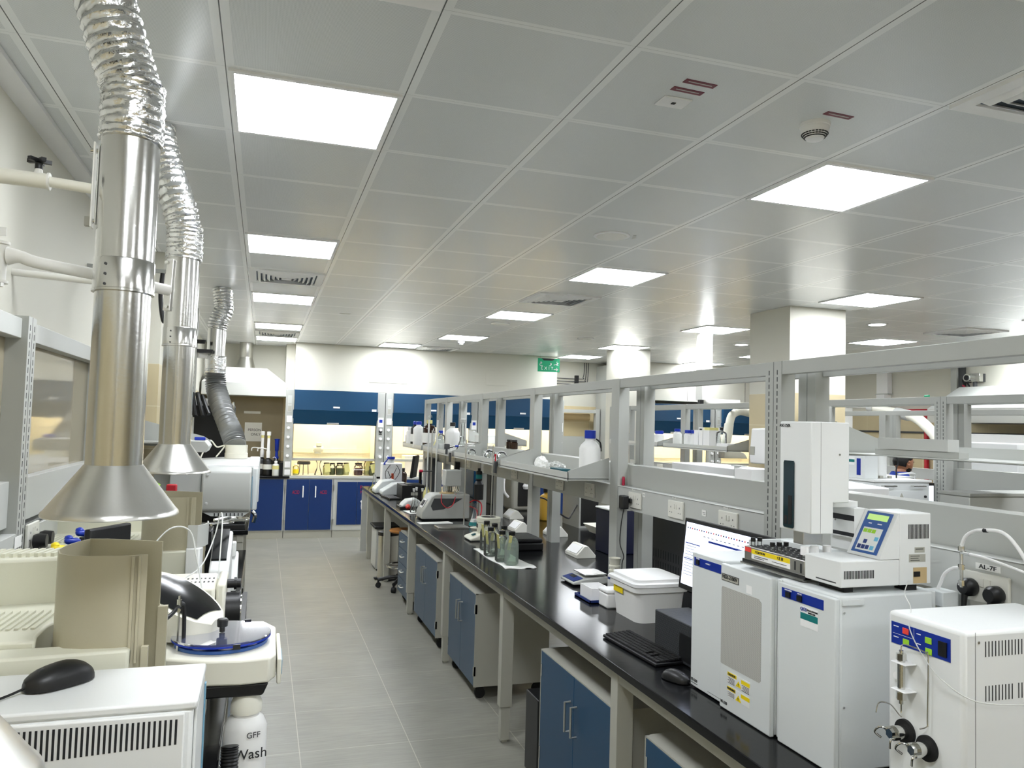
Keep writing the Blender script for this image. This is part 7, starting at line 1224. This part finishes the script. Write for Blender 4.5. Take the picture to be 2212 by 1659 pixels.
# ================================================================ person (standing behind the second bench, in profile, looking right)
def skin_mesh(name, joints, edges, m, parent, sub=2, root=0):
    me = bpy.data.meshes.new(name); off = wloc(parent)
    me.from_pydata([tuple(Vector(j[:3])-off) for j in joints], edges, []); o = bpy.data.objects.new(name, me); COL.objects.link(o); o.parent = parent
    md = o.modifiers.new('skin', 'SKIN'); md.use_smooth_shade = True; sv = me.skin_vertices[0].data
    for i, j in enumerate(joints): sv[i].radius = (j[3], j[4] if len(j) > 4 else j[3]); sv[i].use_root = (i == root)
    s = o.modifiers.new('sub', 'SUBSURF'); s.levels = sub; s.render_levels = sub
    dg = bpy.context.evaluated_depsgraph_get(); m2 = bpy.data.meshes.new_from_object(o.evaluated_get(dg)); o.modifiers.clear(); o.data = m2; m2.name = name
    m2.materials.clear(); m2.materials.append(MATS[m]); m2.polygons.foreach_set('use_smooth', [True]*len(m2.polygons)); return o
px, py = 5.92, 6.1
PT = thing('person', 'person with short black hair and beard in blue collar and pale coat, facing right', 'person', (px, py, 0))
# facing +X, head bent slightly down; body, arms and legs grown as one surface
J = [(px, py, .92, .14, .12), (px+.01, py, 1.10, .125, .15), (px+.02, py, 1.27, .12, .17), (px+.03, py, 1.375, .07, .09), (px+.055, py, 1.45, .052), (px+.075, py, 1.50, .055),
     (px+.02, py-.19, 1.33, .055), (px+.06, py-.25, 1.08, .043), (px+.24, py-.18, 1.00, .034), (px+.02, py+.19, 1.33, .055), (px+.06, py+.25, 1.08, .043), (px+.24, py+.18, 1.00, .034),
     (px, py-.10, .86, .09), (px+.03, py-.11, .48, .062), (px, py-.12, .10, .042), (px+.12, py-.12, .04, .038), (px, py+.10, .86, .09), (px+.03, py+.11, .48, .062), (px, py+.12, .10, .042), (px+.12, py+.12, .04, .038)]
Ed = [(0,1),(1,2),(2,3),(3,4),(4,5),(2,6),(6,7),(7,8),(2,9),(9,10),(10,11),(0,12),(12,13),(13,14),(14,15),(0,16),(16,17),(17,18),(18,19)]
body = skin_mesh('body', J, Ed, 'skincolour', PT)
for s in (-1, 1):   # hands: palm, four fingers and a thumb each
    hx, hy, hz = px+.26, py+s*.17, .99
    HJ = [(hx-.02, hy, hz, .028, .02), (hx+.03, hy, hz-.005, .036, .016), (hx+.065, hy, hz-.01, .036, .013)]; HE = [(0,1),(1,2)]
    h_ = skin_mesh('hand', HJ, HE, 'skincolour', PT, 1)
    for k, L in enumerate((.062, .072, .068, .052)):
        yy = hy+(-.027+.018*k)
        f_ = skin_mesh('finger', [(hx+.06, yy, hz-.01, .009), (hx+.065+L*.5, yy, hz-.018, .0085), (hx+.065+L*.85, yy, hz-.042, .007)], [(0,1),(1,2)], 'skincolour', h_, 1)
    skin_mesh('thumb', [(hx+.005, hy-s*.025, hz-.005, .011), (hx+.035, hy-s*.05, hz-.01, .0095), (hx+.06, hy-s*.055, hz-.02, .008)], [(0,1),(1,2)], 'skincolour', h_, 1)
# head: shaped ellipsoid with brow, nose, lips, chin
bm = bmesh.new(); bmesh.ops.create_uvsphere(bm, u_segments=40, v_segments=32, radius=1)
HR = Matrix.Rotation(.22, 3, 'Y')
def head_shape(v):
    x, y, z = v; X_, Y_, Z_ = x*.098, y*.076, z*.118
    if z < -.1: k = 1-.30*min(1, (-z-.1)/.9); Y_ *= k; X_ = X_*(1-.10*(-z)) + (.018*(-z) if x > 0 else .022*(-z))
    if x > .3:
        f = max(0, 1-abs(y)/.22); 
        if -.32 < z < .08: X_ += .028*f**1.3*(1-abs(z+.20)/.30 if z < -.20 else (1-(z+.2)/.28))
        if .05 < z < .22: X_ += .006*max(0, 1-abs(y)/.6)
        if -.02 < z < .10: X_ -= .009*max(0, 1-abs(abs(y)-.38)/.18)
        if -.52 < z < -.36: X_ += .010*max(0, 1-abs(y)/.32)*(1-abs(z+.44)/.08)
        if z < -.7: X_ += .012*max(0, 1-abs(y)/.5)
    return Vector((X_, Y_, Z_))
for v in bm.verts: v.co = head_shape(v.co)
HC = Vector((px+.085, py, 1.535))
mb = MB(); mb.add([tuple(HC+HR@v.co) for v in bm.verts], [tuple(q.index for q in f.verts) for f in bm.faces]); head = part('head', mb, 'skincolour', PT)
mb = MB(); vsel = {}
for v in bm.verts:
    n = Vector((v.co.x/.098, v.co.y/.076, v.co.z/.118)); vsel[v.index] = (n.z > .48) or (n.x < -.12 and n.z > -.42) or (n.x < .30 and n.z > .12)
idx = {}; vs = []
for f in bm.faces:
    if all(vsel[q.index] for q in f.verts):
        for q in f.verts:
            if q.index not in idx: idx[q.index] = len(vs); vs.append(tuple(HC+HR@(q.co*1.09+Vector((-.002, 0, .004)))))
fs = [tuple(idx[q.index] for q in f.verts) for f in bm.faces if all(vsel[q.index] for q in f.verts)]
o = part('hair', MB().add(vs, fs), 'hair', PT); sd = o.modifiers.new('s', 'SOLIDIFY'); sd.thickness = .014
idx = {}; vs = []; sel = {v.index: (v.co.z/.118 < -.34 and v.co.x/.098 > -.05 and not (v.co.z/.118 > -.5 and abs(v.co.y/.076) < .28)) for v in bm.verts}
for f in bm.faces:
    if all(sel[q.index] for q in f.verts):
        for q in f.verts:
            if q.index not in idx: idx[q.index] = len(vs); vs.append(tuple(HC+HR@(q.co*1.03)))
fs = [tuple(idx[q.index] for q in f.verts) for f in bm.faces if all(sel[q.index] for q in f.verts)]
part('beard', MB().add(vs, fs), 'hair', PT); bm.free()
fe = MB()
for s in (-1, 1): fe.lathe([(0, -.006), (.010, -.003), (.010, .003), (0, .006)], HC+HR@Vector((.078, s*.030, .008)), 12, (1, 0, 0))
part('eyes', fe, 'ink', PT)
fe = MB()
for s in (-1, 1): fe.cbox(HC+HR@Vector((.083, s*.028, .027)), (.007, .028, .006), (0, .22, -s*.55))
part('eyebrows', fe, 'hair', PT)
part('lips', MB().cbox(HC+HR@Vector((.098, 0, -.052)), (.010, .036, .012), (0, .22, 0)), 'red' if False else 'skin', PT, .003)
for s in (-1, 1):
    part('ear', MB().lathe([(0, -.006), (.016, -.004), (.024, .003), (.018, .008), (.010, .003), (0, .002)], HC+HR@Vector((-.008, s*.074, -.005)), 20, (0, s, 0)), 'skincolour', PT)
# clothing
TJ = [(px, py, .88, .16, .145), (px+.005, py, 1.10, .145, .17), (px+.015, py, 1.27, .135, .185), (px+.02, py, 1.36, .09, .11), (px+.02, py-.19, 1.335, .072), (px+.06, py-.25, 1.08, .058), (px+.20, py-.20, 1.015, .048), (px+.02, py+.19, 1.335, .072), (px+.06, py+.25, 1.08, .058), (px+.20, py+.20, 1.015, .048), (px, py, .62, .17, .16)]
coat = skin_mesh('lab_coat', TJ, [(0,1),(1,2),(2,3),(2,4),(4,5),(5,6),(2,7),(7,8),(8,9),(0,10)], 'labcoat', PT)
part('collar', MB().lathe([(.105, 1.375), (.088, 1.42), (.070, 1.45), (.064, 1.45), (.08, 1.40)], (px+.035, py, 0), 28), 'cloth', PT)
tj = [(px, py, .66, .13, .14), (px, py-.10, .60, .10), (px+.03, py-.11, .48, .078), (px, py-.12, .12, .065), (px, py+.10, .60, .10), (px+.03, py+.11, .48, .078), (px, py+.12, .12, .065)]
skin_mesh('trousers', tj, [(0,1),(1,2),(2,3),(0,4),(4,5),(5,6)], 'darkgrey', PT)
for s in (-1, 1): part('shoe', MB().rbox(px-.06, px+.20, py+s*.12-.05, py+s*.12+.05, 0, .075, .045), 'black', PT, .02)
